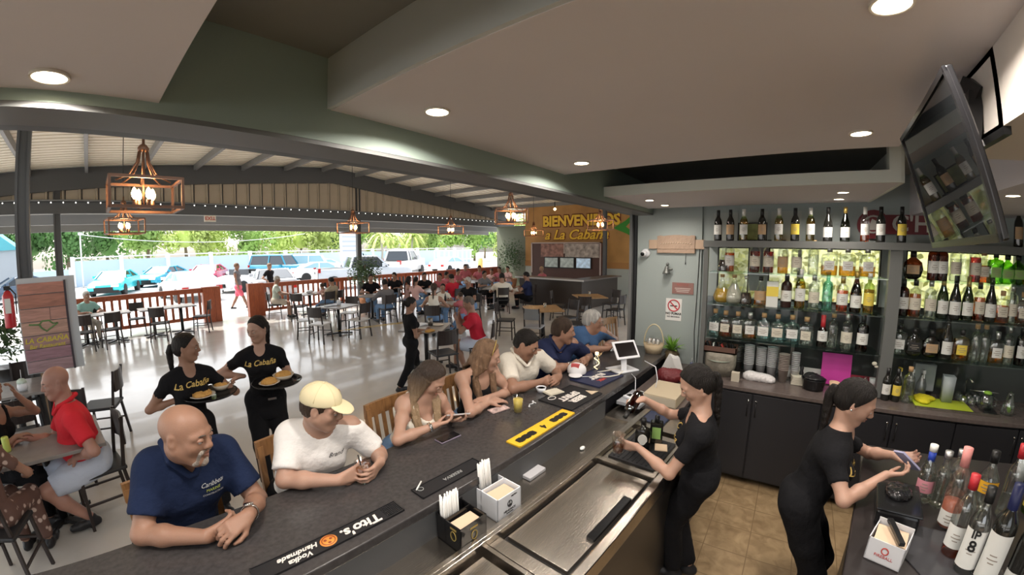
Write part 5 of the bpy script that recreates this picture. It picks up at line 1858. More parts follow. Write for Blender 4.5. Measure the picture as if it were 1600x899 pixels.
# ------------------------------------------------------------------ things on the left part of the end wall
WX = 4.349
def onwall(name, label, cat, y, z):
    return thing(name, label, cat, (WX, y, z), 0)
pl_ = onwall('wall_plaque', 'carved wooden plaque with side wings high on the blue-grey wall', 'plaque', 1.05, 2.245)
M_PLQ = mat('plaque_wood', (.42, .30, .22), .6, bump=.3, bscale=14)
o = []
for i in range(13):
    a = -1+i/6
    o.append((0, a*.205, .075+.022*math.cos(a*PI/2)+(.012 if abs(a) > .8 else 0)))
o += [(0, .205, -.10), (0, -.205, -.10)]
B().prism(o, (-.03, 0, 0)).build('board', M_PLQ, pl_, bevel=.004)
B().prism([(-.03, -.20, -.055), (-.03, .20, -.055), (-.03, .20, -.045), (-.03, -.20, -.045)], (-.006, 0, 0)).build('moulding', M_PLQ, pl_)
for s_ in (-1, 1):
    B().span((-.024, s_*.205-.0, -.055), (0, s_*.30, .045)).build('wing', mat('plaque_wing', (.50, .36, .26), .6), pl_, bevel=.004)
bd_ = B()
for i in range(13):
    bd_.ball((-.032, -.16+i*.0267, .012-.01*abs(i-6)/6), .008, 6, 4)
stuff(bd_.build('raised_dots', mat('plaque_relief', (.60, .47, .36), .5), pl_))
cd = onwall('pull_cord', 'thin pull cord with a small weight hanging below the plaque', 'cord', .945, 2.15)
B().tube([(-.012, 0, 0), (-.012, 0, -.10)], .002, 5).build('cord', M_BLACKM, cd)
B().lathe([(.001, -.125), (.006, -.12), (.004, -.10)], 8, (-.012, 0, 0)).build('weight', M_BLACKM, cd)
cm = onwall('security_camera', 'small white dome security camera at the left edge of the blue-grey wall', 'camera', 1.385, 2.14)
B().lathe([(.048, 0), (.048, .03), (.03, .04)], 20, M=Matrix.Rotation(-PI/2, 3, 'Y')).build('base', M_WHITE, cm)
B().ball((-.055, .01, -.005), .036, 18, 12).build('ball', M_WHITE, cm)
B().lathe([(.001, 0), (.022, 0), (.022, -.006)], 16, (-.088, .016, -.008), M=Matrix.Rotation(rad(75), 3, 'Y')).build('lens', M_BLK, cm)
bl = onwall('hand_bell', 'small pewter bell figure with a bow hanging on the wall', 'bell', 1.14, 1.98)
B().lathe([(.045, -.06), (.040, -.045), (.024, -.01), (.018, .02), (.001, .03)], 16, (-.04, .0, 0)).build('skirt', mat('pewter', (.22, .23, .22), .4, metal=.6), bl)
B().ball((-.04, -.01, .045), .018, 10, 8).build('head', mat('pewter', (.22, .23, .22)), bl)
B().ball((-.045, -.045, -.01), .02, 8, 6, (.6, 1.2, .8)).build('bow', mat('pewter', (.22, .23, .22)), bl)
B().tube([(-.04, 0, -.06), (-.04, 0, -.078)], .005, 6).build('clapper', M_STEELD, bl)
sn = onwall('notice_plate', 'small red-brown notice plate with pale lines of writing', 'sign', .965, 1.765)
B().span((-.008, -.115, -.062), (0, .115, .062)).build('plate', mat('notice_brown', (.30, .16, .14), .6), sn)
text('NOTICE', 'lettering', .035, mat('notice_red', (.45, .12, .10), .6), sn, (-.010, 0, .038), (PI/2, 0, -PI/2))
for k in range(3):
    B().span((-.010, -.085+.01*k, -.005-.018*k), (-.0085, .085-.01*k, .003-.018*k)).build('text_line', mat('notice_pale', (.60, .50, .46), .6), sn)
ns = onwall('no_smoking_sign', 'white no smoking sign with a red barred circle on the wall', 'sign', 1.055, 1.525)
B().span((-.005, -.088, -.122), (0, .088, .122)).build('sheet', M_PAPER, ns)
rng = [( -.0075, .062*math.cos(a), .045+.062*math.sin(a)) for a in np.linspace(0, 2*PI, 29)]
B().tube(rng, .006, 6, cap=False).build('red_ring', mat('sign_red2', (.60, .05, .07), .5), ns)
B().bar((-.0075, -.042, .003), (-.0075, .042, .087), .004, .012).build('red_bar', mat('sign_red2', (.60, .05, .07)), ns)
B().span((-.0072, -.038, .035), (-.0058, .038, .047)).build('cigarette', M_BLACKM, ns)
text('NO FUMAR', 'lettering', .034, M_BLACKM, ns, (-.006, 0, -.045), (PI/2, 0, -PI/2), bold=.0012)
text('NO SMOKING', 'lettering', .022, M_BLACKM, ns, (-.006, 0, -.080), (PI/2, 0, -PI/2), bold=.0005)

# pictures behind the wines and the red sign
wx2 = 4.375
fr_ = thing('picture_frame', 'small dark framed picture behind the pale wine on the top board', 'picture', (wx2-.10, .285, 2.277))
B().span((-.01, -.135, 0), (0, .135, .012)).span((-.01, -.135, .168), (0, .135, .18)).span((-.01, -.135, 0), (0, -.123, .18)).span((-.01, .123, 0), (0, .135, .18)).build('frame', M_BLACKM, fr_)
B().span((-.004, -.123, .012), (-.002, .123, .168)).build('picture', mat('picture_olive', (.33, .36, .12), .5, var=.3, vscale=14), fr_)
pp_ = thing('wall_papers', 'faint white sheets pinned to the wall above the wine bottles', 'poster', (wx2, .35, 2.40))
for a, b_, c, d in ((.32, .08, -.12, .17), (.03, -.20, -.10, .17), (-.23, -.50, -.12, .17)):
    B().span((-.003, b_, c), (0, a, d)).build('sheet', mat('faded_sheet', (.42, .45, .42), .8), pp_)
rs_ = thing('red_wall_sign', 'oxblood oval wall sign with white letters behind the wine bottles', 'sign', (wx2, -1.05, 2.44))
o = [(0, .42*math.cos(a)*(1 if math.cos(a) < 0 else 1), .10*math.sin(a)*1.0) for a in np.linspace(0, 2*PI, 30)[:-1]]
bb = B()
bb.prism([(0, y*1.05 if y < 0 else y, z if abs(z) < .085 else math.copysign(.085, z)) for _, y, z in o][::-1], (-.02, 0, 0))
bb.build('board', mat('oxblood', (.19, .028, .035), .45), rs_)
B().prism([(0, .30+.13*math.cos(a), .13*math.sin(a)) for a in np.linspace(0, 2*PI, 24)[:-1]][::-1], (-.024, 0, 0)).build('roundel', mat('oxblood', (.19, .028, .035)), rs_)
text("C'HAR", 'lettering', .20, mat('sign_offwhite', (.62, .58, .54), .5), rs_, (-.023, -.14, .0), (PI/2, 0, -PI/2), bold=.004)
B().tube([(-.028, .30+.075*math.cos(a), .075*math.sin(a)) for a in np.linspace(.6, 2*PI, 18)], .010, 6).build('crest', mat('sign_offwhite', (.62, .58, .54)), rs_)
B().prism([(-.024, .345, -.05), (-.024, .31, .05), (-.024, .26, .02), (-.024, .27, -.05)], (-.006, 0, 0)).build('crest', mat('sign_offwhite', (.62, .58, .54)), rs_)

# ------------------------------------------------------------------ on the back counter
def cupstack(x, y, z, n, label, m, r=.046, h=.125, step=.018):
    t = thing('cup_stack', label, 'cups', (x, y, z))
    me = B().lathe([(r*.72, 0), (r, h), (r*1.06, h), (r*1.06, h-.006)], 16).mesh('cup', m)
    for i in range(n):
        link('cup', me, t, (0, 0, i*step))
    return t
M_CUPT = glassy('cup_translucent', (.80, .82, .84), .25, .3)
M_CUPW = mat('cup_white', (.62, .62, .64), .5)
M_CUPG = mat('cup_taupe', (.36, .30, .27), .6)
Z0 = .961
cupstack(4.17, .24, Z0, 11, 'leftmost tall stack of translucent cups on the back counter', M_CUPW)
cupstack(4.20, .13, Z0, 10, 'second stack of translucent cups behind the white bag', M_CUPW)
cupstack(4.19, .03, Z0, 11, 'third stack of white cups left of the taupe stack', M_CUPW)
cupstack(4.12, -.075, Z0, 10, 'tall stack of taupe paper cups', M_CUPG, step=.016)
cupstack(4.15, -.175, Z0, 10, 'tall stack of white cups right of the taupe ones', M_CUPW, r=.036)
cupstack(4.22, .35, Z0, 9, 'stack of large clear cups beside the grey sack', M_CUPT, r=.05, h=.13)
bg_ = thing('plastic_bag', 'crumpled white plastic bag lying before the cup stacks', 'bag', (4.05, .13, Z0))
V, Q = grown([ell((0, 0, .03), (.06, .14, .045)), ell((.0, .08, .03), (.05, .06, .05)), ell((-.01, -.09, .02), (.05, .05, .03))], .008, rough=.0022)
npmesh('bag', V, Q, mat('bag_film', (.62, .60, .60), .45), bg_)
wb = thing('small_box', 'small cream box at the left end of the back counter', 'box', (3.92, .33, Z0))
B().span((-.03, -.035, 0), (.03, .035, .085)).build('box', mat('box_cream', (.52, .47, .38), .7), wb)
pk = thing('folder', 'bright pink plastic folder standing against the wall under the shelves', 'folder', (4.25, -.53, Z0), .0)
B().box((0, 0, .15), (.012, .25, .29), rot=Matrix.Rotation(rad(10), 3, 'Y')).build('board', mat('hot_pink', (.62, .04, .36), .45), pk)
pc = B().lathe([(.001, 0), (.028, 0), (.042, .10), (.040, .10), (.026, .005)], 20).build('paper_cup', mat('cup_peach', (.62, .42, .28), .6), None, (4.0, -.50, Z0))
tag(pc, 'single peach coloured paper cup before the pink folder', 'cup')
bk = thing('ice_bucket', 'round black bucket with a lid rag on the back counter', 'bucket', (4.03, -.335, Z0))
B().lathe([(.085, 0), (.088, .02), (.10, .09), (.105, .10), (.095, .10), (.085, .03), (.001, .025)], 26).build('bowl', M_BLK, bk)
V, Q = grown([ell((0, 0, .105), (.085, .09, .02)), ell((.03, .02, .12), (.04, .05, .02))], .008, rough=.002)
npmesh('rag', V, Q, M_BLACKM, bk)
nb_ = thing('napkin_pile', 'pile of cream napkins left of the black bucket', 'napkins', (4.12, -.27+.03, Z0))
for k in range(5):
    B().box((0, .03, .01+k*.016), (.12, .12, .014), rad(k*3)).build('napkin', P_CRM, nb_)
wc = thing('white_card', 'long white card standing at the wall behind the napkin pile', 'card', (4.30, -.30, Z0))
B().span((-.003, -.20, 0), (.003, .20, .12)).build('card', M_PAPER, wc)
pg = thing('pepper_grinder', 'dark turned grinder beside the white cups', 'grinder', (4.16, -.235, Z0))
B().lathe([(.022, 0), (.024, .02), (.016, .06), (.020, .10), (.014, .12), (.018, .15), (.001, .17)], 14).build('body', M_BLACKM, pg)
rt = thing('red_tray', 'red tray box holding small glasses and a white cup', 'tray', (4.19, -.765, Z0))
B().span((-.09, -.10, 0), (.09, .12, .055)).build('box', mat('tray_red', (.30, .03, .05), .5), rt)
B().span((.085, -.10, .055), (.09, .12, .11)).build('back', mat('tray_red', (.30, .03, .05)), rt)
for k, (a, b_) in enumerate(((-.03, .05), (.0, -.01))):
    g = B().lathe([(.001, .0), (.016, .0), (.022, .07), (.020, .07), (.014, .006)], 14).build('shot_glass', G_CLR, None, (4.19+a, -.765+b_, Z0+.056))
    tag(g, ['left', 'right'][k]+' of the two small glasses in the red tray', 'glass')
o = B().lathe([(.001, 0), (.025, 0), (.034, .075), (.032, .075)], 16).build('paper_cup', M_CUPW, None, (4.16, -.83, Z0+.056))
tag(o, 'white cup with a print in the red tray', 'cup')
for k, (kk, y, l) in enumerate((('wine_white_label', -.905, 'black wine bottle with a long white label standing on the back counter'), ('wine_yellow_label', -.985, 'black wine bottle with a yellow label standing on the back counter'))):
    bottle(kk, 4.0, y, Z0, l, s=.92)
bottle('clear_plain', 4.02, -1.08, Z0, 'large empty clear bottle right of the yellow-labelled wine', s=1.15)
for k, y in enumerate((-1.03, -1.13, -1.22)):
    sb = thing('spray_bottle', ['clear', 'translucent white', 'second translucent white'][k]+' spray bottle behind the yellow board', 'bottle', (4.24, y-.02, Z0))
    B().lathe([(.04, 0), (.042, .02), (.042, .12), (.018, .18), (.014, .20)], 16).build('body', M_CUPT, sb)
    B().bar((-.04, 0, .225), (.02, 0, .22), .022, .03).build('trigger_head', [mat('spray_yellow', (.7, .5, .05), .5), M_CUPW, M_CUPW][k], sb)
    B().bar((-.03, 0, .21), (-.045, 0, .17), .01).build('trigger', M_CUPW, sb)
cbd = thing('cutting_board', 'yellow-green cutting board with a cloth in the rear sink', 'board', (4.05, -1.33, Z0))
B().span((-.14, -.26, 0), (.12, .20, .015)).build('board', mat('board_lime', (.45, .55, .04), .4), cbd, bevel=.005)
V, Q = grown([ell((0, .12, .03), (.10, .06, .025)), ell((.05, .08, .03), (.06, .08, .022))], .008, rough=.002)
npmesh('cloth', V, Q, mat('cloth_yellow', (.65, .58, .02), .8), cbd)
snk = thing('rear_sink', 'stainless sink set into the back counter at the right', 'sink', (4.05, -1.42, Z0))
B().span((-.18, -.38, .0), (-.16, .30, .02)).build('rim', M_STEEL, snk)
B().span((-.16, -.38, -.005), (.12, -.27, .012)).build('basin', M_BLACKM, snk)
fc = B()
fc.tube([(.22, -.20, 0), (.22, -.20, .17), (.20, -.20, .20), (.15, -.20, .215), (.10, -.21, .19)], .009, 8)
fc.build('tap', M_CHROME, snk)
fc = B().tube([(.16, -.22, .11), (.10, -.45, .12)], .006, 8)
fc.build('tap_lever', M_CHROME, snk)
gp = thing('grey_container', 'tall pale grey plastic container standing in the sink', 'container', (4.12, -1.42, Z0+.016))
B().lathe([(.055, 0), (.062, .22), (.066, .22), (.058, .006), (.001, .006)], 4, M=Matrix.Rotation(rad(40), 3, 'Z')).build('body', mat('container_grey', (.36, .40, .42), .4), gp)
dsp = thing('wall_dispenser', 'flat grey dispenser fixed to the wall above the sink', 'dispenser', (4.36, -1.27, 1.0))
B().span((-.08, -.09, .0), (0, .09, .24)).build('body', mat('dispenser_grey', (.30, .33, .34), .5), dsp, bevel=.008)
jr = thing('glass_jug', 'clear glass jug holding a green lime piece on the back counter', 'jug', (4.02, -1.72, Z0))
B().lathe([(.001, 0), (.05, 0), (.055, .14), (.052, .14), (.046, .01)], 22).build('jug', glassy('glass_ribbed', (.85, .9, .88), .22, .08), jr)
B().tube([(0, -.055, .12), (0, -.085, .10), (0, -.085, .05), (0, -.052, .03)], .006, 7).build('handle', G_CLR, jr)
B().ball((0, 0, .15), .035, 12, 6, (1, 1, .45)).build('lime', mat('lime_green', (.25, .48, .06), .5), jr)
cf = thing('cone_jug', 'clear conical jug with a lime wedge at the right edge', 'jug', (3.98, -1.90, Z0))
B().lathe([(.001, 0), (.06, 0), (.05, .08), (.025, .16), (.03, .18)], 22).build('jug', glassy('glass_ribbed', (.85, .9, .88)), cf)
B().ball((-.02, 0, .05), .03, 10, 6, (1, .5, 1)).build('lime', mat('lime_green', (.25, .48, .06)), cf)
gl = thing('glass_rack', 'pile of upturned clear glasses behind the jug', 'glasses', (4.2, -1.75, Z0))
gme = B().lathe([(.032, 0), (.028, .07), (.001, .072)], 14).mesh('glass', glassy('glass_ribbed', (.85, .9, .88)))
for k in range(10):
    link('glass', gme, gl, (-.07+.07*(k % 3), .18-.075*(k//3), 0))

# hanging decoration under the left upright
dr = thing('shell_ornament', 'small white shell ornament hanging below the left shelf end', 'ornament', (4.05, -.80, 1.27))
B().tube([(0, 0, .055), (0, .005, -.0)], .002, 5).build('string', M_BLACKM, dr)
B().ball((0, 0, -.02), .022, 10, 8, (.5, 1, .8)).build('shell', P_CRM, dr)
B().ball((0, -.02, -.045), .016, 10, 8, (.5, 1.2, .7)).build('shell', P_CRM, dr)

# ------------------------------------------------------------------ corner by the till
bs = thing('wicker_basket', 'wicker basket with a tall hoop handle beside the potted plant', 'basket', (4.13, 1.20, 1.07))
M_WICK = mat('wicker', (.52, .42, .28), .7, bump=.5, bscale=40)
B().lathe([(.001, 0), (.085, 0), (.11, .10), (.105, .10), (.08, .01)], 22).build('bowl', M_WICK, bs)
B().tube([(0, .108*math.cos(a), .09+.22*math.sin(a)) for a in np.linspace(0, PI, 17)], .007, 7).build('hoop_handle', mat('hoop_cane', (.62, .55, .36), .5), bs)
for k in range(3):
    B().ball((-.02, -.05+.045*k, .13), .035, 10, 7).build('wrapped_packet', M_CUPT, bs)
pt = thing('potted_plant', 'leafy green plant in a round brown pot in front of the no smoking sign', 'plant', (4.22, 1.02, .94))
B().lathe([(.001, 0), (.05, 0), (.085, .06), (.085, .12), (.06, .16), (.055, .16)], 20).build('pot', mat('pot_brown', (.12, .09, .05), .5), pt)
M_FERN = mat('fern_green', (.18, .36, .05), .6, var=.3, vscale=20)
rs = random.Random(4)
for k in range(46):
    a, e = k*2.399, rs.uniform(.35, 1.25)
    L_ = rs.uniform(.13, .24)
    d = Vector((math.cos(a)*math.cos(e), math.sin(a)*math.cos(e), math.sin(e)))
    sd = Vector((-math.sin(a), math.cos(a), 0))*.012
    if d.x > 0:
        d.x *= .35
    p0 = Vector((0, 0, .15))
    p1 = p0+d*L_*.5
    p2 = p0+d*L_+Vector((0, 0, -.03))
    B().add([p0-sd*.3, p0+sd*.3, p1+sd, p1-sd, p2], [(0, 1, 2, 3), (3, 2, 4)]).build('leaf', M_FERN, pt)
nk_ = thing('napkin_sheaf', 'upright sheaf of white folded napkins behind the till', 'napkins', (3.92, .93, .94))
for k in range(7):
    B().box((-.02+.012*k, -.06+.02*k, .085+.006*(k % 3)), (.008, .07, .17), rot=Matrix.Rotation(rad(-18+7*k), 3, 'X')).build('napkin', M_PAPER, nk_)
blb = thing('sanitizer_bottle', 'dark blue bottle with a white pump right of the napkin sheaf', 'bottle', (3.93, .745, .94))
B().lathe([(.04, 0), (.042, .02), (.042, .10), (.015, .125), (.013, .14)], 16).build('body', mat('bottle_navy', (.02, .035, .11), .2), blb)
B().lathe([(.012, .14), (.006, .16), (.006, .18)], 10).build('pump', M_CUPT, blb)
sk = thing('grey_sack', 'big worn grey drum with a crumpled plate on top, left of the cups', 'container', (4.10, .50, .961))
B().lathe([(.001, 0), (.13, 0), (.15, .10), (.15, .20), (.13, .22), (.001, .22)], 24).build('drum', mat('sack_grey', (.24, .22, .18), .7, bump=.4, bscale=12, var=.3, vscale=9), sk)
B().lathe([(.10, .13), (.12, .14), (.001, .142)], 20, (-.06, 0, .02)).build('lid', mat('lid_palegreen', (.30, .34, .28), .6), sk)
bx = thing('utensil_box', 'open brown box of dark sachets on top of the grey drum', 'box', (4.12, .52, 1.182))
B().span((-.09, -.17, 0), (.09, .16, .012)).span((-.09, -.17, 0), (-.08, .16, .06)).span((.08, -.17, 0), (.09, .16, .07)).span((-.09, -.17, 0), (.09, -.16, .06)).span((-.09, .15, 0), (.09, .16, .06)).build('box', mat('box_brown', (.12, .06, .045), .7), bx)
rs = random.Random(9)
for k in range(12):
    B().box((-.03+.05*(k % 2), -.13+.023*k, .05), (.05, .012, .07), rot=Matrix.Rotation(rs.uniform(-.5, .5), 3, 'X')).build('sachet', [M_BLACKM, P_RED, P_WHT][k % 3] if k % 4 == 0 else M_BLACKM, bx)
rbg = thing('red_bag', 'dark red bag behind the cash drawer', 'bag', (3.62, .86, .94))
V, Q = grown([ell((0, .03, .06), (.10, .11, .07)), ell((.03, -.04, .07), (.08, .08, .06)), ell((-.02, .08, .08), (.05, .05, .06))], .009, rough=.0025)
npmesh('bag', V, Q, mat('bag_oxblood', (.12, .012, .016), .5), rbg)
V, Q = grown([cap((.0, -.10, .06), (-.05, -.20, .07), .018, .012), cap((0, -.08, .085), (-.02, -.22, .095), .014, .010), cap((-.03, -.09, .05), (-.10, -.16, .045), .014, .009)], .006, rough=.0015)
npmesh('strap', V, Q, mat('strap_rust', (.38, .10, .04), .5), rbg)

till = thing('payment_terminal', 'white tablet till on a swivel stand facing the bartender', 'till', (3.36, 1.26, 1.07), rad(60))
B().box((0, 0, .008), (.20, .24, .014)).build('base', M_WHITE, till, bevel=.004)
B().bar((-.05, .02, .01), (-.01, .0, .16), .05, .02).build('stand', M_WHITE, till)
RT = Matrix.Rotation(rad(-5), 3, 'Z') @ Matrix.Rotation(rad(38), 3, 'Y')
B().box((-.015, -.02, .195), (.015, .25, .18), rot=RT).build('tablet', M_WHITE, till, bevel=.006)
sc_ = RT @ Vector((-.0085, 0, 0))
B().box((-.015+sc_.x, -.02+sc_.y, .195+sc_.z), (.002, .205, .135), rot=RT).build('screen', mat('tablet_screen', (.012, .010, .010), .1, coat=.6), till)
sc2 = RT @ Vector((.03, -.10, .035))
B().box((.11, -.04, .20), (.012, .15, .12), rot=Matrix.Rotation(rad(10), 3, 'Z') @ Matrix.Rotation(rad(-40), 3, 'Y')).build('customer_screen', M_WHITE, till, bevel=.004)
pd = thing('till_platform', 'pale grey platform below the till with a raised edge', 'platform', (3.02, 1.02, .94), PH)
B().span((-.16, -.12, 0), (.16, .08, .03)).build('plate', mat('platform_grey', (.33, .34, .36), .4), pd, bevel=.004)
dw = thing('cash_drawer', 'flat beige metal cash drawer beside the card readers', 'drawer', (3.20, .80, .94), PH+rad(2))
B().span((-.19, -.14, 0), (.19, .13, .085)).build('casing', mat('drawer_beige', (.48, .40, .28), .45), dw, bevel=.004)
B().span((-.193, -.135, .01), (-.19, .125, .075)).build('drawer_front', mat('drawer_front', (.50, .44, .34), .4), dw)
for k, (x, y) in enumerate(((2.98, 1.04), (3.08, .985))):
    cr_ = thing('card_reader', ['front', 'rear'][k]+' of the two white card readers on the grey platform', 'card reader', (x, y, .971), rad(-25))
    B().span((-.045, -.035, 0), (.045, .035, .022)).build('body', M_WHITE, cr_, bevel=.006)
    B().span((-.022, -.022, .022), (.028, .022, .0235)).build('screen', M_BLK, cr_)
for k, (pts, lab) in enumerate((([(3.36, 1.05, 1.19), (3.30, .93, 1.17), (3.20, .88, 1.10), (3.16, .88, 1.035)], 'white cable arching from the tablet down to the cash drawer'), ([(3.28, 1.14, 1.075), (3.16, 1.06, 1.085), (3.08, 1.03, 1.04), (3.05, 1.02, .99)], 'white cable looping from the till base to the card readers'))):
    w_ = B().tube([Vector(p) for p in pts], .0035, 7).build('cable', M_WHITE, None)
    tag(w_, lab, 'cable')

# ------------------------------------------------------------------ on the bar top
ZB = 1.0705
def barmat(name, label, c, ln, wd, rz, m=M_RUBBER):
    t = thing(name, label, 'mat', (c[0], c[1], ZB), rz)
    B().span((-ln/2, -wd/2, 0), (ln/2, wd/2, .006)).build('pad', m, t)
    B().span((-ln/2, -wd/2, .006), (ln/2, -wd/2+.005, .009)).span((-ln/2, wd/2-.005, .006), (ln/2, wd/2, .009)).span((-ln/2, -wd/2, .006), (-ln/2+.005, wd/2, .009)).span((ln/2-.005, -wd/2, .006), (ln/2, wd/2, .009)).build('edge', m, t)
    return t
M_PW = mat('print_white', (.74, .70, .66), .5)
M_PO = mat('print_orange', (.78, .27, .05), .5)
bm1 = barmat('bar_mat', 'long narrow black rubber bar mat lettered in white with an orange disc', (.585, 1.335), .62, .088, rad(-4.5))
text("Tito's.", 'lettering', .072, M_PW, bm1, (.125, -.003, .0065), (0, 0, PI), shear=.15, bold=.0022, extrude=.0006)
text('Handmade', 'lettering', .036, M_PW, bm1, (-.135, .013, .0065), (0, 0, PI), shear=.3, bold=.001, extrude=.0006)
text('Vodka', 'lettering', .036, M_PW, bm1, (-.135, -.020, .0065), (0, 0, PI), shear=.3, bold=.001, extrude=.0006)
B().lathe([(.034, .006), (.034, .0075), (.001, .0075)], 24, (-.018, 0, 0)).build('orange_disc', M_PO, bm1)
B().tube([(-.018+.026*math.cos(a), .026*math.sin(a), .0078) for a in np.linspace(0, 2*PI, 25)], .0018, 5, cap=False).build('disc_ring', mat('print_brown', (.25, .06, .02), .5), bm1)
for i in range(3):
    B().ball((-.018+.013*math.cos(i*2.1+.5), .013*math.sin(i*2.1+.5), .0078), .007, 8, 4, (1, 1, .2)).build('disc_dot', mat('print_brown', (.25, .06, .02)), bm1)
nbs = B()
for i in range(9):
    for j in range(7):
        nbs.lathe([(.0035, .006), (.0025, .0095), (.001, .0095)], 6, (.235+i*.008, -.030+j*.010, 0))
stuff(nbs.build('rubber_nubs', M_RUBBER, bm1))
bm2 = barmat('bar_mat', 'second black rubber bar mat in the middle of the counter, under the white straw', (1.20, 1.30), .40, .095, rad(-4))
text('RESERVA', 'lettering', .03, mat('print_grey', (.35, .36, .36), .5), bm2, (.02, .0, .0065), (0, 0, PI), shear=.2)
B().tube([(-.165+.014*math.cos(a), .02+.014*math.sin(a), .0072) for a in np.linspace(0, 2*PI, 17)], .0015, 5, cap=False).build('emblem', mat('print_grey', (.35, .36, .36)), bm2)
stw = B().tube([(1.015, 1.335, 1.082), (1.075, 1.372, 1.082)], .004, 7).build('straw', M_PAPER, None)
tag(stw, 'single white paper-wrapped straw lying on the second bar mat', 'straw')
ym = barmat('bar_mat', 'bright yellow bar mat with black panels and a number four emblem', (1.955, 1.235), .60, .105, rad(-3), mat('mat_yellow', (.74, .46, .03), .5))
for x_ in (-.175, .175):
    B().span((x_-.085, -.020, .006), (x_+.085, .020, .0075)).build('black_panel', M_BLACKM, ym)
    for e_ in (-.055, 0, .055):
        B().span((x_+e_-.018, -.026, .006), (x_+e_+.018, .026, .0072)).build('panel_edge', M_BLACKM, ym)
text('4', 'lettering', .065, M_BLACKM, ym, (0, 0, .0065), (0, 0, PI), bold=.004, extrude=.0006)
dm = barmat('bar_mat', 'wide black bar mat with white block lettering beside the yellow mat', (2.50, 1.335), .42, .30, rad(-6))
text('SPIRIT', 'lettering', .085, M_PW, dm, (.0, .02, .0065), (0, 0, rad(180)), bold=.004, extrude=.0006)
text('BEER', 'lettering', .075, M_PW, dm, (.0, -.06, .0065), (0, 0, rad(180)), bold=.004, extrude=.0006)
B().tube([(-.12+.035*math.cos(a), .09+.025*math.sin(a), .0078) for a in np.linspace(0, 2*PI, 25)], .003, 5, cap=False).build('ring_print', M_PW, dm)
ct = B().poly([(0, 0), (.09, -.015), (.05, .075)], 0, .004).build('triangle_card', mat('card_cream', (.62, .50, .36), .6), None, (2.62, 1.22, ZB+.007))
tag(ct, 'small cream triangular card at the corner of the black lettered mat', 'card')
sq_ = thing('napkin', 'folded cream napkin on the black lettered mat', 'napkin', (2.50, 1.49, ZB+.007), rad(-20))
B().span((-.07, -.05, 0), (.07, .05, .006)).build('fold', P_CRM, sq_)
B().span((-.066, -.047, .006), (.05, .047, .011)).build('fold', P_CRM, sq_)
bm5 = barmat('bar_mat', 'navy bar mat with red and white lettering before the glass bottle lamp', (3.02, 1.36), .40, .30, rad(-8), mat('mat_navy', (.016, .022, .065), .5))
text('RUBY', 'lettering', .08, M_PW, bm5, (.03, .02, .0065), (0, 0, PI), bold=.004, extrude=.0006)
text('MIX', 'lettering', .055, mat('print_red', (.45, .06, .05), .5), bm5, (-.02, -.06, .0065), (0, 0, PI), bold=.003, extrude=.0006)

# napkin and straw caddies standing on the rear steel deck
ZD = .886
def caddy(label, x, y, rz, m, w, d, h, ink, inside):
    t = thing('napkin_caddy', label, 'caddy', (x, y, ZD), rz)
    B().span((-w/2, -d/2, 0), (w/2, d/2, .008)).build('bottom', m, t)
    B().span((-w/2, -d/2, 0), (-w/2+.005, d/2, h)).build('side', m, t)
    B().span((w/2-.005, -d/2, 0), (w/2, d/2, h)).build('side', m, t)
    B().span((-w/2, -d/2, 0), (w/2, -d/2+.005, h)).build('front', m, t)
    B().span((-w/2, d/2-.005, 0), (w/2, d/2, h+.01)).build('back', m, t)
    B().span((-w/2, d*.12, 0), (w/2, d*.12+.005, h)).build('divider', m, t)
    for k in range(7):
        B().box((-.0, -d*.2, .02+h*.105*k), (w*.78, d*.52, h*.085), rad(2*(k % 3)-2)).build('napkin', M_NAP, t)
    return t
bcad = caddy('black napkin caddy with gold badges and a bundle of wrapped straws', 1.085, 1.115, PH+rad(0), M_BLK, .155, .165, .13, None, None)
for (x_, rz_) in (((-.0785, -.03), 0),):
    B().tube([(-.080, -.035+.017*math.cos(a), .075+.023*math.sin(a)) for a in np.linspace(0, 2*PI, 21)], .0022, 5, cap=False).build('gold_badge', C_GLD, bcad)
    B().span((-.0795, -.055, .105), (-.0785, -.015, .115)).build('gold_print', C_GLD, bcad)
B().tube([(.0+.016*math.cos(a), -.0845, .065+.022*math.sin(a)) for a in np.linspace(0, 2*PI, 21)], .0022, 5, cap=False).build('gold_badge', C_GLD, bcad)
B().span((-.022, -.0845, .100), (.022, -.083, .108)).build('gold_print', C_GLD, bcad)
wcad = caddy('white napkin caddy with a printed emblem and a bundle of wrapped straws', 1.355, 1.13, PH-rad(2), M_WHITE, .165, .185, .125, None, None)
B().tube([(-.0+.015*math.cos(a), -.0945, .07+.018*math.sin(a)) for a in np.linspace(0, 2*PI, 21)], .0022, 5, cap=False).build('emblem', M_BLACKM, wcad)
B().span((-.010, -.0945, .058), (.010, -.0928, .066)).span((-.002, -.0945, .052), (.002, -.0928, .085)).build('emblem', M_BLACKM, wcad)
text('HENDRICK', 'lettering', .017, M_BLACKM, wcad, (0, -.0932, .035), (PI/2, 0, 0))
text('special drinks', 'lettering', .009, M_BLACKM, wcad, (0, -.0932, .022), (PI/2, 0, 0))
text('napkins', 'lettering', .014, M_BLACKM, wcad, (.03, -.0932, .107), (PI/2, 0, 0), shear=.3)
rs = random.Random(8)
sme = B().tube([(0, 0, 0), (0, 0, .20)], .0042, 6).mesh('straw', M_PAPER)
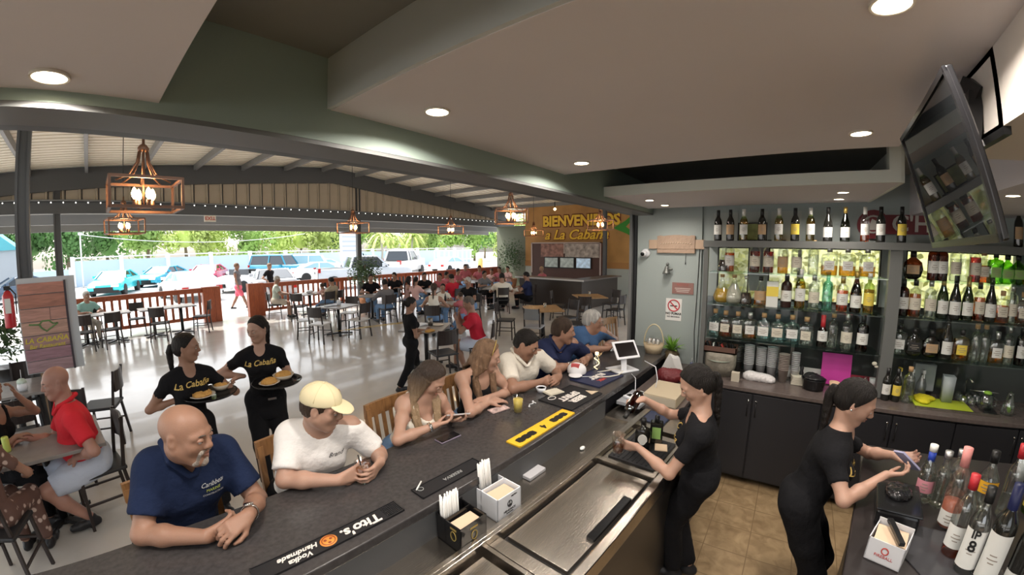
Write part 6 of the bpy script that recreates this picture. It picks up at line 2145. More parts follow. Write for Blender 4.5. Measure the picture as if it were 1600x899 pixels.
for (cx, cy, rz_, nx, ny, z0, lean) in ((1.085, 1.115, PH, 9, 3, ZD+.01, .05), (1.355, 1.13, PH, 7, 3, ZD+.05, -.16)):
    sb = thing('straw_bundle', 'bundle of white wrapped straws standing in the '+('black' if nx == 9 else 'white')+' caddy', 'straws', (cx-.0, cy+.055, z0), rz_)
    for i in range(nx):
        for j in range(ny):
            link('straw', sme, sb, ((i-(nx-1)/2)*.0105-.02, (j-1)*.010-.002, rs.uniform(0, .018)), (rs.uniform(-.03, .03), lean*.3+rs.uniform(-.02, .02), 0))
# small metal chute at the counter edge
ch = thing('steel_shelf_end', 'small bright metal holder on the rear deck below the yellow mat', 'holder', (1.72, 1.145, ZD), PH)
B().span((-.075, -.03, 0), (.075, .03, .022)).build('body', mat('holder_pale', (.45, .45, .47), .35), ch, bevel=.004)

# guests' things
def phone(label, x, y, z, rz, sc=M_BLK, cs=None, tiltm=None):
    t = thing('phone', label, 'phone', (x, y, z), rz)
    B().span((-.075, -.037, 0), (.075, .037, .009)).build('case', cs or M_STEELD, t, bevel=.004)
    B().span((-.071, -.033, .009), (.071, .033, .0098)).build('screen', sc, t)
    return t
phone('dark phone lying on the bar before the woman with blonde hair', 1.485, 1.61, ZB, rad(-5), cs=mat('phone_edge', (.35, .30, .40), .3, metal=.6))
ph2 = phone('phone in a pale patterned case lying by the yellow drink', 2.00, 1.635, ZB, rad(-15), sc=mat('phone_pattern', (.50, .38, .36), .5, var=.6, vscale=40), cs=mat('phone_case', (.50, .36, .34), .5))
rg = thing('key_ring', 'small white earphones beside the yellow drink', 'earphones', (2.20, 1.50, ZB))
B().tube([(-.03, -.01, .004), (0, .012, .004), (.03, 0, .004), (.055, .015, .004), (.05, -.012, .004)], .0035, 6).build('cord', M_WHITE, rg)
B().ball((-.035, -.012, .006), .008, 8, 6).build('bud', M_WHITE, rg)
B().ball((.055, .018, .006), .008, 8, 6).build('bud', M_WHITE, rg)
def glass_drink(label, x, y, z, liq, lv, r0=.030, r1=.040, h=.125, ice=False, straw=False):
    t = thing('drink_glass', label, 'glass', (x, y, z))
    B().lathe([(.001, 0), (r0, 0), (r1, h), (r1-.001, h), (.001, h-.0)][:3]+[(r1-.0015, h)]*1+[(r0-.0015, .003), (.001, .003)], 24).build('cup', glassy('cup_clear', (.98, .98, .97), .03), t)
    rl = r0-.004+(r1-r0)*lv
    B().lathe([(.001, .009), (r0-.004, .009), (rl, h*lv), (.001, h*lv)], 22).build('drink', liq, t)
    if straw:
        B().tube([(0, 0, .02), (-.02, .0, h+.04)], .003, 6).build('straw', M_BLACKM, t)
    if ice:
        for k in range(3):
            B().box((.012*math.cos(k*2.1), .012*math.sin(k*2.1), h*lv), (.018, .018, .018), k*.7).build('ice_cube', glassy('ice', (.95, .95, .93)), t)
    return t
glass_drink('tall plastic cup of bright yellow juice on the bar', 2.045, 1.50, ZB, mat('juice_yellow', (.95, .74, .14), .3), .80)
glass_drink('iced amber drink held by the man in the cream cap', .905, 1.605, ZB, glassy('drink_amber', (.85, .55, .18), .05), .78, .034, .042, .11, True, True)
bw_ = thing('small_bowl', 'small white square bowl of dark sauce on the bar', 'bowl', (2.47, 1.585, ZB))
B().lathe([(.001, 0), (.03, 0), (.042, .04), (.038, .04), (.028, .008)], 14).build('bowl', M_WHITE, bw_)
B().lathe([(.036, .032), (.001, .032)], 14).build('sauce', M_BLACKM, bw_)
cp_ = thing('baseball_cap', 'white cap lying upside on the bar before the man in navy', 'cap', (3.02, 1.56, ZB), rad(100))
V, Q = grown([ell((0, 0, .05), (.085, .075, .055)), ell((0, 0, .02), (.08, .07, .03))], .007, cuts=[((0, 0, .008), (0, 0, -1))])
npmesh('crown', V, Q, mat('cap_whitecloth', (.76, .76, .78), .7), cp_)
V, Q = grown([ell((-.02, .10, .022), (.06, .065, .010))], .006)
npmesh('brim', V, Q, mat('cap_whitecloth', (.76, .76, .78)), cp_)
B().span((-.035, .02, .075), (.035, .06, .105)).build('badge', mat('cap_badge', (.55, .10, .10), .6), cp_)
bl_ = thing('bottle_lamp', 'small glass bottle wound with a lit fairy light string on the bar', 'lamp', (3.20, 1.45, ZB))
B().lathe([(.001, 0), (.034, 0), (.036, .09), (.016, .13), (.016, .165)], 20).build('bottle', G_CLR, bl_)
B().tube([(.022*math.cos(t*9), .022*math.sin(t*9), .01+.12*t) for t in np.linspace(0, 1, 40)], .0035, 6).build('light_string', mat('fairy_glow', (1, .8, .5), .4, emit=(1, .75, .4), estr=2.5), bl_)
B().lathe([(.017, .155), (.017, .18), (.001, .18)], 12).build('stopper', mat('stopper_glow', (1, .8, .6), .4, emit=(1, .7, .4), estr=1.5), bl_)
wr2 = B().tube([(3.16, 1.42, ZB+.005), (3.22, 1.36, ZB+.012), (3.30, 1.30, ZB+.014), (3.28, 1.22, ZB+.012), (3.17, 1.22, ZB+.012), (3.08, 1.27, ZB+.012), (3.02, 1.34, ZB+.012)], .006, 7).build('charging_cable', mat('cable_cream', (.70, .66, .58), .5), None)
tag(wr2, 'pale charging cable curling over the navy bar mat', 'cable')
wr3 = B().tube([(2.98, 1.52, ZB+.01), (2.95, 1.47, ZB+.012), (3.0, 1.40, ZB+.012), (2.92, 1.36, ZB+.012)], .003, 6).build('charging_cable', M_WHITE, None)
tag(wr3, 'thin white cable running from the cap over the navy mat', 'cable')

# on the drain mat by the bartender
dmx = thing('drain_mat', 'thick black drain mat under the bottles by the bartender', 'mat')
wbox(B(), (2.16, .64), (2.56, .94), .886, .896).build('pad', M_RUBBER, dmx)
for k in range(9):
    wbox(B(), (2.18, .66+k*.031), (2.54, .668+k*.031), .896, .900).build('ridge', M_RUBBER, dmx)
q = wp(2.36, .80)
tb = thing('bottle', 'squat black bottle with a white shield label on the drain mat', 'bottle', (q[0], q[1], .901), facecam(q[0], q[1]))
B().lathe([(.001, 0), (.048, 0), (.050, .12), (.040, .145), (.018, .16), (.016, .20)], 24, sq=.6).build('body', G_DRK, tb)
B().lathe([(.018, .18), (.018, .215), (.001, .215)], 14).build('cap', C_BLK, tb)
B().prism([(-.0445, .0 + .030*math.sin(a)*(1.0 if math.cos(a) > -.3 else .8), .085+.036*math.cos(a)) for a in np.linspace(0, 2*PI, 22)[:-1]], (-.005, 0, 0)).build('label', P_WHT, tb)
q = wp(2.50, .76)
hb2 = thing('bottle', 'square black bottle with a green label behind the shield-label bottle', 'bottle', (q[0], q[1], .901), facecam(q[0], q[1]))
B().span((-.034, -.042, 0), (.034, .042, .15)).build('body', G_DRK, hb2, bevel=.01)
B().lathe([(.016, .15), (.016, .19), (.001, .19)], 14).build('cap', C_BLK, hb2)
B().span((-.0365, -.028, .04), (-.034, .028, .12)).build('label', P_GRN, hb2)
q = wp(2.44, .70)
nn = thing('napkin_square', 'small tan square coaster on the drain mat', 'coaster', (q[0], q[1], .901), .3)
B().span((-.045, -.04, 0), (.045, .04, .006)).build('pad', M_NAP, nn)
bnc = thing('bar_tray', 'flat dark blue tray on the steel beyond the drain mat', 'tray', (2.85, .78, .901), PH)
B().span((-.10, -.10, 0), (.10, .12, .012)).build('tray', mat('tray_navy', (.025, .035, .075), .35), bnc, bevel=.004)

# right hand counter: bin, napkin box
dst = thing('dump_bin', 'glossy black bin with a lid on the side counter before the second bartender', 'bin', (2.076, -0.614, 1.022), rad(-8))
B().span((-.15, -.09, 0), (.14, .09, .08)).build('bin', M_BLK, dst, bevel=.012)
B().span((-.155, -.10, .08), (.145, .095, .092)).build('lid', M_BLK, dst, bevel=.006)
V, Q = grown([ell((.03, 0, .10), (.09, .06, .018)), ell((-.02, .02, .105), (.04, .03, .02))], .007, rough=.0015)
npmesh('crumpled_film', V, Q, M_BLK, dst)
nbx = thing('napkin_box', 'white card box with a red emblem holding napkins on the side counter', 'box', (1.732, -0.530, 1.022), rad(-22))
M_CARD = mat('card_white', (.60, .60, .62), .6)
for a, b_ in (((-.075, -.07, 0), (-.071, .07, .10)), ((.071, -.07, 0), (.075, .07, .115)), ((-.075, -.07, 0), (.075, -.066, .10)), ((-.075, .066, 0), (.075, .07, .10)), ((-.075, -.07, 0), (.075, .07, .004))):
    B().span(a, b_).build('panel', M_CARD, nbx)
for k in range(6):
    B().box((.0, 0, .012+k*.015), (.12, .12, .013), rad(k*2-4)).build('napkin', M_NAP, nbx)
B().bar((-.07, -.05, .115), (.06, .03, .125), .022, .016).build('black_clip', M_BLK, nbx)
B().tube([(-.0765, .013*math.cos(a), .062+.014*math.sin(a)) for a in np.linspace(0, 2*PI, 19)], .0025, 5, cap=False).build('emblem', P_RED, nbx)
text('FIREBALL', 'lettering', .018, P_RED, nbx, (-.0755, 0, .035), (PI/2, 0, -PI/2), spacing=1.2)

# ------------------------------------------------------------------ chairs and tables
M_OAK = wood('oak_chair', (.20, .095, .035), (.34, .175, .07), 5, .4, 'Z', coat=.2)
M_DKW = mat('dark_chair', (.028, .020, .018), .4)
M_SEAT = mat('seat_black', (.020, .020, .022), .5)
M_SEATG = mat('seat_grey', (.30, .30, .31), .5)
def bar_chair(x, y, rz, label):
    """front faces local +Y"""
    t = thing('bar_chair', label, 'chair', (x, y, 0), rz, 'wooden slat-back chairs along the bar')
    for q in (-1, 1):
        B().bar((q*.20, -.20, 0), (q*.185, -.17, .70), .04).build('leg', M_OAK, t)
        B().bar((q*.20, .20, 0), (q*.185, .17, .70), .04).build('leg', M_OAK, t)
        B().bar((q*.19, -.18, .70), (q*.185, -.235, 1.17), .036, .03).build('back_post', M_OAK, t)
    for z_ in (.30,):
        B().bar((-.19, .19, z_), (.19, .19, z_), .025, .035).build('stretcher', M_OAK, t)
        B().bar((-.19, -.19, z_+.1), (.19, -.19, z_+.1), .025, .035).build('stretcher', M_OAK, t)
        B().bar((-.19, -.19, z_+.05), (-.19, .19, z_+.05), .025, .035).build('stretcher', M_OAK, t)
        B().bar((.19, -.19, z_+.05), (.19, .19, z_+.05), .025, .035).build('stretcher', M_OAK, t)
    B().box((0, 0, .72), (.43, .42, .045)).build('seat', M_OAK, t, bevel=.012)
    cr = B()
    pts = [(-.205+.41*i/8, -.232-.022*math.sin(PI*i/8), 1.155) for i in range(9)]
    for a, b_ in zip(pts[:-1], pts[1:]):
        cr.bar(a, b_, .022, .095)
    cr.build('crest_rail', M_OAK, t, auto=False)
    for i in range(5):
        x_ = -.12+.06*i
        B().bar((x_, -.185, .74), (x_, -.243, 1.12), .026, .012, up=(0, 1, 0)).build('back_slat', M_OAK, t)
    return t
chairs_at_bar_pos = [(.17, 1.92, 'oak chair of the bald man in the navy polo'), (.79, 1.92, 'oak chair of the man in the cream cap'), (1.47, 1.92, 'oak chair of the blonde-tipped woman'),
                 (2.10, 1.92, 'oak chair of the woman with the headband'), (2.66, 1.92, 'oak chair of the man in the white polo'), (3.20, 1.92, 'oak chair of the man in the dark navy polo'), (3.74, 1.92, 'oak chair of the grey-haired man')]
for x, y, l in chairs_at_bar_pos:
    bar_chair(x, y, PI, l)
bar_chair(5.05, 1.95, PI*.9, 'empty oak chair at the far end of the bar beyond the wall')

# dining furniture
def dining_table(x, y, rz, label, top, w=.80, d=.80, cross=True):
    t = thing('dining_table', label, 'table', (x, y, 0), rz)
    B().span((-w/2, -d/2, .735), (w/2, d/2, .765)).build('table_top', top, t, bevel=.004)
    for cx in ((0,) if w < 1.3 else (-w/4, w/4)):
        B().tube([(cx, 0, .05), (cx, 0, .735)], .04, 10).build('column', M_BLACKM, t)
        B().span((cx-.2, -.2, .715), (cx+.2, .2, .735)).build('spider', M_BLACKM, t)
        for k in range(4):
            a = k*PI/2+PI/4
            B().bar((cx, 0, .05), (cx+.33*math.cos(a), .33*math.sin(a), .025), .06, .035).build('foot', M_BLACKM, t)
    return t
M_TT = mat('table_grey', (.25, .235, .225), .35, var=.1, vscale=8)
M_TW = wood('table_ochre', (.24, .13, .05), (.36, .21, .09), 3, .4, 'X')
def make_dchair(seatm, backm, legm):
    t = thing('dining_chair', '', 'chair')
    for q in (-1, 1):
        B().bar((q*.20, .19, 0), (q*.175, .17, .44), .026).build('leg', legm, t)
        B().bar((q*.20, -.21, 0), (q*.175, -.17, .44), .028).build('leg', legm, t)
        B().bar((q*.175, -.17, .44), (q*.17, -.235, .89), .026).build('back_post', legm, t)
        B().bar((q*.19, -.19, .22), (q*.19, .18, .22), .018).build('stretcher', legm, t)
    B().bar((-.19, .18, .26), (.19, .18, .26), .018).build('stretcher', legm, t)
    B().box((0, 0, .455), (.40, .40, .035)).build('seat', seatm, t, bevel=.012)
    bk = B()
    pts = [(-.17+.34*i/6, -.222-.03*math.sin(PI*i/6), .76) for i in range(7)]
    for a, b_ in zip(pts[:-1], pts[1:]):
        bk.bar(a, b_, .018, .24)
    bk.build('backrest', backm, t)
    return t
DC = {}
def dchair(x, y, rz, label, kind='dark', group='black metal chairs of the dining hall'):
    if kind not in DC:
        sm_, bm_ = {'dark': (M_SEAT, M_DKW), 'grey': (M_SEATG, mat('back_grey', (.16, .17, .18), .45)), 'white': (mat('seat_pale', (.55, .55, .55), .35), M_DKW)}[kind]
        DC[kind] = make_dchair(sm_, bm_, M_DKW)
        t = DC[kind]
        t.location = (x, y, 0)
        t.rotation_euler = (0, 0, rz)
        t['label'] = label
    else:
        t = dup(DC[kind], (x, y, 0), rz, label)
    t['group'] = group
    return t
def aim(x, y, tx, ty):
    return math.atan2(ty-y, tx-x)-PI/2

TB_ = {
 'window': (4.95, 9.40, .35, 'dining table with grey top and nobody at it, left of the middle post', M_TT, .8, .8),
 'gate': (5.80, 12.95, .1, 'dining table by the railing with a white bag on it', M_TT, .9, .8),
 'pair': (6.75, 10.60, .5, 'dining table of the man in black with his hand at his chin', M_TT, .8, .8),
 'served': (4.62, 5.50, .6, 'dining table being served beside the man in the crimson shirt', M_TT, .8, .8),
 'family': (6.85, 7.55, .5, 'family dining table loaded with plates in the middle of the hall', M_TT, 1.0, .8),
 'middle': (9.0, 10.25, .5, 'crowded dining table behind the family table', M_TT, 1.5, .8),
 'back': (12.4, 11.3, .5, 'farthest crowded dining table by the red board', M_TT, 1.6, .8),
 'cream': (11.0, 9.0, .5, 'dining table between the cream shirt man and the navy shirt man', M_TT, 1.4, .8),
 'ochre1': (7.75, 4.95, .75, 'empty ochre-topped table with one glass, front of the two', M_TW, .95, .85),
 'ochre2': (10.5, 5.05, .75, 'empty ochre-topped table nearer the far bar', M_TW, .95, .85),
 'left1': (-.60, 4.28, .08, 'grey table at the lower left by the man in the red polo', M_TT, .95, .8),
 'left2': (-1.05, 6.35, .05, 'grey table with a small white flower pot before the plank sign', M_TT, .9, .8),
 'rail1': (.05, 13.15, .02, 'left long table along the left railing', M_TT, 1.4, .75),
 'rail2': (1.65, 13.15, .02, 'right long table along the left railing', M_TT, 1.4, .75),
}
for k, v in TB_.items():
    dining_table(*v)
for x, y, tx, ty, k, l in (
  (4.22, 8.95, 4.95, 9.4, 'white', 'pale-seated chair at the left front of the empty table by the middle post'),
  (4.20, 9.75, 4.95, 9.4, 'white', 'pale-seated chair at the left rear of the empty table by the middle post'),
  (5.15, 8.72, 4.95, 9.4, 'white', 'pale-seated chair at the right front of the empty table by the middle post'),
  (5.55, 9.9, 4.95, 9.4, 'white', 'pale-seated chair on the far side of the empty table by the middle post'),
  (5.15, 12.3, 5.8, 12.95, 'dark', 'dark chair tucked in before the railing table with the white bag'),
  (5.95, 12.05, 5.85, 12.9, 'dark', 'dark chair between the white bag table and the empty table'),
  (.25, 12.35, .05, 13.15, 'dark', 'dark chair pulled up to the left long table'),
  (1.35, 12.35, 1.65, 13.15, 'dark', 'dark chair pulled up to the right long table'),
  (2.45, 12.75, 1.7, 13.1, 'dark', 'dark chair at the right end of the right long table'),
  (.95, 13.8, .9, 13.1, 'dark', 'dark chair between the long tables and the left railing'),
  (-.10, 13.85, -.1, 13.1, 'dark', 'dark chair on the railing side of the left long table'),
  (-.30, 12.35, -.2, 13.1, 'dark', 'dark chair at the near left corner of the left long table'),
  (-.10, 6.05, -1.05, 6.35, 'dark', 'dark chair seen edge-on behind the man in the red polo'),
  (-.95, 5.55, -1.05, 6.35, 'dark', 'dark chair tucked under the flower pot table on the near side'),
  (-1.05, 7.1, -1.05, 6.4, 'dark', 'dark chair on the far side of the flower pot table'),
  (-.45, 5.1, -.6, 4.3, 'dark', 'dark chair behind the grey table at the lower left'),
  (4.35, 4.75, 4.62, 5.5, 'dark', 'dark chair on the near side of the served table'),
  (7.10, 4.75, 7.75, 4.95, 'grey', 'grey-backed chair left of the front ochre table'),
  (7.95, 4.15, 7.75, 4.95, 'dark', 'dark chair on the near side of the front ochre table'),
  (8.5, 4.7, 7.75, 4.95, 'dark', 'dark chair right of the front ochre table'),
  (7.35, 5.75, 7.75, 4.95, 'dark', 'dark chair behind the front ochre table'),
  (9.65, 4.75, 10.5, 5.05, 'dark', 'dark chair left of the rear ochre table'),
  (10.35, 4.15, 10.5, 5.05, 'dark', 'dark chair on the near side of the rear ochre table'),
  (11.35, 4.7, 10.5, 5.05, 'dark', 'dark chair right of the rear ochre table'),
  (10.2, 5.95, 10.5, 5.05, 'dark', 'dark chair behind the rear ochre table'),
  (10.9, 3.45, 11.9, 3.3, 'dark', 'dark chair standing alone near the shutter guide'),
  (14.2, 4.9, 14.2, 6, 'dark', 'left of the tall dark chairs beyond the far bar'),
  (15.2, 4.6, 15.2, 6, 'dark', 'right of the tall dark chairs beyond the far bar')):
    dchair(x, y, aim(x, y, tx, ty), l, k)

def seated(label, px, py, pz, tx, ty, chairlabel=None, res=-1, **k):
    """a guest seated at a table whose centre is tx, ty"""
    f = unit((tx-px, ty-py, 0))
    l = np.array([-f[1], f[0], 0])
    s = k.pop('size', .98)
    hh = npv((px, py, pz))
    drop = k.pop('drop', .70)*s
    lean = k.pop('lean', .10)
    pel = hh-f*lean-np.array([0, 0, drop])
    look = k.pop('look', None)
    if look is None:
        look = (f[0], f[1], -.28)
    hands = k.pop('hands', None)
    zt = .80
    if hands is None:
        wr_ = pel+f*.36-l*.15
        wl_ = pel+f*.36+l*.15
        wr_[2] = wl_[2] = zt
        hands = ((wr_, f*.8+l*.5, (0, 0, -1), .4), (wl_, f*.8-l*.5, (0, 0, -1), .4))
    if chairlabel:
        dchair(pel[0]-f[0]*.02, pel[1]-f[1]*.02, math.atan2(f[1], f[0])-PI/2, chairlabel, 'dark')
    fl = pel[2]-.0
    a1 = pel+f*.45-l*.10
    a2 = pel+f*.40+l*.10
    a1[2] = a2[2] = .08
    return person(label, hh, look, pel, f, hands[0], hands[1], ar=a1, al=a2, polr=-l*.8+np.array([0, 0, -.6]), poll=l*.8+np.array([0, 0, -.6]), res=res, size=s, **k)

GP = 'guests at the dining tables'
def g(px, py, pz, tname, label, cl=None, **k):
    t = TB_[tname]
    seated(label, px, py, pz, t[0], t[1], cl, **k)

g(4.862, 13.300, 1.281, 'gate', 'man in a pale shirt and shorts seated alone by the right gate pillar', 'chair of the man in the pale shirt by the gate pillar', res=0, top='greygreen_cloth', bottom='tan_shorts', shorts=True, hair='buzz', haircol='hair_grey')
g(6.241, 12.250, 1.186, 'gate', 'broad man in a grey-brown shirt with his back turned at the railing table', 'chair of the broad man at the railing table', top='khaki', bottom='denim', hair='short', bulk=1.15)
g(6.060, 12.550, 1.014, 'gate', 'child beside the broad man at the railing table', None, top='pink_cloth', bottom='denim', hair='short', size=.72, haircol='hair_brown')
g(7.273, 11.450, 1.255, 'pair', 'man in a black shirt with a hand at his chin under the tall plant', 'chair of the man with his hand at his chin', res=0, top='black_cloth', bottom='denim', hair='short', bulk=1.1, look=(-.45, -1, -.2))
g(6.668, 9.750, 1.194, 'pair', 'man in a grey long-sleeved jacket and blue jeans with his back turned', 'chair of the man in blue jeans', res=0, top='grey_cloth', sleeve=1.2, bottom='denim', hair='short')
g(8.571, 11.900, 1.221, 'pair', 'man in a dark shirt behind the man in jeans', 'chair behind the man in jeans', top='black_cloth', bottom='denim', hair='short')
g(8.237, 10.600, 1.160, 'middle', 'woman with long black hair in a pale pink top', 'chair of the woman with long black hair', fem=True, top='pink_cloth', neck='tank', sleeve=0, bottom='denim', hair='long')
g(7.977, 9.900, 1.188, 'middle', 'person in a dark top with a pale headband beside the black-haired woman', None, fem=True, top='pink_cloth', bottom='denim', hair='tail')
g(9.509, 11.300, 1.185, 'middle', 'man in a black shirt facing the camera in the crowd behind', 'chair of the black-shirted man in the crowd', top='black_cloth', bottom='denim', hair='short', bulk=1.1)
g(9.968, 10.950, 1.145, 'middle', 'man in a dark red shirt in the middle of the crowd', None, top='rose_cloth', bottom='denim', hair='short')
g(10.948, 11.600, 1.135, 'back', 'man with a shaved head in rose before the fence', None, top='rose_cloth', bottom='denim', hair='buzz')
g(9.027, 9.350, 1.223, 'middle', 'large man in a crimson shirt with his back turned in the crowd', 'chair of the large man in crimson', top='crimson_cloth', bottom='denim', hair='short', bulk=1.25)
g(6.222, 7.050, 1.256, 'family', 'woman in a white and blue sleeveless top seen from behind at the family table', 'chair of the woman in the sleeveless top', res=0, fem=True, top='cream_cloth', neck='tank', sleeve=0, bottom='denim', hair='tail', haircol='hair_brown')
g(7.440, 8.050, 1.112, 'family', 'girl in a cream top facing the camera at the family table', 'chair of the girl in cream', res=0, fem=True, top='cream_cloth', bottom='denim', hair='tail', size=.85)
g(7.935, 7.550, 1.261, 'family', 'grey-haired man in black leaning over the family table', 'chair of the grey-haired man in black', res=0, top='black_cloth', bottom='denim', hair='short', haircol='hair_grey', bulk=1.15)
g(6.912, 6.850, 1.016, 'family', 'small child behind the head of the man in crimson', None, top='rose_cloth', bottom='denim', hair='short', size=.68, haircol='hair_brown')
g(12.116, 12.100, 1.188, 'back', 'man with dark hair seated before the railing board', None, top='rose_cloth', bottom='denim', hair='short')
g(13.338, 11.950, 1.273, 'back', 'person in red raising both hands to the head', 'chair of the person raising both hands', top='rose_cloth', bottom='denim', hair='short')
g(11.171, 9.750, 1.211, 'cream', 'man in a black and white shirt with his back turned', 'chair of the man in black and white', top='grey_cloth', bottom='black_cloth', hair='short')
g(14.720, 11.900, 1.147, 'back', 'man in a red shirt before the right end of the railing', 'chair of the man in the red shirt at the right end', top='rose_cloth', bottom='denim', hair='short')
g(14.602, 11.300, 1.200, 'back', 'person in rose at the right end of the farthest table', None, fem=True, top='pink_cloth', bottom='denim', hair='bob')
g(10.277, 8.200, 1.209, 'cream', 'large man in a cream shirt with his back turned right of the crowd', 'chair of the large man in the cream shirt', size=1.08, res=0, top='cream_cloth', bottom='black_cloth', hair='short', bulk=1.2)
g(11.414, 8.000, 1.191, 'cream', 'large man in a navy shirt with his back turned before the far bar', 'chair of the large man in navy', size=1.1, res=0, top='navy2_cloth', bottom='black_cloth', hair='short', bulk=1.25)
g(13.359, 8.600, 1.312, 'cream', 'woman in a rose top with blonde hair and an orange flower before the far bar', 'chair of the woman in rose', res=0, fem=True, top='rose_cloth', bottom='denim', hair='bob', haircol='hair_blonde')
g(14.736, 12.400, 1.038, 'back', 'person in a pale top half hidden behind the crowd at the right', None, top='pink_cloth', bottom='denim', hair='short', haircol='hair_brown')
g(-0.221, 13.750, 1.215, 'rail1', 'person in a teal shirt eating at the left long table', 'chair of the person in teal', res=0, top='teal_cloth', bottom='tan_shorts', hair='short', haircol='hair_grey')

# the man in crimson being served
H_ = npv((4.967, 4.720, 1.227))
f_ = unit((-.62, .78, 0)); l_ = np.array([-f_[1], f_[0], 0])
P_ = H_-f_*.20-np.array([0, 0, .70])
a1, a2 = P_+f_*.47-l_*.12, P_+f_*.28+l_*.10
a1[2] = a2[2] = .08
i_ = person('man in a crimson shirt and pale blue shorts eating with raised hands', H_, (-.75, .55, -.35), P_, f_, (P_+f_*.38-l_*.04+np.array([0, 0, .50]), (0, 0, 1), -f_, .8), (P_+f_*.40+l_*.12+np.array([0, 0, .42]), (-.2, .3, .8), (0, -.5, 0), .8),
  ar=a1, al=a2, polr=-l_+np.array([0, 0, -1.2]), poll=l_+np.array([0, 0, -1.2]), res=1, top='crimson_cloth', bottom='paleblue_cloth', shorts=True, hair='buzz', haircol='hair_saltpepper', bulk=1.15, shoe='black_rubber')
dchair(P_[0], P_[1], math.atan2(f_[1], f_[0])-PI/2, 'dark chair of the man in crimson being served')

# people outside the railing
def standing(label, h, look, face, hands=None, res=-1, ar=None, al=None, size=1.0, pelz=None, **k):
    h = npv(h)
    f = unit((face[0], face[1], 0))
    l = np.array([-f[1], f[0], 0])
    pel = npv((h[0], h[1], pelz if pelz else .95*size))
    g_ = float(h[2]-(1.60*size))
    if hands is None:
        hands = ((pel-l*.28*size+f*.10+np.array([0, 0, .02]), (f[0]*.2, f[1]*.2, -1), l, .35), (pel+l*.28*size+f*.02+np.array([0, 0, .02]), (f[0]*.2, f[1]*.2, -1), -l, .35))
    if ar is None:
        ar = (pel-l*.10+f*.12)*np.array([1, 1, 0])+np.array([0, 0, .08])
        al = (pel+l*.10-f*.05)*np.array([1, 1, 0])+np.array([0, 0, .08])
    return person(label, h, look, pel, f, hands[0], hands[1], ar=ar, al=al, res=res, size=size, kpole=f*.8, polr=-l*.4-f, poll=l*.4-f, **k)
standing('person in a grey tank top and pink shorts walking past the cars', (4.603, 16.800, 1.671), (.9, -.5, -.1), (.8, -.6), res=0, top='grey_cloth', sleeve=0, bottom='hotpink_cloth', shorts=True, hair='short', haircol='hair_lightbrown', ar=npv((4.603, 16.800, 1.671))*npv((1, 1, 0))+npv((.26, -.16, .06)), al=npv((4.603, 16.800, 1.671))*npv((1, 1, 0))+npv((-.26, .12, .06)), size=.95, pelz=.86)
standing('man in a dark waistcoat standing outside the railing near the gate', (6.145, 17.615, 1.580), (.5, -.8, -.3), (.5, -.8), res=0, top='black_cloth', bottom='black_cloth', hair='short', haircol='hair_lightbrown')
g(13.084, 12.600, 1.329, 'back', 'man in a rose shirt on the far side of the farthest table', None, top='rose_cloth', bottom='denim', hair='short')

# waitress serving at the near table
H_ = npv((3.642, 4.659, 1.375))
f_ = unit((.80, -.25, 0)); l_ = np.array([-f_[1], f_[0], 0])
i3 = person('waitress in black serving a plate beside the man in crimson', H_, (.75, -.42, -.30), (H_[0]-.02, H_[1]+.02, .80), f_, (npv((3.779, 4.657, 0.900)), (.8, -.3, 0), (0, 0, 1), .4), (npv((3.955, 4.664, 0.910)), (.5, .5, 0), (0, 0, 1), .5),
  ar=npv((3.446, 4.790, 0.080)), al=npv((4.182, 5.200, 0.080)), polr=(-.4, -.5, -1), poll=(0, .5, -1), kpole=f_, res=1, fem=True, size=.87, bulk=1.05, top='black_cloth', bottom='black_cloth', neck='v', sleeve=.5, hair='tail', skin='skin_tan')
print_on(i3, 'La Caba\u00f1a', .055, MATS['gold_print'], .66, .05, shear=.35)
pl = thing('plate', 'oval plate of food held by the waitress over the near table', 'plate', (3.826, 4.454, 0.930))
B().lathe([(.001, 0), (.08, 0), (.13, .02), (.125, .022), (.075, .006)], 24).build('dish', M_TT, pl)
V, Q = grown([ell((-.04, 0, .025), (.05, .05, .02)), ell((.04, .02, .025), (.05, .06, .018))], .01, rough=.003)
npmesh('food', V, Q, mat('food_gold', (.55, .30, .08), .6), pl)

# two waitresses with round trays
M_FOOD = mat('food_gold', (.55, .30, .08), .6)
M_DISH = mat('dish_cream', (.62, .55, .45), .3)
def tray(label, x, y, z, rz):
    t = thing('serving_tray', label, 'tray', (x, y, z), rz)
    B().lathe([(.001, 0), (.19, 0), (.205, .018), (.20, .02), (.185, .006), (.001, .006)], 36).build('disc', M_BLK, t)
    return t
def dish(label, x, y, z, r=.085, bowl=False):
    t = thing('plate', label, 'plate', (x, y, z))
    B().lathe([(.001, 0), (r*.6, 0), (r, .045 if bowl else .018), (r*.95, .045 if bowl else .02), (r*.55, .008)], 24).build('dish', M_DISH, t)
    hz = .035 if bowl else .02
    V, Q = grown([ell((0, 0, hz), (r*.72, r*.65, .018)), ell((r*.2, r*.2, hz+.012), (r*.4, r*.35, .018)), ell((-r*.3, 0, hz+.01), (r*.3, r*.4, .016))], .007, rough=.0022)
    npmesh('food', V, Q, M_FOOD, t)
    return t
H_ = npv((0.546, 3.535, 1.490))
f_ = unit((.10, -1, 0)); l_ = np.array([-f_[1], f_[0], 0])
T1_ = npv((0.661, 3.484, 1.100))
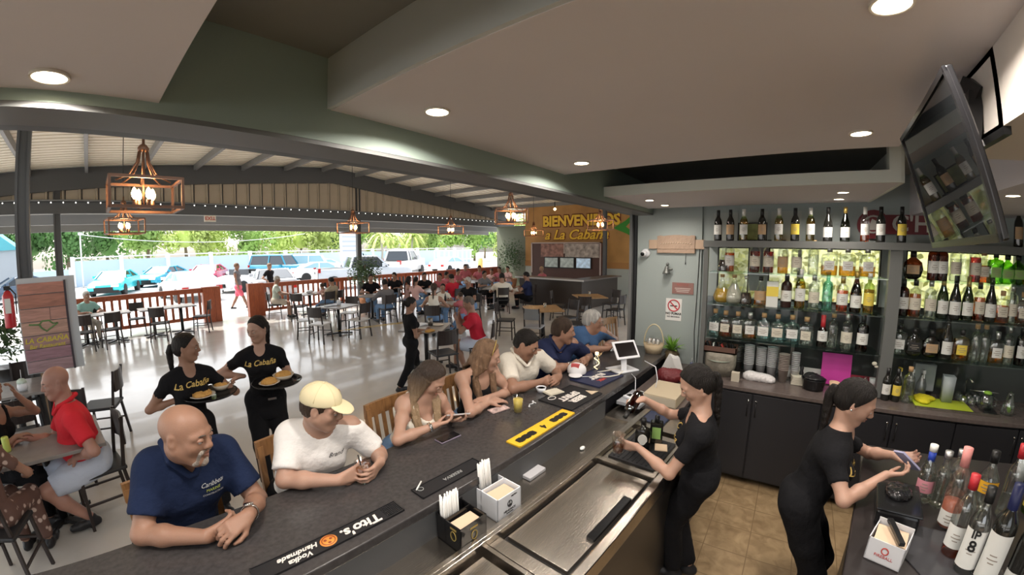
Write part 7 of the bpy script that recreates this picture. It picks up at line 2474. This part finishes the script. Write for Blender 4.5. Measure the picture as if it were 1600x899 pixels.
i1 = person('waitress at the left in black looking right over a round tray', H_, (.86, -.42, -.08), (H_[0]-.03, H_[1]+.03, .88), f_, (npv((0.466, 3.570, 1.090)), (.9, -.2, .0), (.1, 0, 1), .35), (npv((0.763, 3.750, 1.060)), (-.5, -.6, 0), (0, 0, 1), .25),
  ar=(H_[0]-.10, H_[1]+.02, .08), al=(H_[0]+.10, H_[1]+.05, .08), polr=(-.7, .4, -1), poll=(.7, .4, -1), kpole=f_, res=1, fem=True, size=.93, top='black_cloth', bottom='black_cloth', neck='v', sleeve=.5, hair='tail', skin='skin_tan', apron=True)
print_on(i1, 'La Caba\u00f1a', .062, MATS['gold_print'], .77, .0, shear=.35, tilt=.06, bold=.0008)
tray('round black tray carried by the left waitress', T1_[0], T1_[1], T1_[2]-.005, 0)
dish('oval dish of fried food at the left of the left tray', T1_[0]-.06, T1_[1]-.03, T1_[2]+.002, .095)
dish('deep bowl of rice on the right of the left tray', T1_[0]+.10, T1_[1]+.05, T1_[2]+.002, .07, True)
H_ = npv((1.130, 3.651, 1.530))
f_ = unit((-.30, -1, 0)); l_ = np.array([-f_[1], f_[0], 0])
T2_ = npv((1.166, 3.386, 1.100))
i2 = person('waitress in the middle in black with apron looking down to the left', H_, (-.80, -.50, -.22), (H_[0]+.02, H_[1]+.03, .90), f_, (npv((0.992, 3.704, 1.120)), (-.9, -.1, .05), (0, -.2, -1), .8), (npv((1.244, 3.398, 1.060)), (-.6, -.4, 0), (0, 0, 1), .3),
  ar=(H_[0]-.08, H_[1]+.0, .08), al=(H_[0]+.13, H_[1]+.08, .08), polr=(-.6, .5, -1), poll=(.7, .4, -1), kpole=f_, res=1, fem=True, size=.95, bulk=1.03, top='black_cloth', bottom='black_cloth', neck='v', sleeve=.5, hair='tail', skin='skin_light', apron=True)
print_on(i2, 'La Caba\u00f1a', .062, MATS['gold_print'], .76, -.01, shear=.35, bold=.0008)
tray('round black tray carried by the middle waitress', T2_[0], T2_[1], T2_[2]-.005, 0)
dish('oval dish of fried food at the left of the middle tray', T2_[0]-.07, T2_[1]-.02, T2_[2]+.002, .085)
dish('dish with a tall wrapped roll on the right of the middle tray', T2_[0]+.07, T2_[1]+.03, T2_[2]+.002, .09, True)
fk = B().tube([i2['hands'][0][0]+npv((-.08, -.01, .0)), i2['hands'][0][0]+npv((-.20, .0, -.045))], [.004, .003], 7).ball(tuple(i2['hands'][0][0]+npv((-.21, .0, -.05))), .012, 8, 5, (1, 1, .4)).build('spoon', M_CHROME, None)
tag(fk, 'metal spoon held out by the middle waitress over the other tray', 'spoon')
nt_ = link('name_tag', B().box(tuple(npv((i2['pelvis']))+f_*.165+l_*.05+npv((0, 0, .02))), (.07, .004, .018), math.atan2(l_[1], l_[0])).mesh('name_tag', M_SIL if False else C_SIL), i2['root'])

# ------------------------------------------------------------------ guests along the bar
ZH = 1.112
DN = (0, .55, -.75)
i_ = person('bald man in a navy polo shirt with folded hands, nearest at the bar', (0.230, 1.800, 1.491), (.66, -.72, -.16), (.13, 2.10, .84), (.42, -1), (npv((0.203, 1.648, 1.115)), (.85, .06, .04), (.05, .85, .1), .8), (npv((0.369, 1.625, 1.145)), (-.80, -.28, -.05), (-.05, .55, -.75), (.75, .8, .85, .9)),
  shp=((0.105, 1.950, 1.334), (0.383, 1.980, 1.291)), elr=(-0.006, 1.825, 1.120), ell_=(0.475, 1.860, 1.057), res=2, size=1.04, bulk=1.08, shw=.168, hs=.95, top='navy_cloth', neck='polo', bottom='black_cloth', hair=None, haircol='hair_saltpepper', beard='beard_grey', skin='skin_tan', sleeve=.74)
print_on(i_, 'Caribbean', .027, mat('print_pale', (.55, .58, .60), .5), .80, .085, shear=.35, name='embroidery', yaw=.05)
print_on(i_, 'MARINE', .018, mat('print_lime', (.45, .55, .12), .5), .755, .085, shear=0, name='embroidery', yaw=.05)
print_on(i_, 'CONSTRUCTION', .012, mat('print_pale', (.55, .58, .60)), .72, .085, shear=0, name='embroidery', yaw=.05)
def wristband(i, side, m, r=.034, w=.02, name='watch', face=True):
    k = 0 if side == 'r' else 1
    w0 = i['hands'][k][0]
    e = i['er'] if side == 'r' else i['el']
    d = unit(w0-e)
    c = w0-d*.035
    M_ = Vector(d).to_track_quat('Z', 'Y').to_matrix()
    o = B().lathe([(r*.93, -w/2), (r, -w/2), (r, w/2), (r*.93, w/2), (r*.93, -w/2)], 22, tuple(c), M=M_).build(name, m, i['root'])
    if face:
        u_ = unit(npv((0, 0, 1))-d*d[2])
        M2 = Vector(u_).to_track_quat('Z', 'Y').to_matrix()
        B().lathe([(.001, 0), (.019, 0), (.019, .009), (.001, .0095)], 18, tuple(c+u_*r*.9), M=M2).build('watch_face', M_CHROME, o)
wristband(i_, 'l', M_CHROME, .037)
i_ = person('man in a cream baseball cap and white T-shirt holding an amber drink', (0.812, 1.780, 1.443), (.62, -.74, -.28), (.76, 2.05, .84), (.42, -1), (npv((0.782, 1.634, 1.118)), (.92, -.22, .10), (.15, .9, -.1), .55, .6), (npv((1.011, 1.615, 1.125)), (-.75, -.45, -.10), (-.5, .55, .1), .62, .6),
  shp=((0.702, 1.930, 1.282), (0.970, 1.820, 1.266)), elr=(0.603, 1.823, 1.120), ell_=(1.111, 1.780, 1.072), res=2, size=.99, bulk=1.05, shw=.162, hs=.95, top='white_cloth', neck='round', bottom='black_cloth', hair='buzz', haircol='hair_brown', skin='skin_light', sleeve=.80)
print_on(i_, 'Brand', .030, MATS['black_cloth'], .79, .10, shear=.4, name='embroidery', tilt=.1)
def cap_on(i, m):
    H, F, hd = i['H'], i['HF'], i['hd']
    f, l, u = F
    P = lambda a, b, c: H+hd*(a*f+b*l+c*u)
    V, Q = grown([ell(P(-.014, 0, .040), npv((.110, .089, .092))*hd, F)], .005, cuts=[(P(.0, 0, .030), -u+f*.12)])
    o = npmesh('cap', V, Q, m, i['root'])
    V, Q = grown([ell(P(.100, 0, .036), npv((.070, .072, .009))*hd, np.array([unit(f-u*.22), l, unit(u+f*.22)]))], .004)
    npmesh('cap_brim', V, Q, m, o)
    B().ball(tuple(P(-.014, 0, .133)), .007, 8, 6).build('cap_button', m, o)
    for k in range(6):
        a = k*PI/3+.5
        pts = [P(-.014+.111*math.cos(a)*math.sin(t), .090*math.sin(a)*math.sin(t), .040+.093*math.cos(t)) for t in np.linspace(.05, 1.45, 9)]
        B().tube(pts, .0013, 4).build('seam', m, o)
    q = P(.080, .052, .105)
    B().tube([P(.066, .047, .070), P(.063, .043, .090), P(.056, .038, .103)], .003, 5).build('cap_emblem', mat('emblem_brown', (.30, .14, .05), .6), o)
    B().tube([P(.058, .058, .068), P(.073, .036, .071)], .003, 5).build('cap_emblem', mat('emblem_brown', (.30, .14, .05)), o)
cap_on(i_, mat('cap_cream', (.70, .62, .40), .75))
i_ = person('young woman with long blonde-tipped hair in a pale strap top using her phone', (1.570, 1.840, 1.376), (.30, -.75, -.62), (1.47, 2.03, .84), (.15, -1), (npv((1.446, 1.675, 1.150)), (.85, -.42, .10), (-.1, .5, .8), .6, .7), (npv((1.602, 1.694, 1.130)), (.35, -.75, .15), (-.4, .5, .65), .6, .6),
  shp=((1.419, 1.930, 1.226), (1.641, 1.850, 1.203)), elr=(1.221, 1.744, 1.120), ell_=(1.714, 1.830, 1.074), res=2, fem=True, size=.96, top='cream_cloth', neck='tank', sleeve=0, bottom='denim', hair='long', haircol='hair_blend', skin='skin_light')
wristband(i_, 'r', M_CHROME, .030, .016, 'bracelet', False)
ph_ = thing('phone', 'phone in the hands of the blonde-tipped woman', 'phone', (1.606, 1.638, 1.175), rad(-40))
B().box((0, 0, 0), (.145, .072, .009), rot=Matrix.Rotation(rad(-25), 3, 'X')).build('case', mat('phone_silver', (.5, .48, .48), .3, metal=.5), ph_)
i_ = person('woman with light brown hair and a headband in a black sleeveless top', (2.146, 1.860, 1.402), (.55, -.70, -.30), (2.13, 2.03, .84), (.1, -1), (npv((1.982, 1.709, 1.115)), (.93, -.30, -.03), (0, .1, -1), .25), (npv((1.994, 1.730, 1.140)), (-.6, .1, .0), (0, .2, -1), .3),
  shp=((1.944, 1.930, 1.256), (2.206, 1.870, 1.259)), elr=(1.764, 1.685, 1.120), ell_=(2.296, 1.760, 1.084), res=2, fem=True, size=.98, bulk=1.05, top='black_cloth', neck='tank', sleeve=0, bottom='denim', hair='long', haircol='hair_lightbrown', skin='skin_light')
H, F, hd = i_['H'], i_['HF'], i_['hd']
hbp = [H+hd*(F[0]*(.035+.0*math.cos(a))+F[1]*.094*math.cos(a)+F[2]*(.02+.118*math.sin(a))) for a in np.linspace(.1, PI-.1, 16)]
B().tube(hbp, .0035, 6).build('headband', C_GLD, i_['root'])
i_ = person('dark-haired man in a white polo shirt with folded hands', (2.569, 1.800, 1.409), (.20, -.86, -.42), (2.64, 2.03, .84), (.25, -1), (npv((2.563, 1.642, 1.115)), (.85, -.25, .05), (.05, .75, -.5), .6), (npv((2.745, 1.581, 1.125)), (-.85, -.1, .02), (-.05, .75, -.55), .7),
  shp=((2.485, 1.930, 1.252), (2.753, 1.820, 1.264)), elr=(2.287, 1.728, 1.120), ell_=(2.950, 1.740, 1.086), res=1, size=1.0, bulk=1.10, top='cream_cloth', neck='polo', bottom='denim', hair='buzz', haircol='hair_dark', skin='skin_tan', sleeve=.75)
i_ = person('man with brown hair in a dark navy polo and a steel watch', (3.149, 1.780, 1.421), (.50, -.84, -.12), (3.16, 2.03, .84), (.3, -1), (npv((3.104, 1.659, 1.115)), (.80, -.15, .05), (.05, .75, -.5), .6), (npv((3.350, 1.616, 1.130)), (-.8, -.1, .02), (-.05, .75, -.55), .7),
  shp=((3.050, 1.930, 1.259), (3.264, 1.750, 1.271)), elr=(2.907, 1.715, 1.120), ell_=(3.594, 1.720, 1.075), res=1, size=1.0, bulk=1.10, top='navy2_cloth', neck='polo', bottom='denim', hair='short', haircol='hair_brown', skin='skin_tan', sleeve=.75)
wristband(i_, 'r', M_CHROME, .034)
i_ = person('grey-haired man with glasses in a blue T-shirt reaching over the bar end', (3.834, 1.800, 1.402), (.42, -.88, -.12), (3.70, 2.03, .84), (.3, -1), (npv((3.800, 1.595, 1.130)), (.85, -.45, .18), (.1, .6, .6), .35), (npv((3.876, 1.658, 1.140)), (.3, -.8, .0), (0, .3, -1), .4),
  shp=((3.670, 1.900, 1.271), (3.925, 1.730, 1.272)), elr=(3.664, 1.778, 1.120), ell_=(4.334, 1.740, 1.102), res=1, size=1.0, bulk=1.10, top='blue_cloth', neck='round', bottom='denim', hair='short', haircol='hair_grey', skin='skin_tan', sleeve=.75, glasses=True)

# ------------------------------------------------------------------ the two bartenders
H_ = npv((2.230, 0.386, 1.440))
f_ = unit((-.12, 1, 0)); l_ = np.array([-f_[1], f_[0], 0])
GW = npv((2.071, 0.756, 1.045))
BW = npv((2.299, 0.795, 1.200))
i_ = person('bartender in black pouring a drink at the steel station', H_, (-.30, .82, -.50), (H_[0]+.10, H_[1]-.05, .875), f_, (npv((2.389, 0.737, 1.225)), (-.55, .70, -.10), (.2, .1, -1), .75, .7), (npv((2.112, 0.670, 1.030)), (-.25, .95, .05), (.75, .2, .1), .55, .5),
  ar=(2.425, 0.344, 0.080), al=(2.339, 0.422, 0.080), polr=(.8, -.2, -.7), poll=(-.6, -.5, -1.0), kpole=f_, res=2, fem=True, size=.94, bulk=1.06, hs=1.0, top='black_cloth', bottom='black_cloth', neck='v', sleeve=.62, hair='tail', skin='skin_light')
print_on(i_, 'La Caba\u00f1a', .060, MATS['gold_print'], .70, -.02, shear=.35)
gl_ = thing('drink_glass', 'clear plastic cup with iced drink in the pouring bartender\'s hand', 'glass', (GW[0], GW[1]+.02, GW[2]-.06))
B().lathe([(.001, 0), (.030, 0), (.042, .12), (.040, .12), (.028, .008)], 24).build('cup', G_CLR, gl_)
B().lathe([(.001, .008), (.028, .008), (.033, .05), (.001, .05)], 20).build('drink', L_AMB, gl_)
bo = bottle('amber_brown', BW[0], BW[1], BW[2], 'brown liquor bottle being poured by the bartender', s=.9)
bd_ = Vector((GW[0], GW[1]+.02, GW[2]+.10))-Vector(i_['hands'][0][0])-Vector((-.03, .03, .02))
bd_.normalize()
bo.rotation_euler = bd_.to_track_quat('Z', 'Y').to_euler()
bo.location = Vector(i_['hands'][0][0])+Vector((-.045, .055, -.028))-bd_*.10
H_ = npv((2.323, -0.399, 1.450))
f_ = unit((-.10, -1, 0)); l_ = np.array([-f_[1], f_[0], 0])
i_ = person('bartender in black looking at her phone beside the loose bottles', H_, (-.12, -.90, -.42), (H_[0]-.02, H_[1]+.17, .875), f_, (npv((2.257, -0.587, 1.120)), (.15, -.98, .15), (.4, .1, .7), .7, .7), (npv((2.460, -0.655, 1.140)), (-.1, -.95, .05), (-.5, .1, .6), .6, .6),
  ar=(H_[0]-.10, H_[1]+.14, .08), al=(H_[0]+.10, H_[1]+.05, .08), elr=(2.028, -0.377, 1.060), ell_=(2.599, -0.558, 1.070), kpole=f_, res=2, fem=True, size=.95, bulk=1.08, hs=1.0, top='black_cloth', bottom='black_cloth', neck='v', sleeve=.62, hair='tail', skin='skin_light')
print_on(i_, 'La Caba\u00f1a', .060, MATS['gold_print'], .70, .0, shear=.35)
B().ball(tuple(i_['H']+i_['hd']*(-.006*i_['HF'][0]-.088*i_['HF'][1]-.03*i_['HF'][2])), .006, 8, 6).build('earring', M_CHROME, i_['root'])
ph_ = thing('phone', 'phone in a lilac case held by the second bartender', 'phone', (2.364, -0.698, 1.165), rad(100))
B().box((0, 0, 0), (.140, .073, .010), rot=Matrix.Rotation(rad(-40), 3, 'Y') @ Matrix.Rotation(rad(25), 3, 'X')).build('case', mat('phone_lilac', (.42, .42, .62), .4), ph_)

# ------------------------------------------------------------------ left front group
H_ = npv((-0.386, 4.209, 1.240))
f_ = unit((-.98, -.15, 0)); l_ = np.array([-f_[1], f_[0], 0])
P_ = npv((-0.222, 4.262, 0.550))
P_ = npv((H_[0]+.15, H_[1]+.02, .56))
i_ = person('bald man in a red polo and pale shorts seated sideways at the left table', H_, (-.93, -.30, -.12), P_, f_, (npv((-0.720, 4.320, 0.810)), (-.95, -.2, -.1), (0, 0, -1), .6), (npv((P_[0]-.10, P_[1]-.20, .66)), (-.6, .5, -.35), (.0, .5, -.6), .4),
  ar=(P_[0]-.40, P_[1]+.22, .08), al=(P_[0]-.12, P_[1]-.16, .10), polr=(.3, .4, -1), poll=(.5, -.8, -.6), res=1, size=1.04, bulk=1.2, belly=.45, top='red_cloth', neck='polo', bottom='paleblue_cloth', shorts=True, hair=None, haircol='hair_saltpepper', skin='skin_pink', sleeve=.70)
dchair(P_[0]+.03, P_[1], math.atan2(f_[1], f_[0])-PI/2, 'dark wooden chair of the man in the red polo')
hx = npv((-0.942, 4.488, 1.220))
f_ = unit((.9, -.45, 0)); l_ = np.array([-f_[1], f_[0], 0])
P_ = hx-f_*.08-npv((0, 0, .68))
person('woman in a black tank top with a hand at her face at the left edge', hx, (.9, -.4, -.1), P_, f_, (P_+f_*.30-l_*.10+npv((0, 0, .30)), (.8, .3, 0), (0, 0, -1), .4), (P_+f_*.22+l_*.14+npv((0, 0, .58)), (-.3, -.2, .9), (-.7, -.4, 0), .5),
  polr=-l_-npv((0, 0, 1)), poll=l_*.8+f_*.6-npv((0, 0, 1)), ar=(P_[0]+.3, P_[1]-.2, .08), al=(P_[0]+.35, P_[1], .08), res=1, fem=True, size=.98, bulk=1.15, top='black_cloth', neck='tank', sleeve=0, bottom='black_cloth', hair='bob', haircol='hair_brown')
dchair(P_[0], P_[1], math.atan2(f_[1], f_[0])-PI/2, 'dark chair of the woman at the left edge')
P_ = npv((-0.979, 3.613, 0.560))
f_ = unit((.35, .95, 0)); l_ = np.array([-f_[1], f_[0], 0])
person('person in a brown floral dress cut by the lower left corner', P_+f_*.05+npv((0, 0, .68)), (.3, .9, -.2), P_, f_, (P_+f_*.32-l_*.14+npv((0, 0, .12)), f_, (0, 0, -1), .4), (P_+f_*.32+l_*.14+npv((0, 0, .12)), f_, (0, 0, -1), .4),
  ar=(P_[0]+.25, P_[1]+.35, .08), al=(P_[0]+.05, P_[1]+.40, .08), polr=-l_-npv((0, 0, .5)), poll=l_-npv((0, 0, .5)), res=0, fem=True, size=.97, top='floral', bottom='floral', hair='bob', haircol='hair_brown')
dchair(P_[0], P_[1]-.02, math.atan2(f_[1], f_[0])-PI/2, 'dark chair cut by the lower left corner')

# small things on the dining tables
def on(t, label, name, cat, dx, dy, b, m):
    v = TB_[t]
    o = b.build(name, m, None, (v[0]+dx, v[1]+dy, .766))
    return tag(o, label, cat)
on('window', 'white paper napkin holder on the empty table by the middle post', 'napkin_holder', 'holder', .08, .1, B().lathe([(.05, 0), (.055, .1), (.04, .13), (.001, .13)], 12), M_WHITE)
on('window', 'black menu folder on the empty table by the middle post', 'menu', 'menu', -.18, .05, B().span((-.14, -.09, 0), (.14, .09, .012)), M_BLACKM)
on('gate', 'crumpled white bag on the railing table', 'bag', 'bag', .0, .0, B().ball((0, 0, .05), .11, 10, 7, (1.2, .9, .5)), M_WHITE)
on('served', 'grey metal cup of cutlery on the served table', 'cutlery_cup', 'cup', .12, .0, B().lathe([(.001, 0), (.045, 0), (.05, .14), (.045, .14), (.04, .01)], 16), M_STEELD)
on('served', 'square white plate on the served table', 'plate', 'plate', .05, .2, B().span((-.11, -.11, 0), (.11, .11, .015)), M_WHITE)
on('served', 'white bowl at the left of the served table', 'bowl', 'bowl', -.25, .05, B().lathe([(.001, 0), (.04, 0), (.06, .05), (.055, .05), (.03, .01)], 14), M_WHITE)
on('served', 'oval dish by the hands of the man in crimson', 'plate', 'plate', .22, -.10, B().lathe([(.001, 0), (.08, 0), (.11, .015), (.07, .01)], 16), M_DISH)
on('family', 'white oval plate at the left of the family table', 'plate', 'plate', -.15, .05, B().lathe([(.001, 0), (.09, 0), (.12, .02), (.07, .01)], 16), M_WHITE)
on('family', 'second white plate in the middle of the family table', 'plate', 'plate', .12, .0, B().lathe([(.001, 0), (.09, 0), (.12, .02), (.07, .01)], 16), M_WHITE)
on('family', 'dark bottle on the family table', 'bottle', 'bottle', .3, .1, B().lathe([(.001, 0), (.03, 0), (.03, .14), (.012, .18), (.012, .22), (.001, .22)], 10), M_BLACKM)
on('ochre1', 'small clear glass on the front ochre table', 'glass', 'glass', .1, .0, B().lathe([(.001, 0), (.03, 0), (.036, .11), (.034, .11), (.027, .01)], 14), G_CLR)
on('ochre2', 'small clear glass on the rear ochre table', 'glass', 'glass', .2, .1, B().lathe([(.001, 0), (.03, 0), (.036, .11), (.034, .11), (.027, .01)], 14), G_CLR)
on('pair', 'white sauce bowl on the table of the man in black', 'bowl', 'bowl', .1, .0, B().lathe([(.001, 0), (.04, 0), (.06, .05), (.055, .05), (.03, .01)], 12), M_WHITE)
on('left1', 'lime green and white drink can at the left edge of the grey table', 'can', 'can', -.27, -.08, B().lathe([(.001, 0), (.03, 0), (.033, .01), (.033, .11), (.028, .12), (.001, .12)], 16), mat('can_lime', (.55, .65, .15), .3))
fp = thing('flower_pot', 'small white flower pot on the table before the plank sign', 'pot', (-.93, 6.15, .766))
B().lathe([(.001, 0), (.05, 0), (.065, .04), (.055, .09), (.05, .09)], 16).build('pot', M_WHITE, fp)
B().ball((0, 0, .10), .06, 10, 7, (1, 1, .7)).build('flowers', mat('flower_mint', (.55, .66, .58), .8, bump=.6, bscale=60), fp)
B().tube([(0, 0, .1), (.01, 0, .24)], .004, 5).build('stem', M_WHITE, fp)

# plank sign on an easel, extinguisher, plants, far bar
es = thing('plank_sign', 'upright sign of stained planks with a painted logo leaning before the dark post', 'sign', (-.63, 6.68, 0), rad(3))
PLM = [wood('plank_%d' % i, tuple(c*.62 for c in col), col, 3, .5, 'X') for i, col in enumerate(((.52, .24, .18), (.46, .21, .15), (.55, .30, .24), (.58, .36, .28), (.44, .27, .26), (.38, .22, .26), (.44, .29, .31)))]
zz = 1.93
for i, hgt in enumerate((.14, .17, .16, .17, .16, .15, .15)):
    if i == 2:
        B().span((-.27, -.015, zz-hgt+.006), (.08, .015, zz-.004)).build('plank', PLM[i], es)
        B().span((.085, -.015, zz-hgt+.006), (.27, .015, zz-.004)).build('plank', PLM[i], es)
    else:
        B().span((-.27, -.015, zz-hgt+.006), (.27, .015, zz-.004)).build('plank', PLM[i], es)
    zz -= hgt
B().span((-.285, .015, .82), (.40, .035, 1.99)).build('backing', mat('sign_backing', (.50, .53, .55), .5), es)
B().span((.27, -.02, .82), (.295, .015, 1.94)).build('frame_edge', mat('frame_dark', (.06, .05, .06), .4), es)
text('LA CABA\u00d1A', 'lettering', .085, mat('logo_yellow', (.60, .50, .06), .5), es, (-.0, -.017, 1.23), (PI/2, 0, 0), shear=.2, bold=.002, width=1.1)
text('Bar Restaurant', 'lettering', .07, mat('logo_yellow', (.60, .50, .06)), es, (-.0, -.017, 1.155), (PI/2, 0, 0), shear=.2, bold=.001, width=1.0)
B().tube([(-.18, -.02, 1.43), (-.06, -.02, 1.42), (-.02, -.02, 1.46), (.06, -.02, 1.46), (.10, -.02, 1.42), (.16, -.02, 1.42), (.06, -.02, 1.36), (.02, -.02, 1.33), (-.04, -.02, 1.38), (-.06, -.02, 1.42)], .010, 5).build('green_logo', mat('logo_green', (.12, .25, .08), .6), es)
for q in (-.12, .10):
    B().bar((q, .05, 0), (q, .03, .84), .03).build('leg', mat('easel_wood', (.30, .20, .12), .6), es)
B().bar((0, .45, 0), (0, .05, 1.5), .03).build('rear_leg', mat('easel_wood', (.30, .20, .12)), es)
fe = thing('fire_extinguisher', 'red fire extinguisher with a white label beside the dark post', 'extinguisher', (-1.289, 8.400, 1.514))
B().lathe([(.001, -.30), (.085, -.29), (.09, -.27), (.09, .18), (.05, .25), (.02, .27), (.001, .27)], 20).build('cylinder', mat('extinguisher_red', (.50, .02, .03), .3, coat=.5), fe)
B().span((-.05, -.03, .27), (.05, .03, .33)).build('valve', M_BLACKM, fe)
B().tube([(.04, 0, .3), (.12, 0, .2), (.11, 0, -.1)], .012, 6).build('hose', M_BLACKM, fe)
B().box((0, -.091, .04), (.09, .006, .22)).build('label', P_WHT, fe)
pp2 = thing('planter', 'big dark square planter with a bushy plant at the left edge', 'planter', (-1.521, 8.900, 0.689))
pp2.location.z = 0
B().lathe([(.001, 0), (.26, 0), (.32, .55), (.29, .55), (.001, .5)], 4, M=Matrix.Rotation(.78, 3, 'Z')).build('pot', M_BLACKM, pp2)
def bush(parent, z0, r, n, seed, m):
    b = B()
    rs = random.Random(seed)
    for i in range(n):
        d = Vector((rs.gauss(0, 1), rs.gauss(0, 1), rs.gauss(0, 1))).normalized()
        p = Vector((0, 0, z0))+Vector((d.x*r[0], d.y*r[1], d.z*r[2]))*rs.uniform(.3, 1)
        a = Vector((rs.gauss(0, 1), rs.gauss(0, 1), rs.gauss(0, .6))).normalized()*rs.uniform(.04, .085)
        c = a.cross(d).normalized()*rs.uniform(.015, .03)
        b.add([p-a, p-c, p+a, p+c], [(0, 1, 2, 3)])
    return stuff(b.build('foliage', m, parent))
M_PLANT = mat('plant_leaf', (.055, .105, .04), .6, var=.4, vscale=4)
bush(pp2, 1.05, (.38, .38, .48), 420, 1, M_PLANT)
pp3 = thing('potted_tree', 'tall bushy dark plant in front of the middle post', 'plant', (8.15, 13.2, 0))
B().lathe([(.001, 0), (.22, 0), (.28, .45), (.25, .45), (.001, .4)], 16).build('pot', mat('pot_clay', (.30, .13, .06), .7), pp3)
B().tube([(0, 0, .3), (.05, 0, 1.0), (0, 0, 1.6)], .04, 6).build('trunk', M_TRUNK, pp3)
bush(pp3, 1.35, (.75, .55, .68), 1100, 2, M_PLANT)
pp4 = thing('potted_tree', 'tall dark plant at the right corner beyond the crowd', 'plant', (17.0, 12.9, 0))
B().lathe([(.001, 0), (.25, 0), (.32, .5), (.28, .5), (.001, .45)], 16).build('pot', mat('pot_clay', (.30, .13, .06)), pp4)
bush(pp4, 1.7, (.8, .8, 1.1), 1100, 3, M_PLANT)

fb = thing('far_bar', 'dark second bar with a pale edged top before the ochre welcome wall', 'counter')
B().poly([(12.0, 6.0), (14.9, 5.75), (14.9, 6.4), (12.6, 6.6), (12.9, 9.1), (12.25, 9.1)], 1.03, 1.08).build('worktop', mat('far_top', (.10, .08, .07), .3), fb)
B().poly([(12.15, 6.15), (14.85, 5.9), (14.85, 6.3), (12.5, 6.5), (12.8, 9.0), (12.4, 9.0)], 0, 1.03).build('front', mat('far_front', (.035, .025, .02), .4), fb)
B().bar((11.99, 6.0, 1.055), (12.24, 9.1, 1.055), .02, .06).bar((11.99, 6.0, 1.055), (11.99, 6.0, 1.05), .02).build('pale_edge', mat('far_edge', (.5, .5, .5), .4), fb)
bk2 = thing('back_unit', 'dark red-brown display unit with a pale frame behind the far bar', 'cabinet', (16.9, 9.5, 0))
B().span((0, -1.9, 0), (.5, 2.0, 2.42)).build('carcass', mat('unit_dark', (.07, .028, .02), .5), bk2)
for a, b_ in (((-.03, -1.95, .9), (0, -1.88, 2.46)), ((-.03, 1.93, .9), (0, 2.0, 2.46)), ((-.03, -1.95, 2.40), (0, 2.0, 2.46)), ((-.03, .0, 1.9), (0, .06, 2.4))):
    B().span(a, b_).build('frame_bar', mat('unit_frame', (.45, .36, .33), .4), bk2)
B().span((-.02, -1.85, 1.72), (0, -.02, 2.38)).build('poster', mat('unit_poster_pale', (.38, .33, .30), .5, var=.5, vscale=5), bk2)
B().span((-.02, .08, 1.72), (0, 1.4, 2.38)).build('poster', mat('unit_poster_red', (.28, .14, .11), .5, var=.5, vscale=5), bk2)
for k, (y, c, l) in enumerate(((10.25, (.20, .22, .20), 'left wall screen behind the far bar'), (9.35, (.22, .24, .22), 'middle wall screen behind the far bar'), (8.45, (.35, .45, .55), 'right lit wall screen behind the far bar'))):
    s_ = thing('screen', l, 'screen', (16.83, y, 1.45), 0)
    B().span((0, -.42, -.28), (.06, .42, .28)).build('casing', M_BLACKM, s_)
    B().span((-.004, -.37, -.23), (0, .37, .23)).build('display', mat('display_%d' % k, c, .3, var=.5, vscale=6, emit=c, estr=.5), s_)
lsx = thing('deck_spot', 'small bare white spotlight on the dark ceiling above the welcome sign', 'light', (16.800, 10.009, 4.107))
B().ball((0, 0, 0), .07, 10, 7).build('bulb', mat('spot_glow', (1, .9, .7), .3, emit=(1, .8, .5), estr=6), lsx)
B().bar((0, 0, .05), (0, 0, .9), .03).build('stem', M_BLACKM, lsx)
